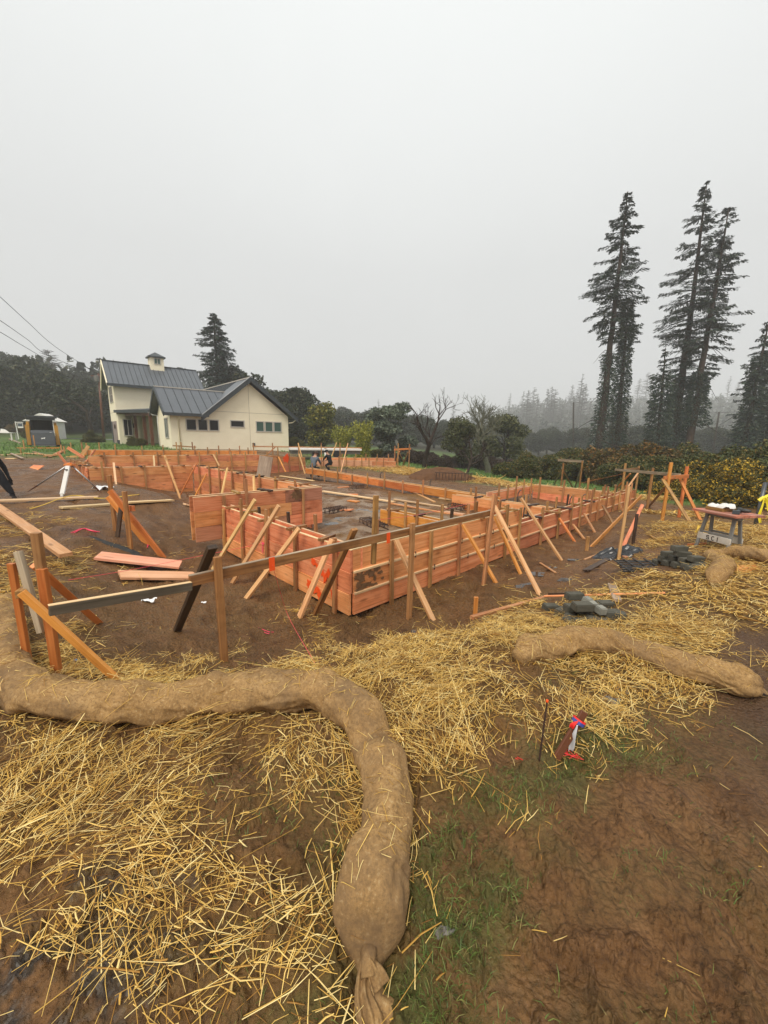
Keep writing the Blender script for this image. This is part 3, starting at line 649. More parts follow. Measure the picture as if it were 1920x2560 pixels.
bbr = frame_of('long batter board rail on posts crossing in front of the foundation corner, orange paint marks',
  [('rail', rail0, rail1, .085, .038, 'old'),
   ('rail_extension', exl+Vector((0, 0, -.03)), bb(474, 1461)-vB*.045, .062, .036, 'greydark'),
   ('post', t1-vB*.042+Vector((g1.x-t1.x, g1.y-t1.y, 0))*0+Vector((0, 0, g1.z-t1.z-.1)), t1-vB*.042, .06, .036, 'old', vA),
   ('post', Vector((g2.x, g2.y, g2.z-.1)), t2-vB*.042, .065, .042, 'stake', vA),
   ('post', Vector((g3.x, g3.y, g3.z-.1)), t3-vB*.042, .06, .042, 'stake', vA),
   ('hanging_stake', bb(940, 1412)+vB*.045, bb(947, 1240)+vB*.045, .058, .038, 'old', vA),
   ('brace', foot(439, 1580), bb(537, 1370)+vB*.05, .075, .04, 'dark', vA),
   ('brace', foot(784, 1542), bb(894, 1325)+vB*.05, .075, .04, 'old', vA)])
# pale weathered top edge of the rails
tim('rail_cap', rail0+Vector((0, 0, .0455)), rail1+Vector((0, 0, .0455)), .006, .037, M['grey'], bbr)
tim('rail_cap', exl+Vector((0, 0, .004)), bb(474, 1461)-vB*.045+Vector((0, 0, .034)), .006, .035, M['pale'], bbr)
for (u, v) in ((677, 1409), (968, 1344)):
    p = bb(u, v)-vB*.0205
    mb = MB(); mb.box((0, 0, 0), (.055, .003, .125), Matrix.Rotation(YA, 3, 'Z')); mb.build('paint_mark', M['paint_orange'], bbr, Matrix.Translation(p))
# near left
A_, B_ = hit(75, 1682), hit(138, 1700)
def above(p, u, v): return Vector((p.x, p.y, zat(u, v, p)))
vl = (B_-A_).normalized()
lb = [('post', A_+dz, above(A_, 49, 1405), .043, .03, 'orange', (1, 0, 0)), ('post', B_+dz+Vector((.02, 0, 0)), above(B_, 92, 1425)+Vector((.0, .03, 0)), .055, .036, 'orange', (1, 0, 0)),
  ('post', B_+Vector((-.03, .05, .30)), above(B_, 68, 1338)+Vector((-.02, .05, 0)), .055, .036, 'stake', (1, 0, 0)),
  ('rail', D(45, 1378, A_.y+.02), D(104, 1582, B_.y+.03), .042, .036, 'grey', (1, 0, 0)),
  ('brace', foot(306, 1706), D(53, 1480, min(A_.y, B_.y)-.09), .048, .03, 'orange', (.5, 0, 1)),
  ('brace', foot(250, 1556), D(86, 1412, B_.y+.35), .055, .036, 'orange', (.5, 0, 1)),
  ('cleat', D(50, 1486, A_.y-.08), D(64, 1474, A_.y+.06), .05, .05, 'old')]
frame_of('orange batter board frame beside the burlap roll at left edge, weathered grey crossboard', lb)
# mid left
s1, s2 = hit(289, 1326), hit(327, 1376)
ml_ = [('post', s1+dz, above(s1, 279, 1188), .06, .05, 'old', (1, 0, 0)), ('post', s2+dz, above(s2, 311, 1228), .06, .05, 'old', (1, 0, 0)),
  ('post', hit(291, 1340)+dz, D(303, 1266, s1.y-.15), .06, .045, 'dark', (1, 0, 0)),
  ('brace', foot(410, 1394), D(275, 1226, s2.y+.1), .09, .042, 'orange', (1, 0, 1)), ('brace', foot(371, 1362), D(270, 1242, s1.y-.05), .085, .042, 'orange', (1, 0, 1)),
  ('cleat', D(296, 1268, s2.y+.5), D(334, 1271, s2.y+.05), .09, .045, 'orange')]
frame_of('small batter board on the dirt mound with two crossed diagonal braces', ml_)
# far right pair
def portal(label, posts, beams, braces):
    ps = []
    for (ub, vb), (ut, vt), mt in posts:
        g = hit(ub, vb); ps.append(('post', g+dz, above(g, ut, vt), .075, .045, mt, (1, 0, 0)))
    for (u0, v0), (u1, v1), y0, y1, mt, w in beams: ps.append(('rail', D(u0, v0, y0), D(u1, v1, y1), w, .04, mt))
    for (ut, vt, yt), (uf, vf), mt in braces: ps.append(('brace', foot(uf, vf), D(ut, vt, yt), .07, .04, mt, (1, 0, .3)))
    return frame_of(label, ps)
r3, r4 = hit(1655, 1303), hit(1697, 1295)
portal('tall orange batter board frame on straw with three long splayed legs', [((1655, 1303), (1677, 1156), 'orange'), ((1697, 1294), (1718, 1166), 'orange')],
  [((1660, 1195), (1721, 1190), r3.y-.05, r4.y-.05, 'orange', .10)],
  [((1657, 1198, r3.y), (1731, 1313), 'old'), ((1699, 1195, r4.y), (1754, 1304), 'orange'), ((1685, 1193, r3.y+.1), (1620, 1268), 'old')])
r1, r2 = hit(1553, 1238), hit(1588, 1232)
portal('pair of batter board stakes by the hedge carrying a long dark cross rail', [((1553, 1240), (1561, 1158), 'stake'), ((1588, 1232), (1599, 1165), 'stake'), ((1617, 1275), (1632, 1170), 'old')],
  [((1561, 1174), (1598, 1171), r1.y, r2.y, 'stake', .09), ((1538, 1174), (1700, 1188), r1.y-.1, r3.y+.25, 'grey', .09)],
  [((1576, 1184, r1.y), (1530, 1232), 'orange'), ((1597, 1180, r2.y), (1556, 1236), 'brace')])
gq, gr_ = hit(1403, 1221), hit(1448, 1222)
portal('grey weathered batter board standing on the lawn edge in front of dark hedge', [((1402, 1221), (1407, 1157), 'old'), ((1448, 1223), (1454, 1152), 'old')],
  [((1395, 1150), (1459, 1154), gq.y, gr_.y, 'grey', .12)], [((1406, 1170, gq.y), (1384, 1212), 'grey'), ((1408, 1176, gq.y), (1432, 1218), 'old'), ((1453, 1172, gr_.y), (1437, 1218), 'grey')])
hq, hr_ = hit(994, 1172), hit(1022, 1170)
portal('small orange batter board beside the far straw patch', [((994, 1172), (996, 1108), 'stake'), ((1022, 1171), (1022, 1110), 'stake'), ((986, 1170), (988, 1115), 'stake')],
  [((986, 1124), (1027, 1122), hq.y, hr_.y, 'orange', .12)], [((1020, 1130, hr_.y), (1006, 1166), 'stake'), ((997, 1130, hq.y), (1012, 1160), 'stake'), ((999, 1128, hq.y), (987, 1164), 'orange')])
# rail in front of the house
for lab, ua, ub, vv, us in [('thin long rail on stakes along the right part of the house wall', 631, 905, 1116, (633, 681, 746, 803, 850)), ('short rail on stakes along the left part of the house wall', 432, 490, 1114, (440, 452, 480))]:
    ps = [('rail', D(ua, vv, 24), D(ub, vv+4, 25), .07, .04, 'stake')]
    for u in us: 
        g = at(u, 24.05); ps.append(('post', g+dz, D(u, vv-9, 24.05), .06, .04, 'stake', (1, 0, 0)))
    if ub > 600: ps += [('brace', at(640, 23.2), D(690, 1116, 24), .06, .04, 'stake'), ('brace', at(815, 23), D(842, 1106, 24), .06, .04, 'brace'), ('brace', at(852, 23), D(870, 1108, 24), .06, .04, 'brace'), ('brace', at(762, 23), D(745, 1108, 24), .06, .04, 'brace')]
    frame_of(lab, ps)
# single tall brace stakes at the far right corner of the formwork
gx = hit(1545, 1404)
k_ = tim('leaning_stake', gx+dz, D(1573, 1216, gx.y+.9), .045, .036, M['stake'], None, (1, 0, 0)); tag(k_, 'tall thin yellow brown stake leaning in front of the far right form corner', 'stake')
gx = hit(1557, 1366)
k_ = tim('leaning_board', gx+dz*.3, D(1606, 1262, gx.y+1.3), .07, .035, M['board'], None, (1, 0, 0)); tag(k_, 'pale pink board leaning against the far right form corner', 'board')
gx = hit(1582, 1362)
k_ = tim('corner_stake', gx+dz, D(1593, 1285, gx.y+.1), .05, .04, M['dark'], None, (1, 0, 0)); tag(k_, 'short dark stake by the leaning pink board', 'stake')
gx = hit(1466, 1378)
k_ = tim('short_stake', gx+dz, above(gx, 1468, 1341), .06, .04, M['stake'], None, (1, 0, 0)); tag(k_, 'short pale stake where the big orange diagonal brace meets the mud', 'stake')
# weathered plank standing up in the second bay
tag(tim('standing_plank', D(652, 1229, Wl(2.7, 6.8).y), D(666, 1141, Wl(2.7, 6.8).y+.2), .40, .03, M['grey'], None, (1, 0, 0)), 'wide weathered plank standing upright behind the overhanging bulkhead', 'plank')

# ------------------------------------------------------------------ burlap straw rolls
def burlap():
    k = NM('burlap', .9, .15); v = k.coord('Object')
    n1 = k.noise(v, 3.2, 6, .7); n2 = k.noise(v, 75, 4, .75)
    c = k.ramp(n1, [(.3, (.22, .118, .040)), (.5, (.36, .205, .075)), (.7, (.47, .285, .115))])
    c = k.mix(k.ramp(n2, [(.5, 0.), (.62, .75)]), c, (.15, .085, .035)); c = k.mix(k.ramp(n2, [(.34, .7), (.44, 0.)]), c, (.52, .37, .19))
    st = k.ramp(k.noise(v, 1.8, 6, .72), [(.48, 0.), (.66, .85)])
    c = k.mix(st, c, (.13, .075, .04))
    hair = k.n('TexWave'); hair.wave_type = 'BANDS'; hair.inputs['Scale'].default_value = 120; hair.inputs['Distortion'].default_value = 4
    k.l(v, hair.inputs['Vector'])
    c = k.mix(k.math('MULTIPLY', hair.outputs['Fac'], .22), c, (.46, .34, .19))
    k.color(c); k.bump(k.math('ADD', k.math('MULTIPLY', n2, .7), k.math('MULTIPLY', hair.outputs['Fac'], .5)), .55, .004); return k.m
M['burlap'] = burlap()
M['straw_end'] = flat('frayed_straw_end', (.55, .40, .18), .8, .2, .3, 40, .5)
def catmull(P, n):
    P = [Vector(p) for p in P]; P = [P[0]*2-P[1]]+P+[P[-1]*2-P[-2]]; o = []
    for i in range(1, len(P)-2):
        for k in range(n):
            t = k/n; a, b, c, d = P[i-1], P[i], P[i+1], P[i+2]
            o.append(.5*((2*b)+(c-a)*t+(2*a-5*b+4*c-d)*t*t+(3*b-a-3*c+d)*t**3))
    o.append(P[-2]); return o
ROLLS = []
def roll_mesh(pts, rads, seed, closed=(True, True), twist=1.0):
    """skin of a sock stuffed with straw: pts on the ground line, rads per point"""
    n = 14; path = catmull(pts, n); rad = []
    rr = [rads[0]]+list(rads)+[rads[-1]]
    k = len(pts)
    for i in range(k-1):
        for j in range(n):
            t = j/n; t = t*t*(3-2*t); rad.append(rads[i]*(1-t)+rads[i+1]*t)
    rad.append(rads[-1])
    # resample evenly
    s = [0]
    for a, b in zip(path, path[1:]): s.append(s[-1]+(b-a).length)
    N = max(24, int(s[-1]/.0105)); S_ = np.linspace(0, s[-1], N)
    px = np.stack([np.interp(S_, s, [p[i] for p in path]) for i in range(3)], -1); R_ = np.interp(S_, s, rad)
    zg = H(px[:, 0], px[:, 1])
    kz = np.ones(9)/9; zg = np.convolve(np.pad(zg, 4, 'edge'), kz, 'valid')
    m_ = 72; V = np.zeros((N, m_, 3)); C = np.zeros((N, 3))
    T = np.gradient(px[:, :2], axis=0); T /= np.linalg.norm(T, axis=1)[:, None]
    Nn = np.stack([-T[:, 1], T[:, 0]], -1)
    th = np.linspace(0, 2*np.pi, m_, endpoint=False)
    curv = np.gradient(np.arctan2(T[:, 1], T[:, 0])); curv = (curv+np.pi) % (2*np.pi)-np.pi
    curv = np.convolve(np.pad(curv/np.gradient(S_), 6, 'edge'), np.ones(13)/13, 'valid')
    rc = np.random.default_rng(seed+100); U_, TH = np.meshgrid(S_, th, indexing='ij'); gro = np.zeros((N, m_))
    for q in range(int(s[-1]*15)):
        u0 = rc.uniform(0, s[-1]); t0 = rc.uniform(0, 2*np.pi); an = rc.normal(.9, .5)*rc.choice([1, 1, 1, -1]); Lc = rc.uniform(.04, .16); w_ = rc.uniform(.006, .013); dp = rc.uniform(.003, .009)
        du = U_-u0; dv = ((TH-t0+np.pi) % (2*np.pi)-np.pi)*.11; bow = rc.normal(0, 1.5)
        al = du*math.cos(an)+dv*math.sin(an); pe = -du*math.sin(an)+dv*math.cos(an)+bow*al*al
        gro += -dp*np.exp(-(pe/w_)**2)*np.exp(-(al/Lc)**4)+dp*.6*np.exp(-((pe-1.9*w_)/(w_*1.2))**2)*np.exp(-(al/Lc)**4)
    for i in range(N):
        r = R_[i]; cz = zg[i]+r*.86
        u = S_[i]
        rr_ = r*(1+.05*np.sin(th*2+u*9*twist+seed)*.5)
        # folds: diagonal creases and puckers on the inside of each bend
        a = fbm(np.cos(th)*1.4+u*5.0, np.sin(th)*1.4+u*2.2+seed*7, 1.0, 4, seed)*.20
        tw = np.sin(u*46*twist+th*3+3*fbm(np.full(m_, u*3.), th*0+seed, 1., 2, seed+3))*.030*(.3+.6*np.clip(vnoise(np.full(m_, u*4.), th*.7, seed+9), 0, 1))
        pk = np.clip(np.cos(th-(0 if curv[i] > 0 else np.pi)), 0, 1)*min(abs(curv[i])*r*1.3, .5)*(np.abs(np.sin(u*70))**3)*-.14
        rr_ = rr_*(1+a+tw+pk)+gro[i]
        x = np.cos(th)*rr_*1.04; z = np.sin(th)*rr_*.93
        z = np.maximum(z, -r*.80+.12*(z+r*.8))                              # flattened where it lies
        V[i, :, 0] = px[i, 0]+Nn[i, 0]*x; V[i, :, 1] = px[i, 1]+Nn[i, 1]*x; V[i, :, 2] = cz+z
        C[i] = (px[i, 0], px[i, 1], cz)
    i, j = np.meshgrid(np.arange(N-1), np.arange(m_), indexing='ij'); j2 = (j+1) % m_
    F = np.stack([i*m_+j, i*m_+j2, (i+1)*m_+j2, (i+1)*m_+j], -1).reshape(-1, 4)
    return V, F, C, R_, Nn, T
def straw_roll(label, pts, rads, seed, twist=1.0):
    V, F, C, R_, Nn, T = roll_mesh(pts, rads, seed, twist=twist)
    base = Vector((V[0, :, 0].mean(), V[0, :, 1].mean(), V[0, :, 2].min()))
    root = empty('straw_roll', base)
    tag(root, label, 'straw roll', 'burlap erosion control rolls laid round the site')
    N, m_ = V.shape[:2]
    VV = V.reshape(-1, 3)-np.array(base)
    me = fastmesh('burlap_sleeve', np.vstack([VV, V[0].mean(0)-np.array(base), V[-1].mean(0)-np.array(base)]), F, M['burlap'], True)
    bm = bmesh.new(); bm.from_mesh(me); bm.verts.ensure_lookup_table()
    for q in range(m_):
        bm.faces.new((bm.verts[N*m_], bm.verts[(q+1) % m_], bm.verts[q])).smooth = True
        bm.faces.new((bm.verts[N*m_+1], bm.verts[(N-1)*m_+q], bm.verts[(N-1)*m_+(q+1) % m_])).smooth = True
    bmesh.ops.recalc_face_normals(bm, faces=bm.faces)
    bm.to_mesh(me); bm.free()
    put('burlap_sleeve', me, root)
    ROLLS.append((V, C, R_)); return root, V, C, R_, Nn, T
def cloth_strip(root, name, path, widths, folds, seed, lift=.0, normal=Vector((0, 0, 1)), mat='burlap'):
    """pleated cloth ribbon along path"""
    P = catmull(path, 10); n = len(P); W_ = np.interp(np.linspace(0, 1, n), np.linspace(0, 1, len(widths)), widths); m_ = 30; V = []; F = []
    for i, p in enumerate(P):
        t = (P[min(i+1, n-1)]-P[max(i-1, 0)]).normalized(); s = t.cross(normal).normalized(); nn = s.cross(t).normalized()
        f = i/(n-1)
        for j in range(m_):
            q = j/(m_-1)-.5
            dep = math.sin(q*folds*math.pi*2+seed)*.5+math.sin(q*folds*3.3+seed*2+f*1.5)*.35
            amp = W_[i]*.22*(1-.45*f)
            V.append(p+s*(q*W_[i])+nn*(dep*amp+lift+math.sin(f*5+q*4)*.008))
    for i in range(n-1):
        for j in range(m_-1): F.append((i*m_+j, i*m_+j+1, (i+1)*m_+j+1, (i+1)*m_+j))
    mi = wm(root).inverted(); mb = MB(); mb.add([mi @ Vector(v) for v in V], F)
    o = mb.build(name, M[mat], root, None, True)
    sm = o.modifiers.new('thickness', 'SOLIDIFY'); sm.thickness = .004
    return o
g0 = lambda u, v: G(u, v, 0)
# foreground roll: from off the left edge, across, then bending down to its tied end below the camera
pr = [(-3.35, 3.2), (-2.75, 2.62), (-2.28, 2.16), (-1.92, 1.93), (-1.55, 1.88), (-1.15, 1.93), (-.75, 1.96), (-.42, 1.94), (-.15, 1.81), (-.02, 1.61), (.035, 1.39), (.025, 1.20), (-.01, 1.06), (-.02, .945), (-.02, .875)]
rads = [.115, .115, .115, .112, .105, .108, .112, .112, .105, .104, .098, .096, .118, .112, .03]
roll1, V1, C1, R1, N1, T1 = straw_roll('long burlap straw roll curving across the foreground to its tied knot', [(x, y, 0) for x, y in pr], rads, 3)
e_ = Vector((-.03, .875, 0)); ez = h1(e_.x, e_.y)
kn = Vector((-.02, .875, ez+.085))
mb = MB(); kp = [kn+Vector((0, .03, .0)), kn, kn+Vector((.004, -.03, -.012))]
mi_ = wm(roll1).inverted(); mb.tube([mi_ @ p for p in kp], [.030, .020, .026], 14); mb.build('tied_neck', M['burlap'], roll1, None, True)
cloth_strip(roll1, 'loose_tail', [kn+Vector((-.004, .012, -.004)), kn+Vector((-.008, -.05, -.03)), Vector((-.006, .775, ez+.040)), Vector((.006, .715, ez+.030)), Vector((.01, .63, ez+.025))], [.035, .06, .085, .105, .10], 3.2, 1.0)
cloth_strip(roll1, 'tail_flap', [kn+Vector((.012, -.01, -.01)), kn+Vector((.03, -.055, -.04)), Vector((.045, .785, ez+.034)), Vector((.052, .715, ez+.022)), Vector((.05, .65, ez+.018))], [.03, .05, .075, .085, .08], 1.0, 2.2)
cloth_strip(roll1, 'frayed_tuft', [kn+Vector((.004, .0, .012)), kn+Vector((.022, -.025, .006)), kn+Vector((.040, -.050, -.012))], [.024, .04, .055], 2.0, .4)
# hanging hem of the sleeve at the knot
pr = [g0(1290, 1690), g0(1330, 1668), g0(1420, 1640), g0(1520, 1640), g0(1600, 1658), g0(1690, 1690), g0(1780, 1722), g0(1845, 1738), g0(1872, 1735)]
roll2, V2, C2, R2, N2, T2 = straw_roll('middle burlap straw roll arching over straw left of the muddy track', [(p.x, p.y, 0) for p in pr], [.055, .098, .11, .108, .105, .103, .103, .102, .075], 5, .8)
p_ = Vector(C2[-1]); t_ = Vector((T2[-1][0], T2[-1][1], 0))
cloth_strip(roll2, 'open_end', [p_-t_*.03+Vector((0, 0, .01)), p_+t_*.03+Vector((0, 0, .0)), p_+t_*.075+Vector((0, 0, -.03))], [.15, .17, .17], 1.4, .8)
cloth_strip(roll2, 'open_end', [p_-t_*.03+Vector((0, 0, -.05)), p_+t_*.05+Vector((0, 0, -.06)), p_+t_*.07+Vector((0, 0, -.075))], [.16, .17, .15], 1.1, 2.8)
p3 = [hit(1783, 1474), hit(1790, 1456), hit(1806, 1436), hit(1800, 1420), hit(1776, 1410), hit(1786, 1398), hit(1840, 1402), hit(1920, 1420), hit(2010, 1455)]
roll3, V3_, C3_, R3_, _, _ = straw_roll('short kinked burlap straw roll with a frayed end beside the sawhorse', [(p.x, p.y, 0) for p in p3], [.05, .105, .11, .098, .092, .095, .105, .105, .105], 8, .6)
p_ = Vector(C3_[0]); 
mb = MB(); rr_ = random.Random(3)
for i in range(40):
    a = p_+Vector((rr_.uniform(-.06, .06), rr_.uniform(-.02, .02), rr_.uniform(-.06, .03))); mb.tube([a, a+Vector((rr_.uniform(-.04, .04), -rr_.uniform(.04, .11), rr_.uniform(-.06, .03)))], .003, 4)
mi_ = wm(roll3).inverted(); mb.v = [tuple(mi_ @ Vector(p)) for p in mb.v]; mb.build('frayed_straw', M['straw_end'], roll3)
cur = [p_+Vector((.04, -.06, .0)), p_+Vector((.09, -.08, .03)), p_+Vector((.11, -.08, .08)), p_+Vector((.08, -.08, .09)), p_+Vector((.06, -.08, .06))]
mb = MB(); mb.tube([mi_ @ p for p in catmull(cur, 6)], .007, 6); mb.build('twine_loop', M['straw_end'], roll3, None, True)

# ------------------------------------------------------------------ straw
def straw_mat():
    k = NM('straw', .5, .25)
    c = k.ramp(k.island(), [(0, (.16, .07, .015)), (.16, (.38, .19, .04)), (.38, (.68, .41, .085)), (.65, (.86, .57, .16)), (1, (.93, .74, .33))])
    v = k.coord('Object', (1, 1, 1)); n = k.noise(v, 5, 3)
    c = k.mix(k.ramp(n, [(.45, .0), (.75, .4)]), c, (.30, .15, .04))
    k.color(c); return k.m
M['straw'] = straw_mat()
def strands(P, Dv, L, Wd, bend, up=None):
    """P centres (n,3), Dv unit directions (n,3), L lengths, Wd widths -> thin bent three sided stalks"""
    n = len(P); ref = np.tile([0, 0, 1.0], (n, 1)); ref[np.abs(Dv[:, 2]) > .9] = [1, 0, 0]
    sx_ = np.cross(Dv, ref); sx_ /= np.linalg.norm(sx_, axis=1)[:, None]; sz = np.cross(sx_, Dv)
    V = np.zeros((n, 3, 3, 3))
    ang = RNG.uniform(0, 2*np.pi, n)
    for i, t in enumerate((-.5, 0, .5)):
        c = P+Dv*(L*t)[:, None]+(sx_*np.cos(ang)[:, None]*.6+sz*np.abs(np.sin(ang))[:, None]*.35)*((bend*L*(.25-t*t)*4*.25))[:, None]
        w = Wd*(1.0 if t < .5 else .6)
        for j in range(3):
            a = 2*np.pi*j/3+.5
            V[:, i, j] = c+(sx_*math.cos(a)+sz*math.sin(a))*(w*.5)[:, None]
    base = np.arange(n)[:, None, None]*9; F = []
    for i in range(2):
        for j in range(3):
            j2 = (j+1) % 3; F.append([i*3+j, i*3+j2, (i+1)*3+j2, (i+1)*3+j])
    F = (np.array(F)[None]+base).reshape(-1, 4)
    return V.reshape(-1, 3), F
def scatter(r0, r1, per_m2, half=58):
    a = math.radians(2*half)/2*(r1*r1-r0*r0); n = int(a*per_m2)
    r = np.sqrt(RNG.uniform(r0*r0, r1*r1, n)); t = np.radians(RNG.uniform(-half, half, n))
    return r*np.sin(t), r*np.cos(t)
def in_roll(x, y, pad=.75):
    o = np.zeros(len(x), bool)
    for V, C, R_ in ROLLS:
        for i in range(0, len(C), 5):
            o |= (x-C[i, 0])**2+(y-C[i, 1])**2 < (R_[i]*pad)**2
    return o
SV, SF, off = [], [], 0
BANDS = [(.75, 2.4, 5200, .95, .9), (2.4, 4.6, 3000, 1.0, 1.1), (4.6, 11, 1000, 1.2, 2.0), (14, 31, 170, 2.4, 7.0)]
for r0, r1, dn, ls, ws in BANDS:
    x, y = scatter(r0, r1, dn); z = H(x, y); s = straw_amount(x, y, z)
    keep = (RNG.uniform(0, 1, len(x)) < np.clip((s-.12)*1.2, s*.25, 1)**1.35) & ~in_roll(x, y)
    a = (x-C0.x)*VA.x+(y-C0.y)*VA.y; b = (x-C0.x)*VB.x+(y-C0.y)*VB.y
    keep &= ~((a > -.3) & (b > -.15) & (a < 13.5) & (b < 13.8))
    x, y, z, s = x[keep], y[keep], z[keep], s[keep]; n = len(x)
    L = np.clip(RNG.lognormal(-2.5, .6, n), .025, .34)*ls
    if r0 < 1: L = np.where(RNG.uniform(0, 1, n) < .07, L*1.7, L)
    fl = fbm(x, y, 1.3, 2, 91)*2.2+.9
    az = np.where(RNG.uniform(0, 1, n) < .45, fl+RNG.normal(0, .5, n), RNG.uniform(0, np.pi*2, n))
    tl = RNG.normal(.0, .13, n)+np.where(RNG.uniform(0, 1, n) < .03*(s > .3), .55, 0)
    Dv = np.stack([np.cos(az)*np.cos(tl), np.sin(az)*np.cos(tl), np.sin(tl)], -1)
    Wd = RNG.uniform(.0018, .004, n)*ws; fk = RNG.uniform(0, 1, n) < .16; L = np.where(fk, L*.45, L); Wd = np.where(fk, Wd*2.0, Wd)
    P = np.stack([x, y, z+.004+RNG.uniform(0, .05, n)*s**1.5+np.abs(np.sin(tl))*L*.45+.015*s], -1)
    V_, F_ = strands(P, Dv, L, Wd, RNG.normal(0, .5, n)); SV.append(V_); SF.append(F_+off); off += len(V_)
# stalks caught on the rolls
for V, C, R_ in ROLLS[:3]:
    N, m_ = V.shape[:2]; n = int(N*1.1)
    i = RNG.integers(2, N-8, n); j = (RNG.normal(m_*.25, m_*.10, n)).astype(int) % m_
    p = V[i, j]; c = C[i]; nn = p-c; nn /= np.linalg.norm(nn, axis=1)[:, None]
    az = RNG.uniform(0, 2*np.pi, n); t1_ = np.cross(nn, [0.3, .2, .9]); t1_ /= np.linalg.norm(t1_, axis=1)[:, None]; t2_ = np.cross(nn, t1_)
    Dv = t1_*np.cos(az)[:, None]+t2_*np.sin(az)[:, None]
    L = np.clip(RNG.lognormal(-3.0, .6, n), .015, .16)
    V_, F_ = strands(p+nn*.005, Dv, L, RNG.uniform(.0015, .003, n), RNG.normal(0, .3, n)); SV.append(V_); SF.append(F_+off); off += len(V_)
so = put('straw', fastmesh('straw', np.vstack(SV), np.vstack(SF), M['straw'])); tag(so, 'loose golden straw strewn over the mud', 'straw', kind='stuff')
print('straw stalks', off//9)

# ------------------------------------------------------------------ grass in the foreground and on the lawn
def grass_mat(name, stops):
    k = NM(name, .55, .3); k.color(k.ramp(k.island(), stops)); return k.m
M['grass'] = grass_mat('grass', [(0, (.045, .072, .014)), (.5, (.09, .14, .028)), (.8, (.16, .20, .045)), (1, (.28, .22, .075))])
M['grass2'] = grass_mat('lawn_grass', [(0, (.05, .11, .02)), (.6, (.11, .21, .035)), (1, (.20, .29, .07))])
def blades(x, y, z, hh, w, lean):
    n = len(x); az = RNG.uniform(0, 2*np.pi, n); la = RNG.uniform(0, 2*np.pi, n)
    b = np.stack([x, y, z-.005], -1); s = np.stack([np.cos(az), np.sin(az), np.zeros(n)], -1)*(w*.5)[:, None]
    l = np.stack([np.cos(la), np.sin(la), np.zeros(n)], -1)*(hh*lean)[:, None]; u = np.array([0, 0, 1.])
    mid = b+u*(hh*.6)[:, None]+l*.4; tip = b+u*(hh*(1-.3*lean))[:, None]+l
    V = np.stack([b-s, b+s, mid+s*.8, mid-s*.8, tip+s*.1, tip-s*.1], 1)
    F = (np.array([[0, 1, 2, 3], [3, 2, 4, 5]])[None]+np.arange(n)[:, None, None]*6).reshape(-1, 4)
    return V.reshape(-1, 3), F
x, y = scatter(.6, 3.2, 20000, 50); z = hbase(x, y); g = cover(GRASS, x, y, z)*np.clip(.5+fbm(x, y, 5, 3, 97)*2.6, 0, 1.3)
k_ = (RNG.uniform(0, 1, len(x)) < g*.85) & ~in_roll(x, y, 1.0); x, y = x[k_], y[k_]; z = H(x, y); n = len(x)
V_, F_ = blades(x, y, z, RNG.uniform(.012, .045, n), RNG.uniform(.0018, .0034, n), RNG.uniform(.3, 1.3, n))
tag(put('grass', fastmesh('grass', V_, F_, M['grass'])), 'sparse trodden green grass beside the muddy track', 'grass', kind='stuff')
x, y = scatter(13, 46, 42, 58); l_ = lawn_amount(x, y); k_ = RNG.uniform(0, 1, len(x)) < l_*np.clip(.6+fbm(x, y, .6, 3, 99)*1.6, .1, 1); x, y = x[k_], y[k_]; z = H(x, y); n = len(x)
V_, F_ = blades(x, y, z, RNG.uniform(.05, .18, n), RNG.uniform(.02, .045, n), RNG.uniform(.2, 1.0, n))
tag(put('lawn', fastmesh('lawn', V_, F_, M['grass2'])), 'bright green lawn beyond the building site', 'grass', kind='stuff')
print('blades', len(x))

# ------------------------------------------------------------------ the house
def wall_mat():
    k = NM('cream_siding', .75, .25); v = k.coord('Object'); n = k.noise(v, 1.4, 5, .6)
    k.color(k.ramp(n, [(.3, (.86, .77, .57)), (.7, (.92, .83, .63))])); k.bump(k.noise(v, 30, 3), .2, .01); return k.m
M['cream'] = wall_mat()
M['white'] = flat('white_paint', (.72, .70, .66), .5, .4, .06)
M['roof'] = flat('grey_standing_seam_metal', (.088, .098, .112), .36, .5, .12, 1.2, .05)
M['fascia'] = flat('dark_slate_trim', (.045, .054, .060), .45, .4, .1)
M['post_brown'] = flat('brown_stained_post', (.13, .045, .020), .5, .4, .2)
M['door'] = flat('mauve_brown_door', (.30, .235, .215), .55, .3, .08)
M['frame'] = flat('pale_window_frame', (.50, .46, .40), .5, .4, .06)
M['joint'] = flat('control_joint', (.42, .36, .26), .7, .2, .05)
def glass(name, c, rough=.06):
    k = NM(name, rough, .22); k.color(c); return k.m
M['glass_dark'] = glass('dark_window_glass', (.010, .011, .011)); M['glass_green'] = glass('green_window_glass', (.055, .105, .085), .12)
P0 = G(431, 1121.5, .44); HA = math.radians(40)
house = empty('house', P0, HA)
tag(house, 'cream two storey barn style house with grey standing seam metal roofs and cupola', 'house')
hm = wm(house)
def hp(p, q, z): return hm @ Vector((p, q, z))
def hbuild(name, mb, mat, parent=None, smooth=False):
    return put(name, mb.mesh(name, mat, smooth), parent or house, hm)
ZG = -1.6
mb = MB()                                                   # wing walls with the gable
mb.prism([(2.3, .0, ZG), (9.05, 0, ZG), (9.05, 0, 2.62), (5.72, 0, 5.08), (2.3, 0, 2.62)], (0, 8, 0))
mb.box2((0, .002, ZG), (2.4, 4.1, 2.60)); mb.prism([(0.002, -.0, 2.55), (0.002, 4.1, 2.55), (.002, 2.2, 4.1)], (4.5, 0, 0)); hbuild('wing_wall', mb, M['cream'])
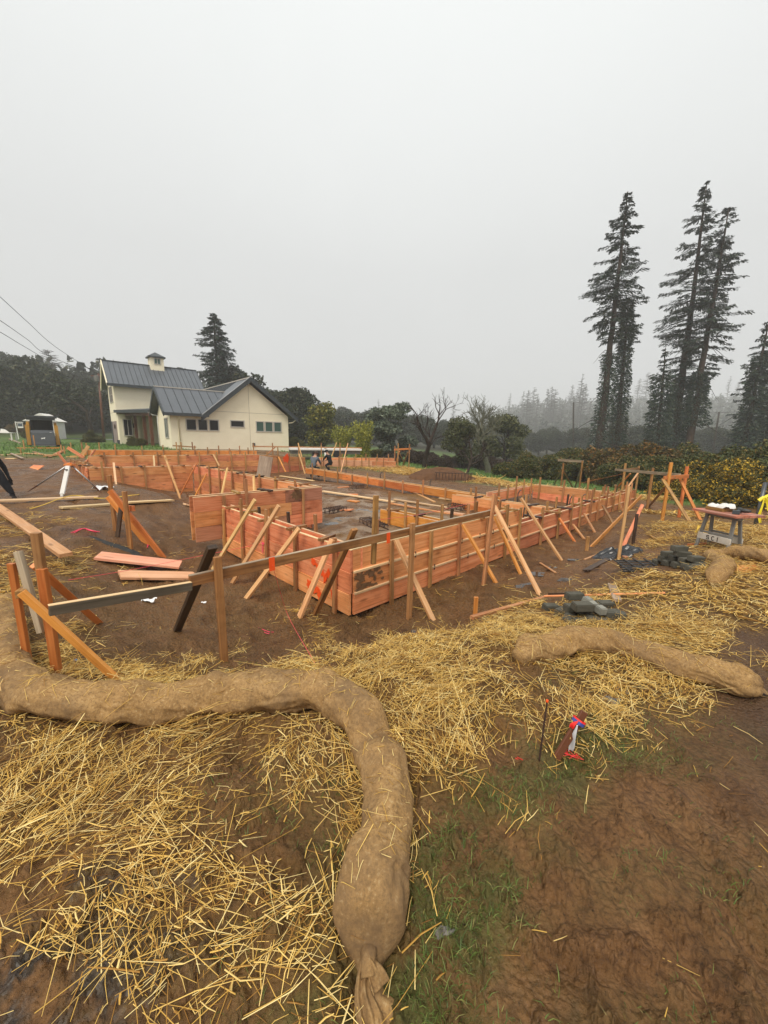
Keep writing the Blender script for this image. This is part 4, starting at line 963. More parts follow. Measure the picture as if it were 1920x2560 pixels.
mb = MB(); mb.box2((-1.75, 13, ZG), (5.7, 17.8, 5.4)); mb.prism([(-1.75, 13, 5.35), (-1.75, 17.8, 5.35), (-1.75, 15.4, 7.35)], (7.45, 0, 0)); hbuild('main_wall', mb, M['cream'])
mb = MB(); mb.box2((-1.745, 12.2, ZG), (-1.15, 13.0, 2.7)); mb.box2((-.6, 12.4, ZG), (-.1, 12.99, 2.7)); hbuild('porch_pillar', mb, M['cream'])
mb = MB(); mb.box2((-1.9, 4.2, ZG), (4, 13, -.28)); hbuild('porch_floor', mb, M['concrete'])
def slab(name, pts, thick, mat, parent=None):
    """roof plane: pts counter-clockwise seen from above, thickness downward along its normal"""
    P = [Vector(p) for p in pts]; n = (P[1]-P[0]).cross(P[2]-P[0]).normalized()
    if n.z < 0: n = -n
    mb = MB(); mb.prism(P, -n*thick); return hbuild(name, mb, mat, parent), n
def seams(parent, e0, e1, r0, r1, n, count, skip=0.0):
    """ribs from eave line e0-e1 up to ridge line r0-r1"""
    e0, e1, r0, r1 = map(Vector, (e0, e1, r0, r1))
    for i in range(count+1):
        f = i/count; a = e0.lerp(e1, f); b = r0.lerp(r1, f)
        if (b-a).length < .25: continue
        a = hm @ (a+n*.02); b = hm @ (b+n*.02); tim('seam', a, b, .045, .03, M['fascia'], parent, up=(hm.to_3x3() @ n))
# wing gable roof
RA, RZ = 5.78, 5.42
r_l, nl = slab('roof', [(2.1, -.45, 2.38), (RA, -.45, RZ), (RA, 12.5, RZ), (2.1, 12.5, 2.38)], .09, M['roof'])
r_r, nr = slab('roof', [(RA, -.45, RZ-.003), (9.62, -.45, 2.55), (9.62, 8.4, 2.55), (RA, 8.4, RZ-.003)], .09, M['roof'])
seams(r_r, (9.62, -.45, 2.55), (9.62, 8.4, 2.55), (RA, -.45, RZ), (RA, 8.4, RZ), nr, 18)
seams(r_l, (3.9, 2.6, 3.87), (3.9, 12.4, 3.87), (RA, 2.6, RZ), (RA, 12.4, RZ), nl, 20)
# rake boards on the gable
mb = MB(); mb.prism([(2.02, -.50, 2.02), (2.02, -.50, 2.40), (RA, -.50, RZ+.07), (RA, -.50, RZ-.33)], (0, .06, 0)); mb.prism([(RA, -.50, RZ+.07), (9.72, -.50, 2.52), (9.72, -.50, 2.18), (RA, -.50, RZ-.33)], (0, .06, 0)); hbuild('rake_board', mb, M['fascia'])
mb = MB(); mb.prism([(2.0, -.53, 2.40), (2.0, -.53, 2.46), (RA, -.53, RZ+.12), (RA, -.53, RZ+.065)], (0, .12, 0)); hbuild('rake_flashing', mb, flat('flashing', (.36, .37, .38), .35, .5, .05))
mb = MB(); mb.box2((9.6, -.5, 2.36), (9.74, 8.4, 2.56)); mb.box2((2.0, -.5, 2.05), (2.12, -.30, 2.35)); hbuild('gutter', mb, M['fascia'])
# cross gable on the left
c_f, nf = slab('roof', [(-.45, -.42, 2.50), (2.55, -.42, 2.50), (4.62, 2.2, 4.42), (-.45, 2.2, 4.42)], .09, M['roof'])
c_b, nb = slab('roof', [(-.45, 2.2, 4.417), (4.62, 2.2, 4.417), (2.5, 4.75, 2.52), (-.45, 4.75, 2.52)], .09, M['roof'])
for i in range(9):
    p = -.42+i*.60; zt_ = 4.42; qe = -.42
    if p > 2.55: t = (p-2.55)/(4.62-2.55); qe = -.42+2.62*t; ze = 2.50+1.92*t
    else: ze = 2.50
    tim('seam', hm @ (Vector((p, qe, ze))+nf*.02), hm @ (Vector((p, 2.2, zt_))+nf*.02), .045, .03, M['fascia'], c_f, up=hm.to_3x3() @ nf)
mb = MB(); mb.prism([(-.50, -.46, 2.24), (-.50, -.46, 2.54), (-.50, 2.2, 4.48), (-.50, 2.2, 4.16)], (.07, 0, 0)); mb.prism([(-.50, 2.2, 4.48), (-.50, 4.8, 2.56), (-.50, 4.8, 2.25), (-.50, 2.2, 4.16)], (.07, 0, 0)); hbuild('rake_board', mb, M['fascia'])
mb = MB(); mb.box2((-.5, -.52, 2.30), (2.5, -.40, 2.51)); hbuild('gutter', mb, M['fascia'])
mb = MB(); mb.box2((-.48, 2.12, 4.40), (4.6, 2.28, 4.47)); mb.box2((RA-.08, -.5, RZ-.02), (RA+.08, 12.5, RZ+.06)); hbuild('ridge_cap', mb, M['frame'])
# porch roof
mb = MB(); mb.prism([(-.55, 4.5, 2.62), (4, 4.5, 3.2), (4, 13, 3.2), (-1.95, 13, 2.82), (-1.95, 12.3, 2.80)], (0, 0, .24)); hbuild('porch_roof', mb, M['fascia'])
for q in (10.6, 7.0, 4.75):
    mb = MB(); mb.box2((-.52-.04*(q-4.75), q-.11, -.3), (-.30-.04*(q-4.75), q+.11, 2.66)); hbuild('porch_post', mb, M['post_brown'])
mb = MB(); mb.prism([(-.5, 4.6, 2.42), (-1.2, 12.1, 2.55), (-1.2, 12.1, 2.78), (-.5, 4.6, 2.66)], (.14, 0, 0)); hbuild('porch_beam', mb, M['post_brown'])
# two storey roof
m_f, n1 = slab('roof', [(-2.25, 12.5, 5.36), (6.1, 12.5, 5.36), (6.1, 15.4, 7.68), (-2.25, 15.4, 7.68)], .1, M['roof'])
m_b, n2 = slab('roof', [(-2.25, 15.4, 7.677), (6.1, 15.4, 7.677), (6.1, 18.3, 5.36), (-2.25, 18.3, 5.36)], .1, M['roof'])
seams(m_f, (-2.2, 12.5, 5.36), (6.05, 12.5, 5.36), (-2.2, 15.4, 7.68), (6.05, 15.4, 7.68), n1, 20)
mb = MB(); mb.prism([(-2.3, 12.45, 5.10), (-2.3, 12.45, 5.42), (-2.3, 15.4, 7.74), (-2.3, 15.4, 7.42)], (.07, 0, 0)); mb.prism([(-2.3, 15.4, 7.74), (-2.3, 18.35, 5.42), (-2.3, 18.35, 5.1), (-2.3, 15.4, 7.42)], (.07, 0, 0)); hbuild('rake_board', mb, M['cream'])
mb = MB(); mb.box2((-2.3, 12.36, 5.14), (6.15, 12.5, 5.38)); hbuild('gutter', mb, M['fascia'])
mb = MB(); mb.box2((-2.28, 15.31, 7.66), (6.1, 15.49, 7.74)); hbuild('ridge_cap', mb, M['fascia'])
# cupola
mb = MB(); mb.box2((1.72, 14.8, 7.0), (2.92, 16.0, 8.45)); cup = hbuild('cupola', mb, M['cream'])
mb = MB(); mb.box2((1.55, 14.63, 8.42), (3.09, 16.17, 8.54)); mb.add([(1.58, 14.66, 8.54), (3.06, 14.66, 8.54), (3.06, 16.14, 8.54), (1.58, 16.14, 8.54), (2.32, 15.4, 9.02)], [(0, 1, 4), (1, 2, 4), (2, 3, 4), (3, 0, 4)]); hbuild('cupola_roof', mb, M['fascia'], cup)
def window(p0, z0, p1, z1, plane, axis, glassm, bars=0, parent=None, fm='frame'):
    """axis 'p': on a wall facing -q at q=plane; axis 'q': on a wall facing -p at p=plane"""
    def B(mb, a0, a1, b0, b1, d0, d1):
        if axis == 'p': mb.box2((a0, plane-d1, b0), (a1, plane-d0, b1))
        else: mb.box2((plane-d1, a0, b0), (plane-d0, a1, b1))
    w = .07; mb = MB()
    B(mb, p0-w, p1+w, z0-w, z0, -.01, .05); B(mb, p0-w, p1+w, z1, z1+w, -.01, .05); B(mb, p0-w, p0, z0, z1, -.01, .05); B(mb, p1, p1+w, z0, z1, -.01, .05)
    fr = hbuild('window', mb, M[fm], parent)
    mb = MB(); B(mb, p0, p1, z0, z1, -.01, .012); hbuild('pane', mb, M[glassm], fr)
    for i in range(bars):
        c = p0+(p1-p0)*(i+1)/(bars+1); mb = MB(); B(mb, c-.025, c+.025, z0, z1, .012, .042); hbuild('mullion', mb, M[fm], fr)
    if bars == 2: mb = MB(); B(mb, p0, p1, (z0+z1)/2-.025, (z0+z1)/2+.025, .012, .035); hbuild('mullion', mb, M[fm], fr)
for a, b in ((1.06, 1.68), (1.86, 2.45), (2.66, 3.26)): window(a, 1.36, b, 2.08, 0, 'p', 'glass_dark')
window(4.24, 1.68, 5.22, 2.10, 0, 'p', 'glass_dark')
for a, b in ((6.27, 6.84), (7.02, 7.60), (7.78, 8.36)): window(a, 1.38, b, 2.10, 0, 'p', 'glass_green')
window(.7, .78, 1.7, 2.12, 0, 'q', 'glass_green', 1)
window(14.2, 3.9, 16.5, 5.25, -1.75, 'q', 'glass_dark', 2)
window(-1.35 - 0.0, .8, -.75, 2.2, 12.19, 'p', 'glass_dark', 1)
window(2.1, 7.85, 2.58, 8.32, 14.8, 'p', 'glass_green', 1, cup)
mb = MB(); mb.box2((-1.80, 13.5, ZG), (-1.74, 17.3, 2.08)); dr = hbuild('door', mb, M['door'])
mb = MB(); mb.box2((-1.83, 16.5, ZG), (-1.79, 17.35, 2.1)); hbuild('door_jamb', mb, M['fascia'], dr)
mb = MB(); mb.lathe([(.02, 0), (.22, .02), (.26, .05), (.20, .08), (.05, .08)], 14); put('wreath', mb.mesh('wreath', M['dark'], True), dr, hm @ Matrix.Translation((-1.82, 14.3, 1.6)) @ Matrix.Rotation(-math.pi/2, 4, 'Y'))
mb = MB(); mb.box2((-1.95, 12.55, .0), (-1.76, 12.75, .35)); mb.box2((-.62, 12.1, 1.5), (-.45, 12.38, 1.9)); hbuild('wall_lantern', mb, M['fascia'])
mb = MB(); mb.tube([(.55, -.42, 2.3), (.55, -.25, 2.15), (.55, -.05, 2.1), (.55, -.05, -1.2)], .04, 8); hbuild('downspout', mb, M['cream'], None, True)
mb = MB(); mb.tube([(9.62, -.3, 2.36), (9.4, -.15, 2.15), (9.12, .05, 2.1)], .04, 8); hbuild('downspout', mb, M['cream'], None, True)
mb = MB(); mb.tube([(-.55, 4.6, 2.66), (-.3, 4.3, 2.45), (-.05, 4.05, 2.42), (-.05, 4.05, -.5)], .04, 8); hbuild('downspout', mb, M['white'], None, True)
mb = MB(); mb.box2((2.5, -.006, 2.76), (9.04, .02, 2.785)); mb.box2((5.70, -.006, ZG), (5.725, .02, 5.05)); mb.box2((-1.756, 13, 2.9), (-1.73, 17.8, 2.93)); hbuild('control_joint', mb, M['joint'])
mb = MB(); mb.box2((5.86, -.06, .18), (6.06, .01, .42)); hbuild('meter_box', mb, M['grey'] if False else M['fascia'])

# ------------------------------------------------------------------ vegetation
def leaf_mat(name, stops, rough=.6, spec=.25):
    k = NM(name, rough, spec); c = k.ramp(k.island(), stops); k.color(c); return k.m
M['bark'] = flat('dark_wet_bark', (.040, .028, .022), .85, .2, .35, 6, .6)
M['bark_red'] = flat('redwood_bark', (.060, .038, .028), .85, .2, .3, 3, .6)
M['bark_grey'] = flat('lichen_grey_bark', (.12, .12, .085), .85, .2, .45, 5, .5)
M['bark_dead'] = flat('dead_grey_wood', (.10, .09, .08), .85, .2, .3, 4)
M['needle'] = leaf_mat('redwood_needles', [(0, (.014, .026, .020)), (.5, (.034, .056, .040)), (.85, (.055, .080, .048)), (1, (.09, .095, .05))])
M['needle2'] = leaf_mat('blue_green_needles', [(0, (.012, .026, .018)), (.5, (.025, .048, .033)), (1, (.05, .075, .045))])
M['leaf_oak'] = leaf_mat('dark_oak_leaves', [(0, (.012, .018, .008)), (.5, (.028, .038, .016)), (.85, (.045, .055, .022)), (1, (.075, .07, .028))])
M['leaf_olive'] = leaf_mat('olive_oak_leaves', [(0, (.030, .038, .014)), (.5, (.07, .08, .028)), (1, (.13, .13, .05))])
M['leaf_bush'] = leaf_mat('hedge_leaves', [(0, (.022, .032, .009)), (.45, (.058, .074, .018)), (.75, (.10, .10, .024)), (.92, (.16, .12, .028)), (1, (.22, .12, .03))])
M['leaf_rust'] = leaf_mat('autumn_hedge_leaves', [(0, (.035, .035, .010)), (.45, (.085, .070, .018)), (.75, (.15, .095, .024)), (1, (.25, .11, .026))])
M['leaf_yellow'] = leaf_mat('yellow_autumn_leaves', [(0, (.04, .04, .010)), (.55, (.085, .085, .018)), (.72, (.32, .20, .02)), (1, (.62, .40, .035))])
M['leaf_autumn'] = leaf_mat('yellow_green_leaves', [(0, (.05, .065, .012)), (.5, (.12, .13, .02)), (1, (.26, .21, .03))])
M['bamboo'] = leaf_mat('bamboo_leaves', [(0, (.10, .12, .012)), (.5, (.24, .25, .03)), (1, (.42, .38, .06))])
M['leaf_greygreen'] = leaf_mat('grey_green_leaves', [(0, (.04, .055, .035)), (.5, (.11, .14, .095)), (1, (.21, .24, .17))])
M['brush'] = leaf_mat('brown_brush', [(0, (.02, .013, .010)), (.5, (.05, .033, .024)), (1, (.085, .06, .04))])
def quads(P, A, B):
    """leaf faces: centres P, half axes A, B -> arrays"""
    n = len(P); V = np.stack([P-A-B, P+A-B*.6, P+A*1.0+B, P-A*.6+B], 1).reshape(-1, 3)
    return V, np.arange(n*4).reshape(-1, 4)
def rand_dirs(n, rng):
    d = rng.normal(size=(n, 3)); return d/np.linalg.norm(d, axis=1)[:, None]
def leaves(P, size, rng, asp=.5, flatten=0.0):
    n = len(P); a = rand_dirs(n, rng); a[:, 2] *= (1-flatten); a /= np.linalg.norm(a, axis=1)[:, None]
    b = np.cross(a, rand_dirs(n, rng)); b /= np.linalg.norm(b, axis=1)[:, None]
    s = (size*rng.uniform(.6, 1.35, n))[:, None]; return quads(P, a*s, b*s*asp)
def merge(Ls):
    V = []; F = []; o = 0
    for v, f in Ls: V.append(v); F.append(f+o); o += len(v)
    return np.vstack(V), np.vstack(F)
def redwood(name, label, cat, group, base, top, r0, crown, seed, ntier=60, spray=.5, mat='needle', skirt=0.0, dead=10, gap=.25):
    """crown: list of (height fraction, branch reach in metres); skirt = radius of the leafy growth clothing the lower trunk"""
    rng = np.random.default_rng(seed); base = Vector(base); ax = Vector(top)-base; h = ax.length; axn = np.array(ax/h)
    root = empty(name, base); tag(root, label, cat, group)
    mb = MB(); n = 14; pts = []; wob = rng.normal(0, .012, (n+1, 2))*h*.15
    for i in range(n+1):
        f = i/n; pts.append(Vector(axn)*(h*f)+Vector((wob[i, 0]*math.sin(f*3.1), wob[i, 1]*math.sin(f*3.1), -.4 if i == 0 else 0)))
    mb.tube(pts, [r0*(1.25 if i == 0 else 1)*(1-i/n)**.8+.03 for i in range(n+1)], 9); put('trunk', mb.mesh('trunk', M['bark_red'], True), root)
    PT = np.array(pts); cf = np.array([c[0] for c in crown]); cr_ = np.array([c[1] for c in crown])
    limb = MB(); Ls = []
    for i in range(ntier):
        f = cf[0]+(cf[-1]-cf[0])*(i+rng.uniform(0, 1))/ntier; reach = np.interp(f, cf, cr_)
        c = np.array([np.interp(f*n, np.arange(n+1), PT[:, k]) for k in range(3)])
        for q in range(rng.integers(3, 6)):
            if rng.uniform() < gap+.02: continue
            az = rng.uniform(0, 2*math.pi); ln = reach*rng.uniform(.45, 1.12); d = np.array([math.cos(az), math.sin(az), 0])
            t = np.linspace(0, 1, 7); el = rng.uniform(-.10, .30)-.25*(1-f)
            br = c+d*(t*ln)[:, None]+np.array([0, 0, 1])*(el*t*ln-.20*ln*t*t+.12*ln*t**3)[:, None]
            limb.tube([Vector(p) for p in br[::2]], [.05*(ln/4+.3), .035*(ln/4+.3), .02, .01][:4], 4, False)
            m_ = int(ln*24/spray*.6)+8; tt = rng.uniform(.12, 1.02, m_)**.75
            pp = np.stack([np.interp(tt, t, br[:, k]) for k in range(3)], -1)
            side = np.cross(d, [0, 0, 1]); sp = rng.normal(0, .17, m_)*ln*(1.1-tt)
            pp = pp+side*sp[:, None]+rng.normal(0, .05, (m_, 3))*ln*.4; pp[:, 2] -= np.abs(rng.normal(0, .10, m_))*spray*2
            dd = d*.8+side*np.sign(sp)[:, None]*rng.uniform(.1, .9, m_)[:, None]+np.array([0, 0, -.35])+rng.normal(0, .25, (m_, 3)); dd /= np.linalg.norm(dd, axis=1)[:, None]
            bb_ = np.cross(dd, [0, 0, 1])+rng.normal(0, .3, (m_, 3)); bb_ /= np.linalg.norm(bb_, axis=1)[:, None]
            s = (spray*rng.uniform(.5, 1.15, m_))[:, None]; Ls.append(quads(pp, dd*s*.43, bb_*s*.105))
    if skirt:
        m_ = int(skirt[1]*2600); f = rng.uniform(skirt[2], skirt[3], m_)
        c = np.stack([np.interp(f*n, np.arange(n+1), PT[:, k]) for k in range(3)], -1)
        az = rng.uniform(0, 2*np.pi, m_); rr = skirt[0]*(rng.uniform(.15, 1, m_)**.6)*(.65+.55*vnoise(f*30, az*1.2, seed))*np.interp(f, [skirt[2], skirt[3]], [1.25, .75])
        dd = np.stack([np.cos(az), np.sin(az), rng.normal(-.35, .4, m_)], -1); dd /= np.linalg.norm(dd, axis=1)[:, None]
        pp = c+np.stack([np.cos(az)*rr, np.sin(az)*rr, rng.normal(0, .2, m_)], -1)
        bb_ = np.cross(dd, rand_dirs(m_, rng)); bb_ /= np.linalg.norm(bb_, axis=1)[:, None]; s = (spray*.8*rng.uniform(.5, 1.2, m_))[:, None]
        Ls.append(quads(pp, dd*s*.4, bb_*s*.13))
    for q in range(dead):
        f = rng.uniform(.10, .55); c = np.array([np.interp(f*n, np.arange(n+1), PT[:, k]) for k in range(3)]); az = rng.uniform(0, 2*math.pi); ln = rng.uniform(1.5, 4.2)*min(1, h/28)
        d = np.array([math.cos(az), math.sin(az), 0]); limb.tube([Vector(c+d*ln*t+np.array([0, 0, (-.12*t-.25*t*t+.1*math.sin(t*5))*ln])) for t in (0, .3, .6, .85, 1)], [.05, .04, .03, .02, .01], 4, False)
    limb.build('limb', M['bark'], root)
    V, F = merge(Ls); put('crown', fastmesh('crown', V, F, M[mat]), root); return root
def lobe_points(lobes, n, rng, shell=.55):
    """points spread through ellipsoidal lobes, denser towards their surfaces"""
    w = np.array([l[3]*l[3]*l[4] for l in lobes]) if len(lobes[0]) > 4 else None
    idx = rng.choice(len(lobes), n, p=w/w.sum()); L_ = np.array(lobes)[idx]
    d = rand_dirs(n, rng); r = rng.uniform(shell**3, 1, n)**(1/3)
    bump = .80+.35*vnoise(d[:, 0]*2.6+idx*3.1, d[:, 2]*2.6+d[:, 1]*1.7, 5)
    return L_[:, :3]+d*(r*bump)[:, None]*np.stack([L_[:, 3], L_[:, 3], L_[:, 4]], -1)
def limbs_to(mb, base, targets, r0, rng, fork=.35):
    for t in targets:
        a = Vector(base); b = Vector(t); k = Vector((0, 0, (b.z-a.z)))*fork
        m1 = a.lerp(b, .35)+k*.35+Vector(rng.normal(0, .08, 3))*(b-a).length; m2 = a.lerp(b, .7)+k*.2+Vector(rng.normal(0, .08, 3))*(b-a).length
        mb.tube([a, m1, m2, b], [r0, r0*.65, r0*.4, r0*.12], 5, False)
def broadleaf_meshes(h, w, trunk_h, nl, leaf, mat, seed, nlobes=14, squash=.75, bark='bark', lowlobes=False):
    rng = np.random.default_rng(seed); lobes = []
    for i in range(nlobes):
        a = rng.uniform(0, 2*np.pi); f = rng.uniform(0, 1); zz = trunk_h+(h-trunk_h)*(rng.uniform(.15, .85) if not lowlobes else rng.uniform(.0, .85))
        env = math.sqrt(max(.05, 1-((zz-trunk_h)/(h-trunk_h)*1.7-.75)**2)); r = w*.5*env*math.sqrt(f)*.75
        s = w*rng.uniform(.13, .24); lobes.append((r*math.cos(a), r*math.sin(a), zz, s, s*squash))
    P = lobe_points(lobes, nl, rng, .45); k = P[:, 2] > .1; V, F = leaves(P[k], leaf, rng, .6, .25)
    mb = MB(); mb.tube([(0, 0, -.5), (rng.normal(0, .1), rng.normal(0, .1), trunk_h*.6), (rng.normal(0, .2), rng.normal(0, .2), trunk_h*1.1)], [w*.035+.06, w*.028+.05, w*.022+.03], 8)
    limbs_to(mb, (0, 0, trunk_h*.9), [l[:3] for l in lobes], w*.014+.02, rng)
    return fastmesh('crown', V, F, M[mat]), mb.mesh('trunk', M[bark], True)
def tree_obj(name, meshes, base, rz, sc, label, cat, group=None):
    root = empty(name, mat=Matrix.Translation(base) @ Matrix.Rotation(rz, 4, 'Z') @ Matrix.Scale(sc, 4)); tag(root, label, cat, group)
    put('crown', meshes[0], root); put('trunk', meshes[1], root); return root
def bare_mesh(h, seed, r0, spread=.55, levels=5, upright=.35, bark='bark', kids=(3, 4), fork=.3, lean=0):
    rng = np.random.default_rng(seed); mb = MB()
    def grow(p, d, L, r, lev):
        pts = [p]; q = p; dd = d
        for i in range(3):
            dd = (dd+Vector(rng.normal(0, .14, 3))+Vector((0, 0, upright*.12))).normalized(); q = q+dd*(L/3); pts.append(q)
        mb.tube(pts, [r, r*.87, r*.74, r*.6], 6 if lev < 2 else 4 if lev < 4 else 3, False)
        if lev >= levels: return
        k = int(rng.integers(kids[0], kids[1]+1))
        for j in range(k):
            t = 1.0 if j == 0 else rng.uniform(.4, 1); i = min(2, int(t*3)); o = pts[i].lerp(pts[i+1], t*3-i)
            sd = Vector(rng.normal(0, 1, 3)); sd = (sd-dd*sd.dot(dd)).normalized()
            nd = (dd*(1-spread*rng.uniform(.5, 1.1))+sd*spread*rng.uniform(.7, 1.3)+Vector((0, 0, upright*.5))).normalized()
            grow(o, nd, L*rng.uniform(.58, .82), max(r*.68*rng.uniform(.6, 1), .011), lev+1)
    d0 = Vector((lean, 0, 1)).normalized()
    grow(Vector((0, 0, -.3)), d0, h*fork+.3, r0, 0)
    k = h/max(v[2] for v in mb.v); mb.v = [(v[0]*k, v[1]*k, v[2]*k) for v in mb.v]; return mb
def bare_tree(name, label, base, mb, bark, group=None, scale=1, cat='tree'):
    root = empty(name, mat=Matrix.Translation(base) @ Matrix.Scale(scale, 4)); tag(root, label, cat, group)
    lim = MB(); tk = MB(); n0 = 24       # first tube (trunk) has 4 rings x 6
    tk.v = mb.v[:n0]; tk.f = [f for f in mb.f if max(f) < n0]; tk.mi = [0]*len(tk.f)
    lim.v = mb.v; lim.f = [f for f in mb.f if max(f) >= n0]; lim.mi = [0]*len(lim.f)
    put('trunk', tk.mesh('trunk', M[bark], True), root); put('branches', lim.mesh('branches', M[bark]), root); return root
def bush_mesh(w, d, h, nl, leaf, mat, seed, stems=14):
    rng = np.random.default_rng(seed); lobes = []
    for i in range(22):
        x = rng.uniform(-.5, .5)*w; y = rng.uniform(-.5, .5)*d; e_ = max(.12, 1-(2*x/w)**2*.75-(2*y/d)**2*.4); z = rng.uniform(.12, .82)*h*e_
        s = min(w, d, h*1.3)*rng.uniform(.16, .26); lobes.append((x*.9, y*.9, z, s, s*.8))
    P = lobe_points(lobes, nl, rng, .5); P = P[P[:, 2] > .03]; V, F = leaves(P, leaf, rng, .55, .2)
    mb = MB()
    for i in range(stems):
        a = rng.uniform(-.3, .3)*w, rng.uniform(-.3, .3)*d; l = lobes[i % len(lobes)]
        mb.tube([(a[0], a[1], -.2), ((a[0]+l[0])/2, (a[1]+l[1])/2, l[2]*.6), (l[0]+rng.normal(0, .2), l[1], l[2]+h*.12)], [.035, .022, .008], 4, False)
    return fastmesh('crown', V, F, M[mat]), mb.mesh('stems', M['bark'])
def bush(label, u, depth, meshes, rz=0, sc=1, group='shrubs along the edge of the garden', cat='shrub', dz=0):
    root = empty('shrub', mat=Matrix.Translation(at(u, depth)+Vector((0, 0, dz))) @ Matrix.Rotation(rz, 4, 'Z') @ Matrix.Scale(sc, 4)); tag(root, label, cat, group)
    put('crown', meshes[0], root); put('stems', meshes[1], root); return root
GR = 'tall redwoods beyond the hedge'
def rw(label, ub, vt, ut, depth, r0, crown, seed, **k):
    b = at(ub, depth); b.z -= .3; t = D(ut, vt, depth); return redwood('redwood_tree', label, 'tree', GR, b, t, r0, crown, seed, **k)
rw('leftmost tall redwood with broad ragged crown and bare middle trunk', 1500, 478, 1570, 50, .48, [(.50, 1.2), (.58, 3.3), (.68, 3.9), (.78, 2.7), (.9, 1.7), (1, .45)], 11, ntier=64, skirt=(1.15, 1.4, .03, .46), gap=.3)
rw('shorter redwood stem clothed in dense dark growth beside the leftmost tall redwood', 1549, 742, 1572, 51.5, .42, [(.72, 1.2), (.85, 1.8), (1, .5)], 12, ntier=18, skirt=(1.1, 3.2, .02, .96), dead=14)
rw('tallest redwood with pointed top, in the right hand clump', 1690, 455, 1768, 52, .50, [(.34, 1.5), (.45, 2.2), (.58, 4.0), (.7, 3.6), (.82, 2.5), (.92, 1.5), (1, .3)], 13, ntier=74, skirt=(1.9, 3.2, .03, .36), gap=.28)
rw('leaning redwood with its bare trunk showing down to the hedge', 1726, 520, 1822, 50, .46, [(.40, 1.6), (.5, 3.2), (.62, 3.6), (.72, 2.9), (.82, 2.4), (.92, 1.5), (1, .7)], 14, ntier=60, skirt=(1.4, 1.3, .22, .42), gap=.34)
rw('low bushy redwood at the left foot of the right hand clump', 1653, 868, 1664, 49, .25, [(.05, 2.2), (.4, 1.9), (.8, .9), (1, .2)], 15, ntier=40, dead=3, skirt=(1.6, 2.0, .02, .8))
rw('redwood at the right edge of the picture with narrow ragged crown', 1862, 803, 1922, 47, .36, [(.12, 1.6), (.4, 2.0), (.7, 1.7), (1, .5)], 16, ntier=50, skirt=(1.2, 2.4, .1, .8))
rw('second redwood half cut off by the right edge', 1930, 760, 1965, 49, .38, [(.12, 2.0), (.5, 2.6), (.8, 1.7), (1, .5)], 17, ntier=50, skirt=(1.5, 2.4, .05, .7))
b = at(556, 62); t = D(533, 783, 62)
redwood('conifer_tree', 'dark dense conifer rising behind the house roof', 'tree', None, b, t, .5, [(.30, 1.2), (.42, 1.3), (.48, 2.2), (.58, 3.0), (.7, 3.0), (.85, 2.2), (.95, 1.2), (1, .3)], 18, ntier=80, spray=.6, mat='needle2', skirt=(2.3, 3.4, .1, .46), dead=26, gap=.1)
# dead conifer on the left and the misty snags on the right
def snag_mesh(h, r, seed, nb=60, reach=.16, up=.1, th=1.0):
    rng = np.random.default_rng(seed); mb = MB(); mb.tube([(0, 0, -1), (0, 0, h*.5), (rng.normal(0, .1), 0, h)], [r, r*.6, .02], 6)
    lm = MB()
    for i in range(nb):
        f = rng.uniform(.22, .98); ln = h*reach*(1.05-f)**.6*rng.uniform(.5, 1.1); az = rng.uniform(0, 2*math.pi); d = Vector((math.cos(az), math.sin(az), 0))
        p = Vector((0, 0, h*f)); e = [p, p+d*ln*.5+Vector((0, 0, up*ln*.2)), p+d*ln+Vector((0, 0, up*ln))]; lm.tube(e, [(.03+r*.1)*th, .03*th, .02*th], 3, False)
        for k in range(4):
            t = rng.uniform(.3, .95); o = e[0].lerp(e[2], t); sd = Vector((-d.y, d.x, 0))*rng.choice([-1, 1]); lm.tube([o, o+(sd*.6+d*.6+Vector((0, 0, .15)))*ln*.35], [.022*th, .014*th], 3, False)
    return mb.mesh('trunk', M['bark_dead'], True), lm.mesh('branches', M['bark_dead'])
def snag(label, base, ms, sc, group, rz=0):
    root = empty('dead_conifer', mat=Matrix.Translation(base) @ Matrix.Rotation(rz, 4, 'Z') @ Matrix.Scale(sc, 4)); tag(root, label, 'tree', group); put('trunk', ms[0], root); put('branches', ms[1], root)
sm = [snag_mesh(15, .20, 50+i, 110+i*20, .15+.035*i, .1, 1.6) for i in range(4)]
p = D(150, 985, 76); dead1 = snag_mesh(11, .22, 61, 130, .34, .22); q = at(150, 76); snag('grey leafless conifer standing out above the dark wooded slope', q, dead1, (zat(147, 876, q)-q.z)/11, None)
GS = 'bare snags fading into the mist'
rg = random.Random(5)
for i, u in enumerate([1268, 1300, 1312, 1326, 1344, 1352, 1370, 1378, 1392, 1405, 1418, 1432, 1440, 1452, 1466, 1398, 1336, 1360, 1425, 1446, 1205, 1182, 1080, 960, 945, 1130]):
    dp = rg.uniform(270, 400); b = at(u, dp); b.z -= .5; snag('bare grey conifer snag fading into the mist', b, sm[i % 4], 2.0*rg.uniform(.55, 1.12)*(1.25 if u in (1312, 1440) else 1), GS, rg.uniform(0, 6))
for i, u in enumerate([1800, 1812, 1823, 1834, 1846, 1858, 1580, 1600, 1620]):
    dp = rg.uniform(480, 580); b = at(u, dp); b.z -= .5; snag('pale burnt snag high on the fogged hillside', b, sm[i % 4], 2.7*rg.uniform(.7, 1.1), 'snags on the fogged hillside', rg.uniform(0, 6))
for i, (u, vt, dp) in enumerate([(1352+90, 990, 70), (1797, 1040, 62), (1432, 1010, 66)]):
    b = at(u, dp); ms = sm[0]
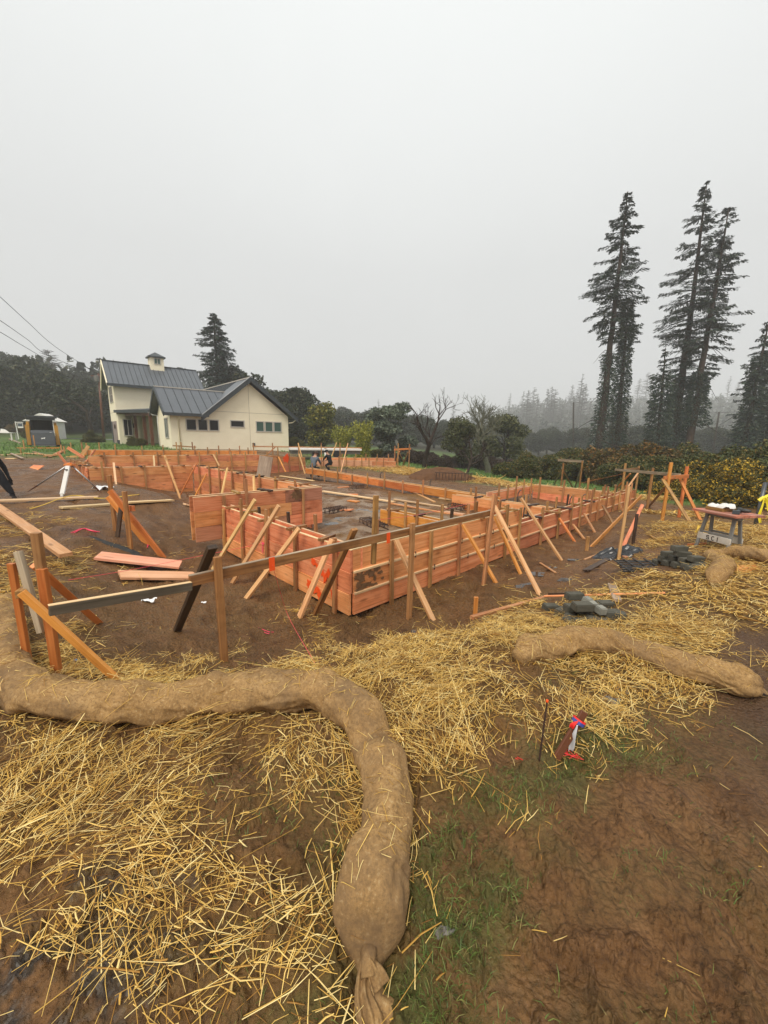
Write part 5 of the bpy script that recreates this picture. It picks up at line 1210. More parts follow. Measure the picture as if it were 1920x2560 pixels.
# oak woods: a few kinds, each tree its own object
OK = [broadleaf_meshes(9, 9, 2.2, 17000, .155, 'leaf_oak', 70+i, 24, .72, lowlobes=True) for i in range(5)]
OLV = [broadleaf_meshes(7, 7.5, 1.6, 9000, .12, 'leaf_olive', 80+i, 16, .75, lowlobes=True) for i in range(2)]
GO = 'dark oaks on the wooded slope at left'
rg = random.Random(9)
for i in range(64):
    u = rg.uniform(-230, 300); dp = rg.choice([63, 70, 78, 86, 95, 106, 118])+rg.uniform(-3, 3); b = at(u, dp); b.z -= rg.uniform(.2, 1.2)
    if u > 215 and dp < 70: continue
    tree_obj('oak_tree', rg.choice(OK), b, rg.uniform(0, 6.28), rg.uniform(.75, 1.2)*(1.05 if u < 150 else .8), 'dark evergreen oak crowded on the wooded slope left of the house', 'tree', GO)
for u, dp, s in [(30, 66, 1.1), (75, 70, 1.25), (110, 64, .95), (-40, 64, 1.2), (180, 66, .9), (215, 72, .9)]:
    tree_obj('oak_tree', rg.choice(OK), at(u, dp), rg.uniform(0, 6), s, 'dark evergreen oak crowded on the wooded slope left of the house', 'tree', GO)
GM = 'dark trees along the far side of the field'
for u, dp, s in [(590, 85, 1.35), (650, 74, 1.0), (690, 62, .95), (725, 58, .9), (742, 60, .95), (765, 75, .95), (800, 92, 1.0), (835, 96, .95), (870, 98, .92), (905, 100, .95), (935, 95, 1.0), (965, 98, 1.0), (1000, 95, .9), (1040, 100, .9), (1085, 98, .9), (1120, 104, .85), (1165, 100, .85), (1210, 108, .85), (1255, 112, .85), (1300, 116, .9), (1350, 118, .9), (1400, 120, .9), (1450, 112, .95), (1590, 100, 1.0), (1640, 96, 1.0), (1810, 92, 1.0), (1850, 88, 1.0), (1540, 104, .9), (1990, 80, 1), (720, 80, 1.1), (760, 110, 1.3), (850, 120, 1.2), (940, 122, 1.2), (1030, 124, 1.1), (1230, 128, 1.0), (1370, 132, 1.0), (1770, 108, 1.1), (1700, 112, 1.1)]:
    b = at(u, dp); b.z -= .4; tree_obj('field_tree', rg.choice(OK), b, rg.uniform(0, 6), s, 'dark rounded tree in the belt of woodland behind the field', 'tree', GM)
tree_obj('oak_tree', OK[1], at(620, 66), 1.0, 1.28, 'dark tree showing above the right slope of the house roof', 'tree')
gn = bare_mesh(8.5, 33, .28, .7, 4, .15, 'bark', (2, 3), .32)
g_ = at(230, 56); bare_tree('gnarled_oak', 'gnarled dark oak with twisted limbs beside the left corner of the house', g_, gn, 'bark')
rngq = np.random.default_rng(4); tips = np.array(gn.v)[rngq.integers(200, len(gn.v), 700)]; tips = tips[tips[:, 2] > 4.2]; V, F = leaves(np.repeat(tips, 4, 0)+rngq.normal(0, .35, (len(tips)*4, 3)), .16, rngq, .6)
put('crown', fastmesh('crown', V, F, M['leaf_oak']), bpy.data.objects['gnarled_oak'])
aut = broadleaf_meshes(4.6, 4.2, .8, 8000, .10, 'leaf_autumn', 90, 18, .9, lowlobes=True)
b = at(806, 44); tree_obj('autumn_tree', aut, b, 0, (zat(806, 1012, b)-b.z)/4.5, 'round tree turning yellow green, just right of the house', 'tree')
gg = broadleaf_meshes(6.3, 5.2, 1.0, 9000, .10, 'leaf_greygreen', 92, 20, .55, lowlobes=True, bark='bark_grey')
b = at(978, 37); tree_obj('grey_green_tree', gg, b, 0, (zat(985, 1000, b)-b.z)/6.1, 'silvery grey green evergreen left of the leaning bare tree', 'tree')
ol = OLV[0]; b = at(1160, 34); tree_obj('low_oak', ol, b, .5, (zat(1160, 1050, b)-b.z)/6.7, 'dark olive oak with low rounded crown between the two bare trees', 'tree')
b = at(1265, 42); tree_obj('low_oak', OLV[1], b, .5, (zat(1260, 1042, b)-b.z)/6.7, 'dark olive oak behind the lichen covered bare tree', 'tree')
b = at(1064, 30); bare_tree('bare_tree', 'dark leafless tree with two rising forked limbs near the dirt pile', b, bare_mesh((zat(1050, 956, b)-b.z)*.96, 42, .19, .48, 5, .28, 'bark', (2, 3), .30, -.05), 'bark')
b = at(1228, 31); bare_tree('bare_tree', 'leafless lichen grey tree with many upright twigs', b, bare_mesh((zat(1230, 950, b)-b.z)*.9, 47, .2, .55, 5, .42, 'bark_grey', (3, 4), .27), 'bark_grey')
b = at(1171, 27); bare_tree('bare_tree', 'small dark leafless tree standing on the lawn edge', b, bare_mesh((zat(1171, 1075, b)-b.z)*.95, 44, .12, .6, 4, .25, 'bark', (2, 4), .36), 'bark')
b = at(1560, 44); bare_tree('bare_tree', 'arching leafless tree between the two redwood clumps', b, bare_mesh(7.5, 49, .14, .85, 5, -.1, 'bark', (3, 4), .3, .25), 'bark')
# bamboo
def bamboo(label, u, depth, vt, w, seed):
    rng = np.random.default_rng(seed); b = at(u, depth); h = zat(u, vt, b)-b.z; root = empty('bamboo', b); tag(root, label, 'bamboo', 'yellow bamboo clumps'); mb = MB(); Ls = []
    for i in range(60):
        a = rng.uniform(0, 6.28); r = w*.28*math.sqrt(rng.uniform()); x, y = r*math.cos(a), r*math.sin(a); hh = h*rng.uniform(.65, 1.02); o = 1.55+rng.uniform(-.2, .4)
        pts = [Vector((x, y, -.1)), Vector((x*1.2, y*1.2, hh*.5)), Vector((x*o*1.15, y*o*1.15, hh))]; mb.tube(pts, [.014, .011, .005], 4, False)
        t = rng.uniform(.12, 1, 70); pp = np.stack([np.interp(t, [0, .5, 1], [q[k] for q in pts]) for k in range(3)], -1)+rng.normal(0, .10, (70, 3)); Ls.append(leaves(pp, .085, rng, .28))
    mb.build('stems', M['bamboo'], root); V, F = merge(Ls); put('crown', fastmesh('crown', V, F, M['bamboo']), root)
bamboo('smaller bamboo clump nearer the house', 857, 36, 1062, 1.7, 1); bamboo('bright yellow green bamboo clump at right', 907, 33, 1052, 1.9, 2)
# hedge
HB = [bush_mesh(5, 3.2, 3.2, 22000, .055, 'leaf_bush', 110+i) for i in range(3)]
HR = [bush_mesh(5, 3.2, 3.2, 22000, .055, 'leaf_rust', 120+i) for i in range(2)]
HY = bush_mesh(4.2, 2.6, 2.6, 13000, .042, 'leaf_yellow', 130); HK = bush_mesh(5, 3, 1.7, 12000, .05, 'brush', 131)
GH = 'dense hedge shrubs along the right boundary'
for lab, u, dp, ms, sc in [('dark green rounded shrub at the left end of the hedge', 1300, 27, HB[0], .72), ('dark green shrub behind the grey batter board', 1365, 27.5, HB[1], .85), ('deep green shrub right of the grey batter board', 1440, 27, HB[2], .95), ('rust tinged shrub below the leftmost redwoods', 1530, 26, HR[0], 1.12), ('rust and green shrub behind the long cross rail', 1610, 25, HR[1], 1.1),
   ('dark shrub below the tallest redwood', 1690, 24, HB[0], 1.05), ('dark shrub below the leaning redwood trunk', 1760, 22, HB[1], 1.0), ('tall olive shrub near the right edge', 1840, 20, HB[2], 1.05), ('tall shrub cut by the right edge', 1930, 19, HB[0], 1.1), ('shrub beyond the right edge', 2020, 18, HB[1], 1.1)]:
    bush(lab, u, dp, ms, rz=u*.37, sc=sc, group=GH)
for lab, u, dp, sc, rz in [('shrub with bright yellow autumn leaves behind the tall batter board', 1745, 16.5, .8, 0.), ('shrub with sparse yellow leaves over the sawhorse', 1830, 14, .74, 2.), ('yellow leaved shrub at the right edge behind the taped post', 1915, 13, .74, 4.)]:
    bush(lab, u, dp, HY, rz, sc, GH)
for lab, u, dp, sc in [('dark low shrub filling in under the yellow leaves, left', 1700, 19, .8), ('dark low shrub filling in under the yellow leaves, right', 1880, 15.5, .85), ('dark shrub in the gap behind the orange batter frame', 1640, 21, .8), ('dark shrub left of the orange batter frame', 1580, 22.5, .8)]:
    bush(lab, u, dp, HB[1], u*.11, sc, GH)
for i, (u, dp, sc) in enumerate([(1015, 33, .9), (1060, 36, 1.0), (1110, 37, 1.0), (1150, 39, .9), (1200, 37, 1.0), (1250, 38, .9), (965, 41, .8), (1095, 33, .7), (1290, 45, 1.0), (1340, 50, 1.0)]):
    bush('tangle of bare brown brush beneath the bare trees', u, dp, HK, i*1.3, sc, 'brown brush beneath the bare trees')
for lab, u, dp, ms, sc in [('small green shrub on the lawn by the driveway left of the house', 236, 40, HB[0], .5), ('low green shrub at the front left porch', 340, 31.5, HB[1], .32), ('green shrub behind the right corner of the house', 738, 38, HB[2], .5), ('dark shrub under the grey green tree', 955, 36, HB[1], .5), ('green shrub behind the white table at left edge', 95, 44, HB[0], .55), ('rusty shrub by the white sign', 50, 58, HR[0], .7)]:
    bush(lab, u, dp, ms, u*.3, sc)

# distant woods on the hills, too far to tell tree from tree
def far_wood(label, specs, mat, seed):
    rng = np.random.default_rng(seed); Ls = []
    for ph0, ph1, r0, r1, n, h in specs:
        ph = np.radians(rng.uniform(ph0, ph1, n)); r = rng.uniform(r0, r1, n); x, y = r*np.sin(ph), r*np.cos(ph); z = H(x, y); hh = h*rng.uniform(.5, 1.2, n); cone = rng.uniform(0, 1, n) < .22; k = 34
        t = rng.uniform(0, 1, (n, k)); a = rng.uniform(0, 6.28, (n, k)); rr = hh[:, None]*np.where(cone[:, None], .26*(1-t)+.02, .36*np.sqrt(np.clip(1-(2*t-1)**2, .05, 1)))*rng.uniform(.3, 1, (n, k))
        P = np.stack([x[:, None]+rr*np.cos(a), y[:, None]+rr*np.sin(a), z[:, None]+t*hh[:, None]], -1).reshape(-1, 3); Ls.append(leaves(P, h*.085, rng, .55, .1))
    V, F = merge(Ls); return tag(put('far_woods', fastmesh('far_woods', V, F, M[mat])), label, 'woods', kind='stuff')
far_wood('misty far woods covering the hills', [(4, 50, 260, 460, 640, 9.5), (12, 52, 460, 640, 420, 14), (-16, 6, 200, 380, 340, 11), (-48, -20, 130, 230, 260, 9)], 'leaf_oak', 77)

# ------------------------------------------------------------------ loose lumber
def loose(label, a, b, w, t, mat, cat='board', dz=.0, group=None, up=None):
    """board lying on the ground between two pixels"""
    p, q = hit(*a), hit(*b); p = Vector((p.x, p.y, h1(p.x, p.y))); q = Vector((q.x, q.y, h1(q.x, q.y)))
    m_ = h1((p.x+q.x)/2, (p.y+q.y)/2)-(p.z+q.z)/2
    lift = Vector((0, 0, t/2+.006+dz+max(0, m_)))
    x = (q-p).normalized(); side = Vector((0, 0, 1)).cross(x)
    return tag(tim('loose_board', p+lift, q+lift, w, t, M[mat], None, up or side), label, cat, group)
GL = 'loose lumber lying about the site'
loose('pink board lying on brown mud, upper of the crossed pair', (246, 1402), (452, 1424), .33, .038, 'pink', group=GL, dz=.04)
loose('pink board lying on brown mud, lower of the crossed pair', (300, 1450), (490, 1440), .36, .038, 'pink', group=GL, dz=.02)
loose('orange plank sloping across the left edge behind the near batter board', (-60, 1252), (172, 1436), .14, .05, 'brace', group=GL, dz=.06)
loose('long pale plank on the dirt mound under the reaching hand', (-40, 1260), (246, 1247), .20, .04, 'pale', group=GL, dz=.02)
loose('pale plank on the edge of the dirt mound, left of the crossed braces', (152, 1272), (290, 1262), .19, .04, 'pale', group=GL)
loose('pale plank on the edge of the dirt mound, right of the crossed braces', (316, 1262), (430, 1254), .19, .04, 'pale', group=GL)
loose('pale plank end lying at the lip of the trench', (461, 1262), (500, 1278), .20, .04, 'pale', group=GL)
loose('long thin pink lath lying beyond the concrete block heap', (1358, 1514), (1660, 1496), .024, .018, 'board', group=GL, dz=.03)
loose('brown wet timber lying in the mud left of the block heap', (1178, 1560), (1372, 1492), .05, .04, 'stake', group=GL)
loose('dark wet timber running toward the block heap', (1374, 1491), (1445, 1505), .06, .04, 'dark', group=GL)
loose('short pale board end standing out of the straw past the block heap', (1527, 1476), (1541, 1512), .09, .04, 'grey', group=GL, dz=.02)
loose('thin pale lath in the mud below the black plastic', (1460, 1405), (1512, 1385), .04, .02, 'brace', group=GL)
loose('dark brown board sunk in the mud by the rebar mat', (1462, 1435), (1518, 1405), .09, .03, 'dark', group=GL)
loose('short pale lath in the trodden mud near the braces', (1350, 1412), (1388, 1438), .04, .02, 'brace', group=GL)
loose('pinkish board end beside the black plastic sheet', (1520, 1392), (1566, 1396), .07, .03, 'pink', group=GL)
loose('thin stick lying in the straw left of the sawhorse', (1625, 1342), (1660, 1358), .04, .03, 'old', group=GL)
loose('brown batten lying in straw near the sawhorse foot', (1718, 1365), (1765, 1365), .04, .03, 'orange', group=GL)
tag(tim('plywood_offcut', hit(1826, 1428)+Vector((0, 0, .03)), hit(1904, 1428)+Vector((0, 0, .03)), .26, .018, M['orange'], None, (0, 1, 0)), 'orange plywood offcut lying on straw beside the kinked roll', 'board', GL)
tag(tim('upright_stick', hit(1187, 1545)+Vector((0, 0, -.05)), above(hit(1187, 1545), 1187, 1492), .05, .03, M['orange'], None, (1, 0, 0)), 'short brown stick standing in mud left of the block heap', 'stick')
rl = random.Random(12)
for i, (a, b, w, mt, lab) in enumerate([((-20, 1140), (95, 1136), .14, 'pale', 'pale board on the bank top at the left edge'), ((60, 1137), (142, 1143), .12, 'brace', 'yellow board lying along the bank top'), ((28, 1138), (58, 1152), .10, 'grey', 'grey board hanging over the bank edge'),
    ((85, 1134), (128, 1146), .12, 'old', 'brown board in the scatter on the bank top'), ((112, 1146), (150, 1141), .1, 'orange', 'orange offcut in the scatter on the bank top'), ((16, 1148), (40, 1149), .14, 'pale', 'short pale offcut just below the bank top'), ((138, 1138), (160, 1128), .2, 'orange', 'reddish board leaning in the scrap heap beside the bank')]):
    loose(lab, a, b, w, .035, mt, group='scrap boards along the bank top', dz=.02*i % .05)
tag(tim('plywood_offcut', hit(76, 1172)+Vector((0, 0, .05)), hit(102, 1174)+Vector((0, 0, .05)), .30, .02, M['orange'], None, (0, .8, .5)), 'square orange plywood offcut lying on the bank face at left', 'board', GL)
for i in range(9):
    u = rl.uniform(165, 232); v = rl.uniform(1143, 1166); p = hit(u, v); d = Vector((rl.uniform(-1, 1), rl.uniform(-.6, .6), rl.uniform(.0, .8))).normalized()
    tag(tim('scrap_board', p+Vector((0, 0, .02)), p+d*rl.uniform(.35, .85)+Vector((0, 0, .05)), rl.choice([.07, .1, .14]), .035, M[rl.choice(['brace', 'board', 'orange', 'old'])]), 'scrap lumber piled beside the deep recess at left', 'board', 'scrap lumber beside the deep recess')
for a, b, w, mt, lab in [((806, 1234), (985, 1264), .16, 'pale', 'long pale plank across the wet slab from the bulkhead'), ((1008, 1222), (1086, 1259), .09, 'brace', 'single yellow plank lying at an angle on the slab'), ((1028, 1233), (1095, 1240), .16, 'orange', 'orange board on the slab by the far footing'), ((1080, 1240), (1140, 1243), .2, 'pink', 'pink board on top of the small stack on the slab'),
    ((1098, 1249), (1146, 1254), .2, 'pale', 'pale board at the front of the small stack on the slab'), ((985, 1254), (1120, 1270), .12, 'pale', 'thin pale plank lying in the slab mud'), ((975, 1262), (1165, 1294), .10, 'board', 'long reddish plank next to the orange footing form'), ((1112, 1282), (1160, 1290), .2, 'pink', 'wide pink offcut by the orange footing form'),
    ((868, 1242), (895, 1240), .14, 'orange', 'small red orange offcut lying on the slab, back'), ((872, 1257), (895, 1260), .18, 'orange', 'small square orange offcut lying on the slab, middle'), ((855, 1276), (880, 1279), .2, 'board', 'square reddish offcut on the slab near the rebar chairs'), ((845, 1222), (872, 1220), .12, 'board', 'thin reddish board at the far part of the slab'),
    ((965, 1308), (995, 1316), .06, 'pale', 'short round edged pale stick in front of the orange footing form'), ((700, 1192), (785, 1204), .12, 'pale', 'pale plank lying on the slab behind the bulkhead')]:
    loose(lab, a, b, w, .038, mt, group='boards lying on the wet slab')

# ------------------------------------------------------------------ rebar
def bars(name, label, segs, r, cat, group=None, mat='rebar'):
    b = Vector(segs[0][0]); root = None; mb = MB()
    for s in segs: mb.tube([Vector(p)-b for p in s], r, 5)
    o = mb.build(name, M[mat], None, Matrix.Translation(b)); return tag(o, label, cat, group)
def cage(label, u0, v0, u1, v1, hgt, n, group='rebar cages and chairs'):
    p, q = hit(u0, v0), hit(u1, v1); d = (q-p); d.z = 0; L = d.length; d.normalize(); s = Vector((-d.y, d.x, 0))*.28; segs = []
    for k in (0, 1):
        for z in (.03, hgt): segs.append([p+s*k+Vector((0, 0, z)), q+s*k+Vector((0, 0, z))])
    for i in range(n):
        c = p+d*(L*(i+.5)/n); e = .04 if i % 2 else -.04
        segs.append([c+d*e, c+Vector((0, 0, hgt+.03)), c+s+Vector((0, 0, hgt+.03)), c+s-d*e, c+d*e])
    return bars('rebar_cage', label, segs, .011, 'rebar', group)
cage('rebar chairs on the slab beside the bulkhead', 822, 1288, 868, 1278, .13, 8)
cage('rebar cage lying behind the front corner of the formwork', 898, 1308, 945, 1330, .12, 9)
cage('rebar cage on the slab between the two orange footing forms', 1118, 1272, 1158, 1278, .14, 7)
cage('low rebar lying far out on the slab', 880, 1224, 920, 1222, .12, 6)
cage('rebar frame standing in the trench before the far straw', 1086, 1204, 1182, 1208, .45, 12)
p = hit(1605, 1425); segs = []
for i in range(9): segs.append([p+Vector((-.42+.02*i, -.22+.055*i, .05+.01*(i % 3))), p+Vector((.48-.015*i, -.16+.055*i, .05+.012*(i % 2)))])
for i in range(5): segs.append([p+Vector((-.34+.17*i, -.26, .07)), p+Vector((-.30+.17*i, .30, .085))])
bars('rebar_mat', 'flat dark rebar mat lying in mud between plastic and blocks', segs, .012, 'rebar', None, 'metal_dark')
p = hit(1505, 1425); segs = []
for i in range(5): segs.append([p+Vector((rl.uniform(-.5, .1), rl.uniform(-.25, .1), .02)), p+Vector((rl.uniform(.1, .7), rl.uniform(-.1, .25), .03))])
bars('loose_rebar', 'thin loose rebar lengths half sunk in the mud', segs, .008, 'rebar')
# small dark bolts and rebar stubs standing in the forms
for i, (a, b, z) in enumerate([(5.6, 1.4, -.15), (6.4, .9, -.15), (9.4, .9, -.2), (10.1, .8, -.2), (8.6, 2.2, -.1), (8.4, 5.6, -.05), (8.5, 8.4, .0), (8.4, 10.6, .05)]):
    q = Wl(a, b, z); bars('bent_bar', 'dark bent rebar stub sticking up from the footing forms', [[q+Vector((0, 0, -.3)), q, q+Vector((.04, 0, .09)), q+Vector((.10, 0, .12))]], .016, 'rebar', 'bent bar stubs in the footing forms', 'metal_dark')

# ------------------------------------------------------------------ concrete block heaps
def block_mesh(l, w, h, mat, seed):
    bm = bmesh.new(); bmesh.ops.create_cube(bm, size=1); r = random.Random(seed)
    for v in bm.verts: v.co = Vector((v.co.x*l*r.uniform(.93, 1.05), v.co.y*w*r.uniform(.93, 1.05), v.co.z*h*r.uniform(.95, 1.05)))
    bmesh.ops.bevel(bm, geom=list(bm.edges), offset=.008, segments=2, affect='EDGES'); me = bpy.data.meshes.new('concrete_block'); bm.to_mesh(me); bm.free(); me.materials.append(mat); return me
BM = [block_mesh(.20, .10, .075, M['block'], i) for i in range(4)]; BMp = block_mesh(.085, .085, .075, M['block_pale'], 9)
def blk(u, v, lvl, rz, tilt, label, group, me=None, depth=None):
    p = hit(u, v); z = h1(p.x, p.y)+.035+lvl*.078
    m_ = Matrix.Translation((p.x, p.y, z)) @ Matrix.Rotation(rz, 4, 'Z') @ Matrix.Rotation(tilt, 4, 'X') @ Matrix.Rotation(tilt*.6, 4, 'Y')
    return tag(put('concrete_block', me or rl.choice(BM), None, m_), label, 'block', group)
la = 'dark grey concrete block in the heap behind the middle straw roll'
for u, v, l, rz, tl in [(1377, 1530, 0, .1, .1), (1408, 1537, 0, .5, -.1), (1425, 1545, 0, 1.2, .4), (1450, 1548, 0, .1, 0), (1478, 1540, 0, .2, .1), (1500, 1545, 0, .3, -.1), (1528, 1548, 0, .2, .2), (1420, 1560, 0, .9, .1), (1455, 1565, 0, .0, -.1), (1490, 1562, 0, -.2, .15), (1535, 1552, 0, -.2, 0),
    (1432, 1552, 1, .1, 0), (1458, 1555, 1, .0, .05), (1484, 1552, 1, .3, .1), (1510, 1525, 0, .2, .1), (1440, 1530, 0, .2, 0), (1432, 1525, 1, .1, 0)]: blk(u, v, l, rz, tl, la, 'heap of blocks behind the middle roll')
blk(1450, 1563, 2, .1, .05, 'dark grey concrete block on the upper course of the nearer heap', 'heap of blocks behind the middle roll')
blk(1462, 1552, 2.0, .5, .2, 'pale broken block sitting on top of the nearer heap', 'heap of blocks behind the middle roll', BMp)
blk(1476, 1556, 1.6, .2, .1, 'pale half block just right of the heap top', 'heap of blocks behind the middle roll', BMp)
blk(1498, 1558, 1.3, .3, .1, 'greyish block on the right shoulder of the nearer heap', 'heap of blocks behind the middle roll', BMp)
lb_ = 'dark grey concrete block stacked beside the kinked straw roll'
for u, v, l, rz, tl in [(1648, 1414, 0, .0, 0), (1672, 1418, 0, .1, 0), (1698, 1422, 0, .0, .05), (1722, 1425, 0, .1, 0), (1745, 1430, 0, .0, 0), (1662, 1414, 1, .05, 0), (1688, 1418, 1, .0, 0), (1714, 1422, 1, .1, 0), (1668, 1414, 2, .0, 0), (1700, 1419, 2, .0, .1), (1690, 1419, 3, .1, 0), (1730, 1433, 0, .3, .15), (1752, 1425, 0, .2, .1), (1735, 1424, 1, .2, .1)]: blk(u, v, l, rz, tl, lb_, 'stack of blocks beside the kinked roll')

# ------------------------------------------------------------------ black plastic, dirt pile, stones
def lump(name, label, c, rx, ry, rz, mat, seed, cat, sharp=.25, n=48, freq=2.2):
    V = []; F = []; m_ = 14
    rng = np.random.default_rng(seed)
    for i in range(m_):
        t = i/(m_-1); r = t
        for j in range(n):
            a = 2*np.pi*j/n; q = float(fbm(np.array([math.cos(a)*freq*r+seed]), np.array([math.sin(a)*freq*r]), 1., 4, seed)[0])
            rr = r*(1+.18*float(fbm(np.array([math.cos(a)*1.5+seed]), np.array([math.sin(a)*1.5]), 1., 2, seed+2)[0])*2)
            x, y = c[0]+rx*rr*math.cos(a), c[1]+ry*rr*math.sin(a); zz = rz*((1-r*r)**.9 if r < 1 else 0)*(1+sharp*q*2)
            V.append((x, y, h1(x, y)+zz+(q*.06*rz if r < 1 else -.03)))
    for i in range(m_-1):
        for j in range(n): F.append((i*n+j, i*n+(j+1) % n, (i+1)*n+(j+1) % n, (i+1)*n+j)[::-1])
    mb = MB(); cz = h1(c[0], c[1]); mb.add([(v[0]-c[0], v[1]-c[1], v[2]-cz) for v in V], F); return tag(mb.build(name, mat, None, Matrix.Translation((c[0], c[1], cz)), True), label, cat)
M['plastic_black'] = flat('black_plastic_sheet', (.010, .010, .011), .25, .6, .3, 12, .3)
M['dirt'] = flat('brown_dirt', (.11, .055, .028), .95, .1, .4, 6, .8)
p = hit(1548, 1392); lump('plastic_sheet', 'crumpled black plastic sheet lying in the mud', (p.x, p.y), .48, .30, .13, M['plastic_black'], 3, 'plastic sheet', .55, 60, 3.0)
p = at(1105, 21.5); lump('dirt_pile', 'brown dirt pile on the straw below the bare trees', (p.x, p.y), 1.9, 1.4, .50, M['dirt'], 4, 'dirt pile', .2)
M['stone'] = flat('grey_stone', (.15, .135, .115), .7, .3, .3, 14, .5)
for u, v, s in [(1528, 1762, .07), (1555, 1722, .06), (215, 1722, .07), (1110, 2380, .035), (120, 1730, .05)]:
    p = hit(u, v); lump('stone', 'half buried grey stone among the straw', (p.x, p.y), s, s*.7, s*.35, M['stone'], int(u), 'stone', .3, 16)['group'] = 'half buried stones'

# ------------------------------------------------------------------ survey stake, pin and red netting
b_ = hit(1385, 1905); t_ = D(1462, 1778, b_.y+.06)
stk = empty('survey_stake', b_); tag(stk, 'leaning brown survey stake with red, blue and white ribbon', 'stake')
tim('stake', Vector(b_)+(Vector(b_)-t_).normalized()*.06, t_, .036, .016, M['post_brown'], stk, (1, 0, -.2))
M['rib_red'] = flat('red_ribbon', (.80, .03, .025), .4, .5, .1); M['rib_blue'] = flat('blue_ribbon', (.05, .07, .30), .4, .5, .1); M['rib_white'] = flat('white_ribbon', (.62, .62, .64), .4, .5, .1)
ax_ = (t_-b_).normalized(); kp = b_+ax_*((t_-b_).length*.80)
sd_ = Vector((1, 0, 0)); 
def ribbon(parent, name, pts, w, mat, normal=Vector((0, -1, .3))):
    o = cloth_strip(parent, name, pts, [w, w*.9, w], .6, 1.0, 0, normal, mat); o.modifiers[0].thickness = .0012; return o
ribbon(stk, 'red_ribbon', [kp+Vector((-.012, -.016, .012)), kp+Vector((-.035, -.02, -.004)), kp+Vector((-.046, -.02, -.022))], .018, 'rib_red')
ribbon(stk, 'white_ribbon', [kp+Vector((-.014, -.02, .0)), kp+Vector((-.026, -.026, -.05)), kp+Vector((-.030, -.022, -.115)), kp+Vector((-.034, -.02, -.15))], .020, 'rib_white', Vector((0, -1, 0)))
mb = MB(); mb.tube([kp-ax_*.012, kp+ax_*.004], .030, 10, False); mi_ = wm(stk).inverted(); mb.v = [tuple(mi_ @ Vector(p)) for p in mb.v]; mb.build('blue_ribbon', M['rib_blue'], stk)
mb = MB(); mb.tube([kp+ax_*.004, kp+ax_*.012], .031, 10, False); mb.v = [tuple(mi_ @ Vector(p)) for p in mb.v]; mb.build('red_band', M['rib_red'], stk)
b_ = hit(1344, 1926); t_ = above(b_, 1368, 1752); t_ = D(1368, 1752, b_.y+.02)
pin = empty('steel_pin', b_); tag(pin, 'thin rusty steel pin with tiny orange tip left of the survey stake', 'steel pin')
mb = MB(); mb.tube([Vector((0, 0, -.08)), t_-b_], .0042, 6); mb.build('rod', M['rebar'], pin); mb = MB(); mb.tube([(t_-b_)*.985, (t_-b_)*1.01], .006, 8); mb.build('tip', M['paint_orange'], pin)
M['net_red'] = flat('red_netting', (.75, .035, .03), .5, .4, .15); M['net_pink'] = flat('pink_tape', (.85, .06, .13), .5, .4, .1)
def tangle(name, label, pts, r, mat, cat, n, seed, sp=.05):
    rr = random.Random(seed); P = [hit(*p) for p in pts]; b = P[0]; mb = MB()
    for i in range(n):
        q = [p+Vector((rr.uniform(-sp, sp), rr.uniform(-sp, sp), rr.uniform(.004, .03))) for p in P]; q = catmull(q, 4) if len(q) > 2 else q
        mb.tube([p-b for p in q], r, 4)
    return tag(mb.build(name, mat, None, Matrix.Translation(b)), label, cat)
tangle('netting', 'scrap of red netting lying right of the survey stake', [(1408, 1892), (1430, 1894), (1452, 1900), (1472, 1902)], .0017, M['net_red'], 'netting', 9, 1, .028)
tangle('netting', 'scrap of red netting lying left of the steel pin', [(1296, 1910), (1318, 1920), (1340, 1928)], .002, M['net_red'], 'netting', 10, 2, .016)
tangle('flagging', 'pink flagging tape on dirt below the dirt mound', [(183, 1335), (205, 1326), (230, 1330), (243, 1333)], .006, M['net_pink'], 'flagging tape', 5, 3, .03)
tangle('flagging', 'pink flagging tape at the foot of the rail post', [(500, 1577), (520, 1584), (545, 1580), (578, 1588)], .0035, M['net_pink'], 'flagging tape', 4, 4, .02)
tangle('flagging', 'pink flagging tape in the mud before the corner braces', [(648, 1576), (668, 1586), (690, 1586)], .004, M['net_pink'], 'flagging tape', 5, 5, .018)
tangle('flagging', 'scrap of pink tape beside the crossed brace foot', [(366, 1372), (372, 1360)], .004, M['net_pink'], 'flagging tape', 4, 6, .03)
def wire(name, label, pts, r, mat, cat, sub=1):
    b = Vector(pts[0]); mb = MB(); mb.tube([Vector(p)-b for p in (catmull(pts, 8) if sub else pts)], r, 5); return tag(mb.build(name, mat, None, Matrix.Translation(b)), label, cat)
M['string_pink'] = flat('pink_string', (.85, .10, .12), .6, .3, .05)
wire('string_line', 'pink string line running from the near frame toward the formwork', [D(172, 1450, 3.4), D(330, 1424, 4.6), D(500, 1390, 6.0), D(690, 1352, 6.2)], .003, M['string_pink'], 'string line')
wire('string_line', 'pink string hanging from the rail down to the straw edge', [bb(677, 1412)-vB*.03, hit(720, 1560)+Vector((0, 0, .12)), hit(800, 1690)+Vector((0, 0, .03))], .0022, M['string_pink'], 'string line')
wire('string_line', 'pink string stretched across the slab from the left stake', [D(945, 1300, 6), Wl(3.6, 1.8, -.05), Wl(6, 2.0, -.05)], .003, M['string_pink'], 'string line')
wire('string_line', 'orange string line reaching to the batter board by the hedge', [D(1450, 1208, 18.5), D(1560, 1184, 14)], .006, M['orange'], 'string line', 0)
M['yellow'] = flat('yellow_cord', (.75, .50, .07), .5, .4, .1)
wire('extension_cord', 'yellow cord snaking over the planks on the dirt mound', [hit(u, v)+Vector((0, 0, dz_)) for u, v, dz_ in [(72, 1276, .02), (110, 1268, .05), (150, 1256, .08), (190, 1247, .08), (250, 1250, .04), (300, 1245, .03), (350, 1238, .02), (400, 1234, .02)]], .009, M['yellow'], 'cord')
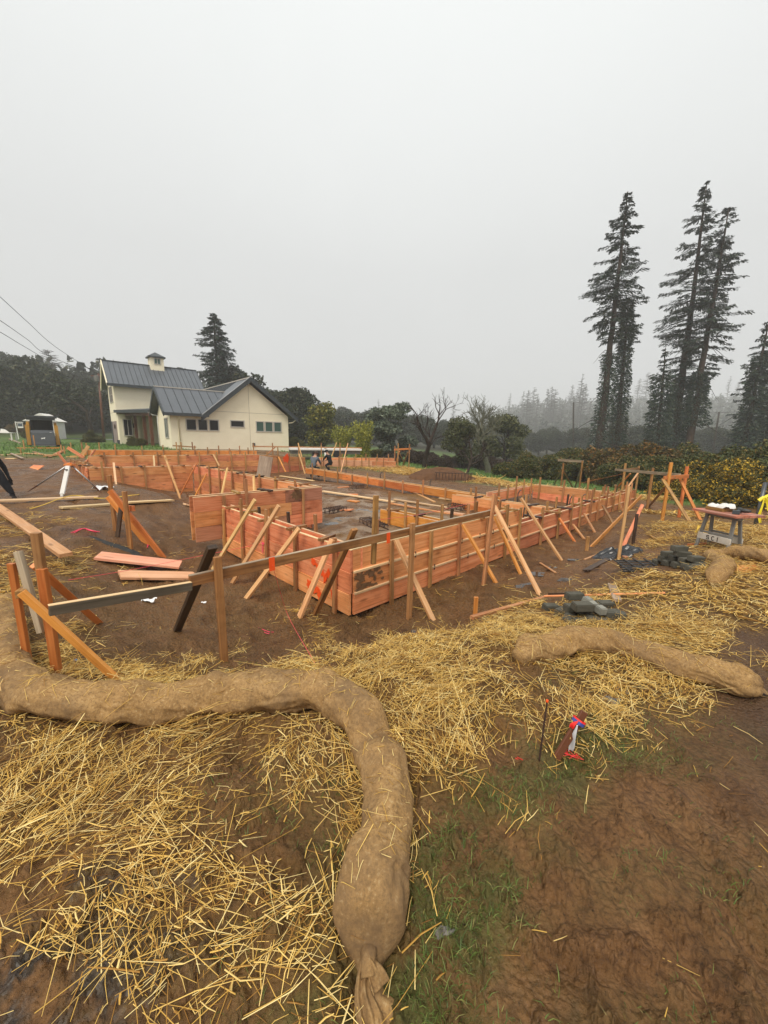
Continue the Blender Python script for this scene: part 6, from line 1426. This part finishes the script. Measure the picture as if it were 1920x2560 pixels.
def litter(label, u, v, s, mat, seed):
    p = hit(u, v); r = random.Random(seed); mb = MB(); n = 7; V = [(s*(i/(n-1)-.5)*1.3, s*(j/(n-1)-.5)*.7, .012+r.uniform(0, .35)*s) for i in range(n) for j in range(n)]
    mb.add(V, [(i*n+j, i*n+j+1, (i+1)*n+j+1, (i+1)*n+j) for i in range(n-1) for j in range(n-1)]); return tag(mb.build('litter', mat, None, Matrix.Translation(p), True), label, 'litter')
M['paper'] = flat('white_paper', (.78, .78, .78), .6, .3, .05)
litter('crumpled white paper scrap on the mud left of the dark brace', 373, 1505, .12, M['paper'], 1); litter('small white card on the mud beside the rail post', 510, 1509, .05, M['paper'], 2); litter('white plastic scrap near the tripod foot', 258, 1226, .35, M['paper'], 3)
litter('black plastic scrap next to the white paper', 316, 1502, .09, M['plastic_black'], 4); litter('small faded blue scrap in the mud by the near frame', 182, 1657, .05, flat('blue_plastic', (.06, .20, .42), .5, .4), 5)
lump('fabric_strip', 'grey filter fabric showing through the mud on the slope', (hit(330, 1382).x, hit(330, 1382).y), .75, .09, .012, flat('grey_fabric', (.045, .045, .044), .9, .2, .3, 10, .5), 6, 'fabric', .5, 30)

# ------------------------------------------------------------------ sawhorse table and what lies on it
M['aluminium'] = flat('grey_painted_leg', (.20, .195, .18), .5, .4, .2, 6); M['white_board'] = flat('scuffed_white_board', (.56, .52, .45), .6, .3, .22, 5)
M['table_red'] = wood('red_brown_tabletop', (.18, .06, .04), (.34, .14, .10), (.46, .24, .18), (.72, .12, .03), .8, False, .5)
gl, gr2 = hit(1756, 1367), hit(1834, 1376); mid_ = (gl+gr2)/2; mid_.z = h1(mid_.x, mid_.y); ex = (gr2-gl); ex.z = 0; Wd_ = ex.length; ex.normalize(); ey = Vector((-ex.y, ex.x, 0))
swm = Matrix(((ex.x, ey.x, 0, mid_.x), (ex.y, ey.y, 0, mid_.y), (0, 0, 1, mid_.z), (0, 0, 0, 1))); saw = empty('sawhorse', mat=swm); tag(saw, 'folding sawhorse with lettered white cross board', 'sawhorse')
hgt = zat(1790, 1283, mid_)-mid_.z; hw = Wd_/2
for sx_ in (-1, 1):
    for sy in (-1, 1):
        a = swm @ Vector((sx_*hw*1.03, sy*.13, -.04)); b = swm @ Vector((sx_*hw*.86, sy*.05, hgt-.02)); tim('leg', a, b, .048, .03, M['aluminium'], saw, tuple(ex))
tim('top_rail', swm @ Vector((-hw*1.05, 0, hgt-.03)), swm @ Vector((hw*1.05, 0, hgt-.03)), .06, .10, M['aluminium'], saw)
for sy in (-1, 1): 
    brd = tim('cross_board', swm @ Vector((-hw*1.08, sy*.115, .16)), swm @ Vector((hw*1.08, sy*.115, .16)), .10, .02, M['white_board'], saw)
    tim('cross_rail', swm @ Vector((-hw*1.0, sy*.10, .235)), swm @ Vector((hw*1.0, sy*.10, .235)), .03, .02, M['aluminium'], saw)
def letter_strokes(ch):
    arc = lambda cx, cy, rx, ry, a0, a1, n=9: [(cx+rx*math.cos(math.radians(a0+(a1-a0)*i/n)), cy+ry*math.sin(math.radians(a0+(a1-a0)*i/n))) for i in range(n+1)]
    if ch == 'S': return [arc(.5, .73, .36, .24, 20, 270)+arc(.5, .25, .38, .25, 90, -160)[1:]]
    if ch == 'C': return [arc(.5, .5, .42, .5, 48, 312, 14)]
    return [[(.5, 0), (.5, 1)]]
for ch, cx in (('S', -.085), ('C', -.0), ('I', .07)):
    mb = MB(); hL, wL_ = .062, .052
    for st in letter_strokes(ch):
        pts = [swm @ Vector((cx+(x-.5)*wL_, -.1285, .16+(y-.5)*hL)) for x, y in st]
        for a, b in zip(pts, pts[1:]):
            d = (b-a).normalized(); s = d.cross(swm.to_3x3() @ Vector((0, -1, 0))).normalized()*.0048; mb.prism([a-s-d*.003, b-s+d*.003, b+s+d*.003, a+s-d*.003], swm.to_3x3() @ Vector((0, -.0015, 0)))
    mi_ = wm(saw).inverted(); mb.v = [tuple(mi_ @ Vector(p)) for p in mb.v]; mb.build('letter', M['plastic_black'], saw)
ribbon_y = ribbon(saw, 'yellow_tape', [swm @ Vector((-hw*.93, -.16, .32)), swm @ Vector((-hw*.96, -.185, .26)), swm @ Vector((-hw*.98, -.19, .20))], .04, 'yellow', swm.to_3x3() @ Vector((0, -1, 0)))
top_m = swm @ Matrix.Translation((-.0, .06, hgt+.02))
mb = MB(); mb.box((0, 0, .0), (Wd_*1.42, .56, .035)); tb = mb.build('board_top', M['table_red'], None, top_m); tag(tb, 'red brown board laid on the sawhorse as a work top', 'board')
mb = MB(); mb.box((-.12, -.02, .045), (.26, .22, .055)); bx = MB()
box_o = tag(mb.build('wooden_box', M['old'], None, top_m), 'small brown box under the white bag on the work top', 'box')
bag = lump('bag', 'white cloth bag lying on the box on the work top', (0, 0), .16, .11, .07, M['white'], 31, 'bag', .5, 26, 3.)
bagm = top_m @ Matrix.Translation((-.10, -.01, .072)); me = bag.data
zs = [v.co.z for v in me.vertices]; z0 = sorted(zs)[len(zs)//10]
for v in me.vertices: v.co.z = max(v.co.z-z0, 0)
bag.matrix_world = bagm
drill = empty('power_drill', mat=top_m @ Matrix.Translation((.20, .04, .02)) @ Matrix.Rotation(.5, 4, 'Z')); tag(drill, 'dark cordless drill lying on the work top', 'drill')
mb = MB(); mb.tube([(-.08, 0, .05), (.02, 0, .05), (.06, 0, .05), (.09, 0, .05)], [.032, .034, .028, .014], 10); mb.build('housing', M['metal_dark'], drill, None, True)
mb = MB(); mb.tube([(-.05, 0, .045), (-.06, -.09, .035)], [.022, .02], 8); mb.box((-.065, -.12, .03), (.085, .06, .055)); mb.build('grip', flat('slate_plastic', (.05, .065, .075), .5), drill)
mb = MB(); mb.lathe([(.03, 0), (.032, .03), (.026, .075), (.02, .08)], 12); tag(mb.build('can', M['fascia'], None, top_m @ Matrix.Translation((.10, .10, .018))), 'small dark can behind the drill on the work top', 'can')
# taped metal post
b_ = hit(1886, 1318); t_ = above(b_, 1908, 1205); pt = empty('metal_post', b_); tag(pt, 'leaning dark metal post with yellow caution tape at right edge', 'post')
mb = MB(); mb.tube([Vector((0, 0, -.2)), D(1914, 1206, b_.y+.1)-b_], .036, 10); mb.build('tube', flat('galvanised_dark', (.10, .105, .11), .4, .5, .2, 8, .1, .6), pt, None, True)
tp = b_+(D(1914, 1206, b_.y+.1)-b_)*.62
M['tape_yellow'] = flat('caution_yellow', (.80, .66, .03), .45, .4, .08)
ribbon(pt, 'caution_tape', [tp+Vector((-.10, -.05, -.02)), tp+Vector((0, -.06, .05)), tp+Vector((.09, -.06, -.06)), tp+Vector((.14, -.06, -.22))], .07, 'tape_yellow', Vector((0, -1, .2)))
ribbon(pt, 'caution_tape', [tp+Vector((.0, -.06, .03)), tp+Vector((-.03, -.08, -.15)), tp+Vector((-.05, -.08, -.32)), tp+Vector((.0, -.08, -.48))], .05, 'tape_yellow', Vector((0, -1, 0)))
ribbon(pt, 'caution_tape', [tp+Vector((.02, -.05, .06)), tp+Vector((.2, -.02, .12)), tp+Vector((.5, .1, .10))], .06, 'tape_yellow', Vector((0, -1, .1)))

# ------------------------------------------------------------------ tripod
tf = hit(156, 1241); tt = above(tf, 157, 1165); tri = empty('tripod', Vector((tf.x, tf.y+.5, tf.z))); tag(tri, 'white and silver surveying tripod standing on the dirt mound', 'tripod')
hd = Vector((tt.x, tf.y+.35, tt.z+.02)); M['silver'] = flat('brushed_metal', (.42, .42, .42), .35, .5, .1, 20, .05, .7)
tim('leg', Vector((tf.x, tf.y, tf.z+.05)), Vector((hd.x, hd.y-.05, hd.z-.03)), .105, .035, M['white'], tri, (1, 0, 0)); tim('foot', Vector((tf.x, tf.y-.02, tf.z-.04)), Vector((tf.x, tf.y, tf.z+.09)), .06, .03, M['white'], tri, (1, 0, 0))
for u, v in ((70, 1229), (254, 1232)):
    f_ = hit(u, v); a = hd+Vector((-.05 if u < 150 else .05, 0, -.03)); k_ = a.lerp(f_, .80)
    mb = MB(); mi_ = wm(tri).inverted(); mb.tube([mi_ @ a, mi_ @ k_], .018, 8); mb.build('leg', M['silver'], tri, None, True); mb = MB(); mb.tube([mi_ @ a.lerp(f_, .76), mi_ @ f_], [.022, .008], 8); mb.build('foot', M['post_brown'], tri)
mb = MB(); mb.box(mi_ @ (hd+Vector((0, 0, -.01))), (.20, .14, .04)); mb.lathe([(.05, .0), (.05, .03)], 12, mi_ @ (hd+Vector((0, 0, .01)))); mb.build('head', M['paint_orange'] if False else M['orange'], tri)
mb = MB(); mb.box(mi_ @ (hd.lerp(Vector((tf.x, tf.y, tf.z)), .16)+Vector((0, -.075, 0))), (.06, .03, .02)); mb.build('clamp', M['metal_dark'], tri)

# ------------------------------------------------------------------ skid steer loader
sL_, sR_ = hit(76, 1117), hit(139, 1118); c = at(108, 29.0); k = 65/FOC*28/1.76; skm = Matrix.Translation(c) @ Matrix.Rotation(math.radians(40), 4, 'Z') @ Matrix.Scale(k, 4); sk = empty('skid_steer', mat=skm); tag(sk, 'yellow and black skid steer loader with raised dark bucket facing the site', 'loader')
M['cat_yellow'] = flat('loader_yellow', (.42, .20, .018), .4, .5, .12); M['black'] = flat('black_machine_paint', (.018, .019, .020), .45, .4, .2); M['bucket'] = flat('dark_bucket_steel', (.050, .055, .060), .5, .4, .25, 4)
def sb(name, mb, mat, parent=None, smooth=False): return put(name, mb.mesh(name, mat, smooth), parent or sk, skm)
mb = MB(); mb.prism([(-.62, .1, .25), (.62, .1, .25), (.62, .1, .95), (-.62, .1, .95)], (0, 2.1, 0)); sb('body', mb, M['black'])
for s in (-1, 1):
    mb = MB(); pr_ = [(s*.88, -.2, .12), (s*.88, -.45, .32), (s*.88, -.2, .58), (s*.88, 1.5, .72), (s*.88, 2.05, .5), (s*.88, 1.9, .1), (s*.88, .2, .02)]; mb.prism(pr_, (-s*.28, 0, 0)); tk = sb('track', mb, M['black'])
    for i in range(4):
        mb = MB(); mb.tube([(s*.90, .0+i*.45, .28), (s*.84, .0+i*.45, .28)], .13, 12); sb('roller', mb, M['cat_yellow'] if False else M['bucket'], tk)
    mb = MB(); mb.prism([(s*.80, 2.2, 1.0), (s*.80, 2.2, 1.55), (s*.80, 1.6, 1.75), (s*.80, .3, 1.62), (s*.80, -.55, 1.05), (s*.80, -.75, .35), (s*.80, -.60, .25), (s*.80, -.3, .95), (s*.80, .4, 1.35), (s*.80, 1.6, 1.4)], (-s*.16, 0, 0)); mb.prism([(s*.84, -.80, .15), (s*.84, -.62, .15), (s*.84, -.48, 1.42), (s*.84, -.68, 1.46)], (-s*.2, 0, 0)); sb('lift_arm', mb, M['cat_yellow'])
    mb = MB(); mb.box((s*.55, .25, 1.45), (.09, .09, 1.1)); mb.box((s*.55, 1.5, 1.5), (.09, .12, 1.1)); sb('cab_post', mb, M['black'])
mb = MB(); mb.box((0, .7, 2.03), (1.72, 1.9, .12)); mb.box((0, -.1, 1.88), (1.5, .14, .16)); sb('cab_roof', mb, M['bucket'])
mb = MB(); mb.box((0, 1.62, 1.45), (1.05, .05, .9)); sb('rear_screen', mb, M['black'])
mb = MB(); mb.box((0, 1.1, 1.1), (.5, .5, .15)); mb.box((0, 1.35, 1.45), (.5, .12, .6)); sb('seat', mb, M['black'])
mb = MB(); mb.prism([(-.60, -.62, .2), (-.60, -1.15, .1), (-.60, -1.2, .18), (-.60, -.95, .95), (-.60, -.72, 1.12), (-.60, -.62, 1.1)], (1.20, 0, 0)); bu = sb('bucket', mb, M['bucket'])
mb = MB(); mb.prism([(-.62, -1.22, .16), (-.62, -1.30, .08), (-.62, -1.14, .07)], (1.24, 0, 0)); sb('cutting_edge', mb, M['metal_dark'], bu)
# pale leaping deer emblem on the bucket back
n_ = Vector((0, -.95, .31)).normalized(); o_ = Vector((0, -1.08, .58)); ux = Vector((1, 0, 0)); uy = Vector((0, .25, .77)).normalized()
deer = [(-.5, .05), (-.35, .18), (-.1, .16), (.18, .22), (.30, .40), (.36, .30), (.48, .24), (.36, .18), (.28, .06), (.42, -.12), (.36, -.14), (.16, -.02), (-.12, -.02), (-.34, -.2), (-.42, -.2), (-.26, .02)]
mb = MB(); mb.prism([o_+ux*(x*.24)+uy*(y*.24) for x, y in deer], Vector((0, -.012, -.004))); sb('emblem', mb, M['white'], bu)
mb = MB(); mb.box((.42, -.90, .98), (.1, .02, .04)); sb('sticker', mb, M['white'], bu)
st_ = hit(88, 1120); tag(tim('marker_stake', st_+dz, above(st_, 84, 1088), .07, .04, M['stake'], None, (1, 0, 0)), 'marker stake with pink tip in front of the loader bucket', 'stake')
for i, (u, v0, v1) in enumerate([(62, 1128, 1100), (178, 1120, 1106), (207, 1134, 1106), (250, 1132, 1106), (53, 1135, 1118), (155, 1133, 1112), (162, 1134, 1115)]):
    g = hit(u, v0); tag(tim('marker_stake', g+dz, above(g, u+rl.uniform(-2, 2), v1), .06, .04, M['stake'], None, (1, 0, 0)), 'thin wooden marker stake along the yard edge in front of the loader', 'stake', 'marker stakes along the yard edge')
g0_, g1_ = hit(40, 1123), hit(150, 1122); tag(tim('loose_board', g0_+Vector((0, 0, .05)), g1_+Vector((0, 0, .05)), .10, .04, M['orange'], None), 'long orange board lying at the foot of the loader bucket', 'board')
tag(tim('kerb_beam', hit(24, 1100)+Vector((0, 0, .06)), hit(52, 1112)+Vector((0, 0, .06)), .2, .12, M['grey'], None), 'grey timber lying on the grass left of the loader', 'beam')

# ------------------------------------------------------------------ far left: table, sign, shed, driveway, pole, wires
b = at(8, 37); tm = Matrix.Translation(b) @ Matrix.Rotation(.3, 4, 'Z'); tabl = empty('white_table', mat=tm); tag(tabl, 'white garden table on grass at the left edge', 'table')
mb = MB(); mb.box((0, 0, .74), (1.9, .9, .06)); put('table_top', mb.mesh('table_top', M['white']), tabl, tm)
for sx_, sy in ((-1, -1), (1, -1), (-1, 1), (1, 1)): mb = MB(); mb.box((sx_*.8, sy*.35, .36), (.09, .09, .76)); put('leg', mb.mesh('leg', M['white']), tabl, tm)
mb = MB(); mb.prism([(-.2, 0, .77), (.5, 0, .77), (.2, 0, 1.05), (-.1, 0, 1.1)], (0, .05, 0)); tag(mb.build('folded_chair', M['white'], None, tm), 'white folded chair lying on the garden table', 'chair')
b = at(46, 42); sg = empty('sign_post', b); tag(sg, 'white post with hanging dark panel sign', 'sign'); t_ = D(38, 1054, b.y)-b
mb = MB(); mb.tube([Vector((0, 0, -.3)), t_], .05, 6); mb.build('post', M['white'], sg); mb = MB(); mb.box(t_+Vector((.38, 0, -.06)), (.85, .06, .07)); mb.build('arm', M['white'], sg)
mb = MB(); mb.box(t_+Vector((.48, 0, -.40)), (.55, .04, .50)); mb.build('panel', M['white'], sg); mb = MB(); mb.box(t_+Vector((.48, -.025, -.33)), (.46, .02, .3)); mb.build('dark_face', flat('slate_blue', (.06, .075, .09), .5), sg)
b = at(119, 47); sh = empty('shed', b, .35); tag(sh, 'small white shed with pitched roof behind the loader', 'shed')
mb = MB(); mb.box((0, 0, .9), (2.9, 2.2, 2.4)); mb.build('wall', M['white'], sh); mb = MB(); mb.prism([(-1.7, -1.3, 2.05), (1.7, -1.3, 2.05), (0, -1.3, 2.95)], (0, 2.6, 0)); mb.build('roof', M['white'], sh)
M['asphalt'] = flat('wet_asphalt', (.075, .078, .085), .45, .4, .2, 1.5)
V = []; F = []
for i in range(16):
    f = i/15; x = -46+f*27; y = 50.5-f*3.5
    for s in (-1, 1): V.append((x, y+s*1.7, h1(x, y+s*1.7)+.05))
for i in range(15): F.append((2*i, 2*i+2, 2*i+3, 2*i+1))
mb = MB(); mb.add(V, F); tag(mb.build('driveway', M['asphalt']), kind='structure')
b = at(259, 54); top = D(246, 934, 54); up_ = empty('utility_pole', b); tag(up_, 'brown utility pole with grey transformer beside the house', 'utility pole')
mb = MB(); mb.tube([Vector((0, 0, -.5)), top-b], [.17, .12], 10); mb.build('pole', M['post_brown'], up_, None, True); mb = MB(); q = (top-b)*.93; mb.lathe([(.25, -.4), (.27, -.3), (.27, .35), (.15, .45)], 12, q+Vector((-.05, -.35, -.1))); mb.build('transformer', M['concrete'], up_, None, True)
mb = MB(); mb.box((top-b)*.965, (2.0, .12, .12)); mb.build('crossarm', M['post_brown'], up_)
for i, off_ in enumerate((-.9, 0, .9)): mb = MB(); mb.lathe([(.05, 0), (.07, .05), (.04, .14)], 8, (top-b)*.965+Vector((off_, 0, .06))); mb.build('insulator', M['concrete'], up_)
M['cable'] = flat('black_cable', (.02, .02, .022), .6)
for lab, pts in [('overhead wire reaching highest at the left edge', [(-60, 690, 24), (0, 742, 30), (70, 806, 37), (140, 868, 44), (246, 936, 54)]), ('middle overhead wire at the left edge', [(-60, 764, 24), (0, 801, 30), (70, 850, 38), (120, 888, 45), (246, 940, 54)]), ('lowest overhead wire at the left edge', [(-60, 802, 24), (0, 830, 30), (60, 866, 37), (130, 905, 45), (200, 930, 51), (246, 940, 54)]),
    ('sagging service cable crossing the wooded slope', [(-40, 895, 30), (0, 912, 34), (100, 960, 42), (180, 990, 48), (252, 1000, 54)])]:
    wire('power_line', lab, [D(u, v, dd) for u, v, dd in pts], .022, M['cable'], 'power line')
b = at(1442, 60); pol = empty('utility_pole', b); tag(pol, 'thin grey utility pole in the valley left of the redwoods', 'utility pole'); mb = MB(); mb.tube([Vector((0, 0, -.5)), D(1434, 1006, 60)-b], [.14, .10], 8); mb.build('pole', M['bark_dead'], pol, None, True)
b = at(1790, 55); pol = empty('utility_pole', b); tag(pol, 'thin dark utility pole in the mist right of the leaning redwood', 'utility pole'); mb = MB(); mb.tube([Vector((0, 0, -.5)), D(1798, 1030, 55)-b], [.14, .10], 8); mb.build('pole', M['bark_dead'], pol, None, True)
wire('power_line', 'pale wire crossing the mist at the right edge', [D(1735, 1034, 58), D(1840, 1030, 55), D(2000, 1022, 50)], .02, M['bark_dead'], 'power line')
# low white thing behind the right of the house, pipe, field stuff
a_, b_ = at(722, 27.5), at(898, 29); mb = MB(); d_ = (b_-a_); d_.z = 0; L_ = d_.length
beam = empty('flatbed_trailer', mat=Matrix.Translation(a_) @ Matrix.Rotation(math.atan2(d_.y, d_.x), 4, 'Z')); tag(beam, 'long low pale grey flatbed behind the workers and formwork', 'trailer')
zt_ = zat(730, 1122, a_)-a_.z; mb = MB(); mb.box((L_/2, 0, zt_), (L_, 1.6, .12)); mb.build('bed', M['white'], beam); mb = MB(); mb.box((L_/2, 0, zt_-.2), (L_*.97, 1.3, .26)); mb.build('chassis', M['concrete'], beam)
for x in (.35, .65): mb = MB(); mb.tube([(L_*x, -.75, .25), (L_*x, -.55, .25)], .28, 14); mb.build('wheel', M['black'], beam)
g = at(813, 26.5); mb = MB(); mb.tube([Vector((0, 0, -.2)), Vector((0, 0, zat(813, 1120, g)-g.z))], .06, 10); mb.tube([Vector((0, 0, zat(813, 1122, g)-g.z)), Vector((0, 0, zat(813, 1120, g)-g.z+.02))], .08, 10); tag(mb.build('white_pipe', M['white'], None, Matrix.Translation(g), True), 'short white standpipe between the two workers', 'pipe')
mb = MB(); mb.box((0, 0, .5), (4.5, .3, 1.3)); tag(mb.build('brick_wall', flat('brown_block_wall', (.09, .055, .045), .8), None, Matrix.Translation(at(1255, 48))), 'low brown wall in the field behind the brush', 'wall')
mb = MB(); mb.box((0, 0, .3), (.6, .4, .6)); tag(mb.build('white_box', M['white'], None, Matrix.Translation(at(1273, 47))), 'small white box in the field right of the brown wall', 'box')

# ------------------------------------------------------------------ people
def person(label, base, rz, J, R, edges, cloth, trousers, skin, hat, name='person', scale=1.0, extra=None, hair=None):
    """J joint name -> (x, y, z); grown into one skin, then clothed by joint"""
    names = list(J); bm = bmesh.new(); vs = {n: bm.verts.new(Vector(J[n])) for n in names}
    for a, b in edges: bm.edges.new((vs[a], vs[b]))
    bm.verts.index_update(); me = bpy.data.meshes.new('body'); bm.to_mesh(me); bm.free()
    o = bpy.data.objects.new('tmp_body', me); COL.objects.link(o); md = o.modifiers.new('s', 'SKIN')
    for i, n in enumerate(names):
        sv = me.skin_vertices[0].data[i]; r = R.get(n, .06); sv.radius = r if hasattr(r, '__len__') else (r, r); sv.use_root = n == 'hip'
    o.modifiers.new('d', 'SUBSURF').levels = 2
    dg = bpy.context.evaluated_depsgraph_get(); m2 = bpy.data.meshes.new_from_object(o.evaluated_get(dg)); bpy.data.objects.remove(o)
    m2.materials.clear()
    for m_ in (skin, cloth, trousers): m2.materials.append(m_)
    pj = {n: Vector(J[n]) for n in names}
    for f in m2.polygons:
        n = min(pj, key=lambda q: (pj[q]-f.center).length)
        f.material_index = 0 if n in ('neck', 'head', 'crown') or n.startswith(('hand', 'f')) and not n.startswith('foot') else 2 if n.startswith(('knee', 'ankle', 'foot', 'thigh')) else 1
        f.use_smooth = True
    root = empty(name, mat=Matrix.Translation(base) @ Matrix.Rotation(rz, 4, 'Z') @ Matrix.Scale(scale, 4)); tag(root, label, 'person'); m2.name = 'body'; put('body', m2, root)
    hd = pj['head']; up = (pj['crown']-hd).normalized(); q = up.to_track_quat('Z', 'Y').to_matrix()
    mb = MB(); mb.lathe([(.125, .0), (.13, .03), (.115, .08), (.07, .125), (.01, .14)], 14); mb.lathe([(.13, .0), (.175, .002), (.175, .012), (.13, .02)], 14) if hat[1] else None
    mb.v = [tuple(q @ Vector(v)+hd+up*.035) for v in mb.v]; mb.build('hat' if hat[1] else 'hair', hat[0], root, None, True)
    return root
skin_m = flat('skin', (.42, .23, .15), .55, .4, .1); dk = flat('black_work_jacket', (.012, .013, .016), .8, .2, .3, 8, .6); gy = flat('grey_blue_work_jacket', (.10, .12, .14), .8, .2, .2, 8); br_ = flat('brown_hat', (.05, .03, .022), .8)
E_ = [('hip', 'waist'), ('waist', 'chest'), ('chest', 'neck'), ('neck', 'head'), ('head', 'crown'), ('chest', 'shl'), ('shl', 'ell'), ('ell', 'handl'), ('chest', 'shr'), ('shr', 'elr'), ('elr', 'handr'), ('hip', 'thighl'), ('thighl', 'kneel'), ('kneel', 'anklel'), ('anklel', 'footl'), ('hip', 'thighr'), ('thighr', 'kneer'), ('kneer', 'ankler'), ('ankler', 'footr')]
def fingers(J, R, E, h, d, s):
    d = Vector(d).normalized(); up = Vector((0, 0, 1)); sd = d.cross(up).normalized(); p = Vector(J[h])
    for i, (o, L) in enumerate(((-.033, .065), (-.011, .078), (.011, .074), (.032, .058))):
        a, b, c_ = f'f{h}{i}a', f'f{h}{i}b', f'f{h}{i}c'; J[a] = p+d*.05+sd*o; J[b] = p+d*(.05+L*.6)+sd*o*1.15+up*-.012; J[c_] = p+d*(.05+L)+sd*o*1.2+up*-.035
        for n_ in (a, b, c_): R[n_] = .0095
        E += [(h, a), (a, b), (b, c_)]
    a, b = f'f{h}ta', f'f{h}tb'; J[a] = p+d*.02+sd*s*.045; J[b] = p+d*.055+sd*s*.06+up*-.02; R[a] = .011; R[b] = .01; E += [(h, a), (a, b)]
R_ = dict(hip=(.15, .12), waist=(.14, .11), chest=(.17, .13), neck=.055, head=(.085, .10), crown=(.075, .085), shl=.075, shr=.075, ell=.055, elr=.055, handl=(.042, .026), handr=(.042, .026), thighl=.09, thighr=.09, kneel=.065, kneer=.065, anklel=.05, ankler=.05, footl=(.045, .04), footr=(.045, .04))
# the person reaching in from the left edge: bent over the plank, right hand down on it (local +x = toward the picture)
hp_ = hit(36, 1250); hand = Vector((hp_.x, hp_.y, hp_.z+.10))
Jn = dict(hip=(-1.32, .30, .92), waist=(-1.14, .28, 1.05), chest=(-.88, .22, 1.08), neck=(-.74, .22, 1.13), head=(-.63, .22, 1.15), crown=(-.53, .21, 1.13), shr=(-.64, .02, .96), elr=(-.27, -.02, .60), handr=(-.035, 0, .16), shl=(-.74, .42, 1.0), ell=(-.62, .52, .68), handl=(-.50, .48, .42),
    thighr=(-1.36, .16, .84), kneer=(-1.22, .10, .50), ankler=(-1.40, .10, .12), footr=(-1.22, .06, .05), thighl=(-1.36, .44, .84), kneel=(-1.28, .50, .48), anklel=(-1.52, .52, .12), footl=(-1.34, .54, .05))
En = list(E_); Rn = dict(R_); Rn['elr'] = .115; Rn['shr'] = .15; Rn['handr'] = (.06, .05); Rn['chest'] = (.22, .18); fingers(Jn, Rn, En, 'handr', (.5, -.1, -.8), 1); fingers(Jn, Rn, En, 'handl', (.2, 0, -1), -1)
person('person in black work clothes bending in from the left edge, one arm reaching down', Vector((hand.x, hand.y, hp_.z+.0)), 0, Jn, Rn, En, dk, dk, dk, (dk, False))
def worker(label, u, vtop, depth, rz, jack, hatm, crouch):
    J = dict(hip=(0, .0, .50), waist=(.04, 0, .66), chest=(.16, 0, .92), neck=(.24, 0, 1.08), head=(.30, 0, 1.17), crown=(.33, 0, 1.27), shr=(.18, -.19, .98), elr=(.34, -.22, .76), handr=(.52, -.12, .66), shl=(.18, .19, .98), ell=(.34, .24, .76), handl=(.52, .12, .64),
        thighr=(.02, -.1, .48), kneer=(.36, -.14, .48), ankler=(.22, -.14, .08), footr=(.38, -.15, .05), thighl=(.02, .1, .48), kneel=(.30, .14, .40), anklel=(.0, .14, .08), footl=(.16, .15, .05))
    E = list(E_); R = dict(R_); fingers(J, R, E, 'handr', (1, .2, -.3), 1); fingers(J, R, E, 'handl', (1, -.2, -.3), -1)
    b = at(u, depth); zt = zat(u, vtop, b); b.z = h1(b.x, b.y); s = (zt-b.z)/1.33
    return person(label, b, rz, J, R, E, jack, dk, skin_m, hatm, scale=max(.6, min(s, 1.15)))
worker('crouching worker in grey jacket and brown hat behind the far formwork', 781, 1128, 20.5, 1.2, gy, (br_, True), 1)
worker('crouching worker in black jacket with white papers by the far formwork', 826, 1125, 23, 2.6, dk, (dk, False), 1)

# ------------------------------------------------------------------ standing water
pm = NM('puddle_water', .05, .5); pm.color((.045, .028, .018)); M['water'] = pm.m
for i, (u, v, rx, ry) in enumerate([(1308, 1430, .16, .10), (1350, 1436, .22, .10), (1392, 1424, .20, .10), (1420, 1448, .18, .08), (1330, 1462, .15, .07), (1290, 1470, .14, .06), (1450, 1402, .2, .1), (880, 1300, .5, .25), (930, 1278, .6, .25), (840, 1312, .3, .15), (1010, 1590, .20, .07)]):
    p = hit(u, v); rr = random.Random(i+70); k = 28; zz = h1(p.x, p.y)
    ring = []
    for j in range(k):
        a = 2*math.pi*j/k; r = 1+.35*math.sin(a*3+i)*rr.uniform(.4, 1)+rr.uniform(-.12, .12); ring.append((p.x+rx*r*math.cos(a), p.y+ry*r*math.sin(a)))
    hs_ = H([q[0] for q in ring], [q[1] for q in ring]); lev = float(np.percentile(hs_, 45))+.004
    mb = MB(); mb.add([(q[0], q[1], lev) for q in ring]+[(p.x, p.y, lev)], [(j, (j+1) % k, k) for j in range(k)]); tag(mb.build('puddle', M['water']), kind='structure')

# ------------------------------------------------------------------ haze
hz = bpy.data.materials.new('haze'); hz.use_nodes = True; t_ = hz.node_tree; t_.nodes.clear()
ho = t_.nodes.new('ShaderNodeOutputMaterial'); hv = t_.nodes.new('ShaderNodeVolumePrincipled')
hv.inputs['Color'].default_value = (.97, .98, .99, 1); hv.inputs['Density'].default_value = .0013; hv.inputs['Anisotropy'].default_value = 0.1
t_.links.new(hv.outputs[0], ho.inputs['Volume'])
zmin = min(v.co.z for v in GROUND.data.vertices)-1
mb = MB(); mb.box2((-720, -720, zmin), (720, 720, 56)); tag(mb.build('haze', hz), 'thin grey mist filling the valley air', 'haze', kind='stuff')
hz.cycles.homogeneous_volume = True
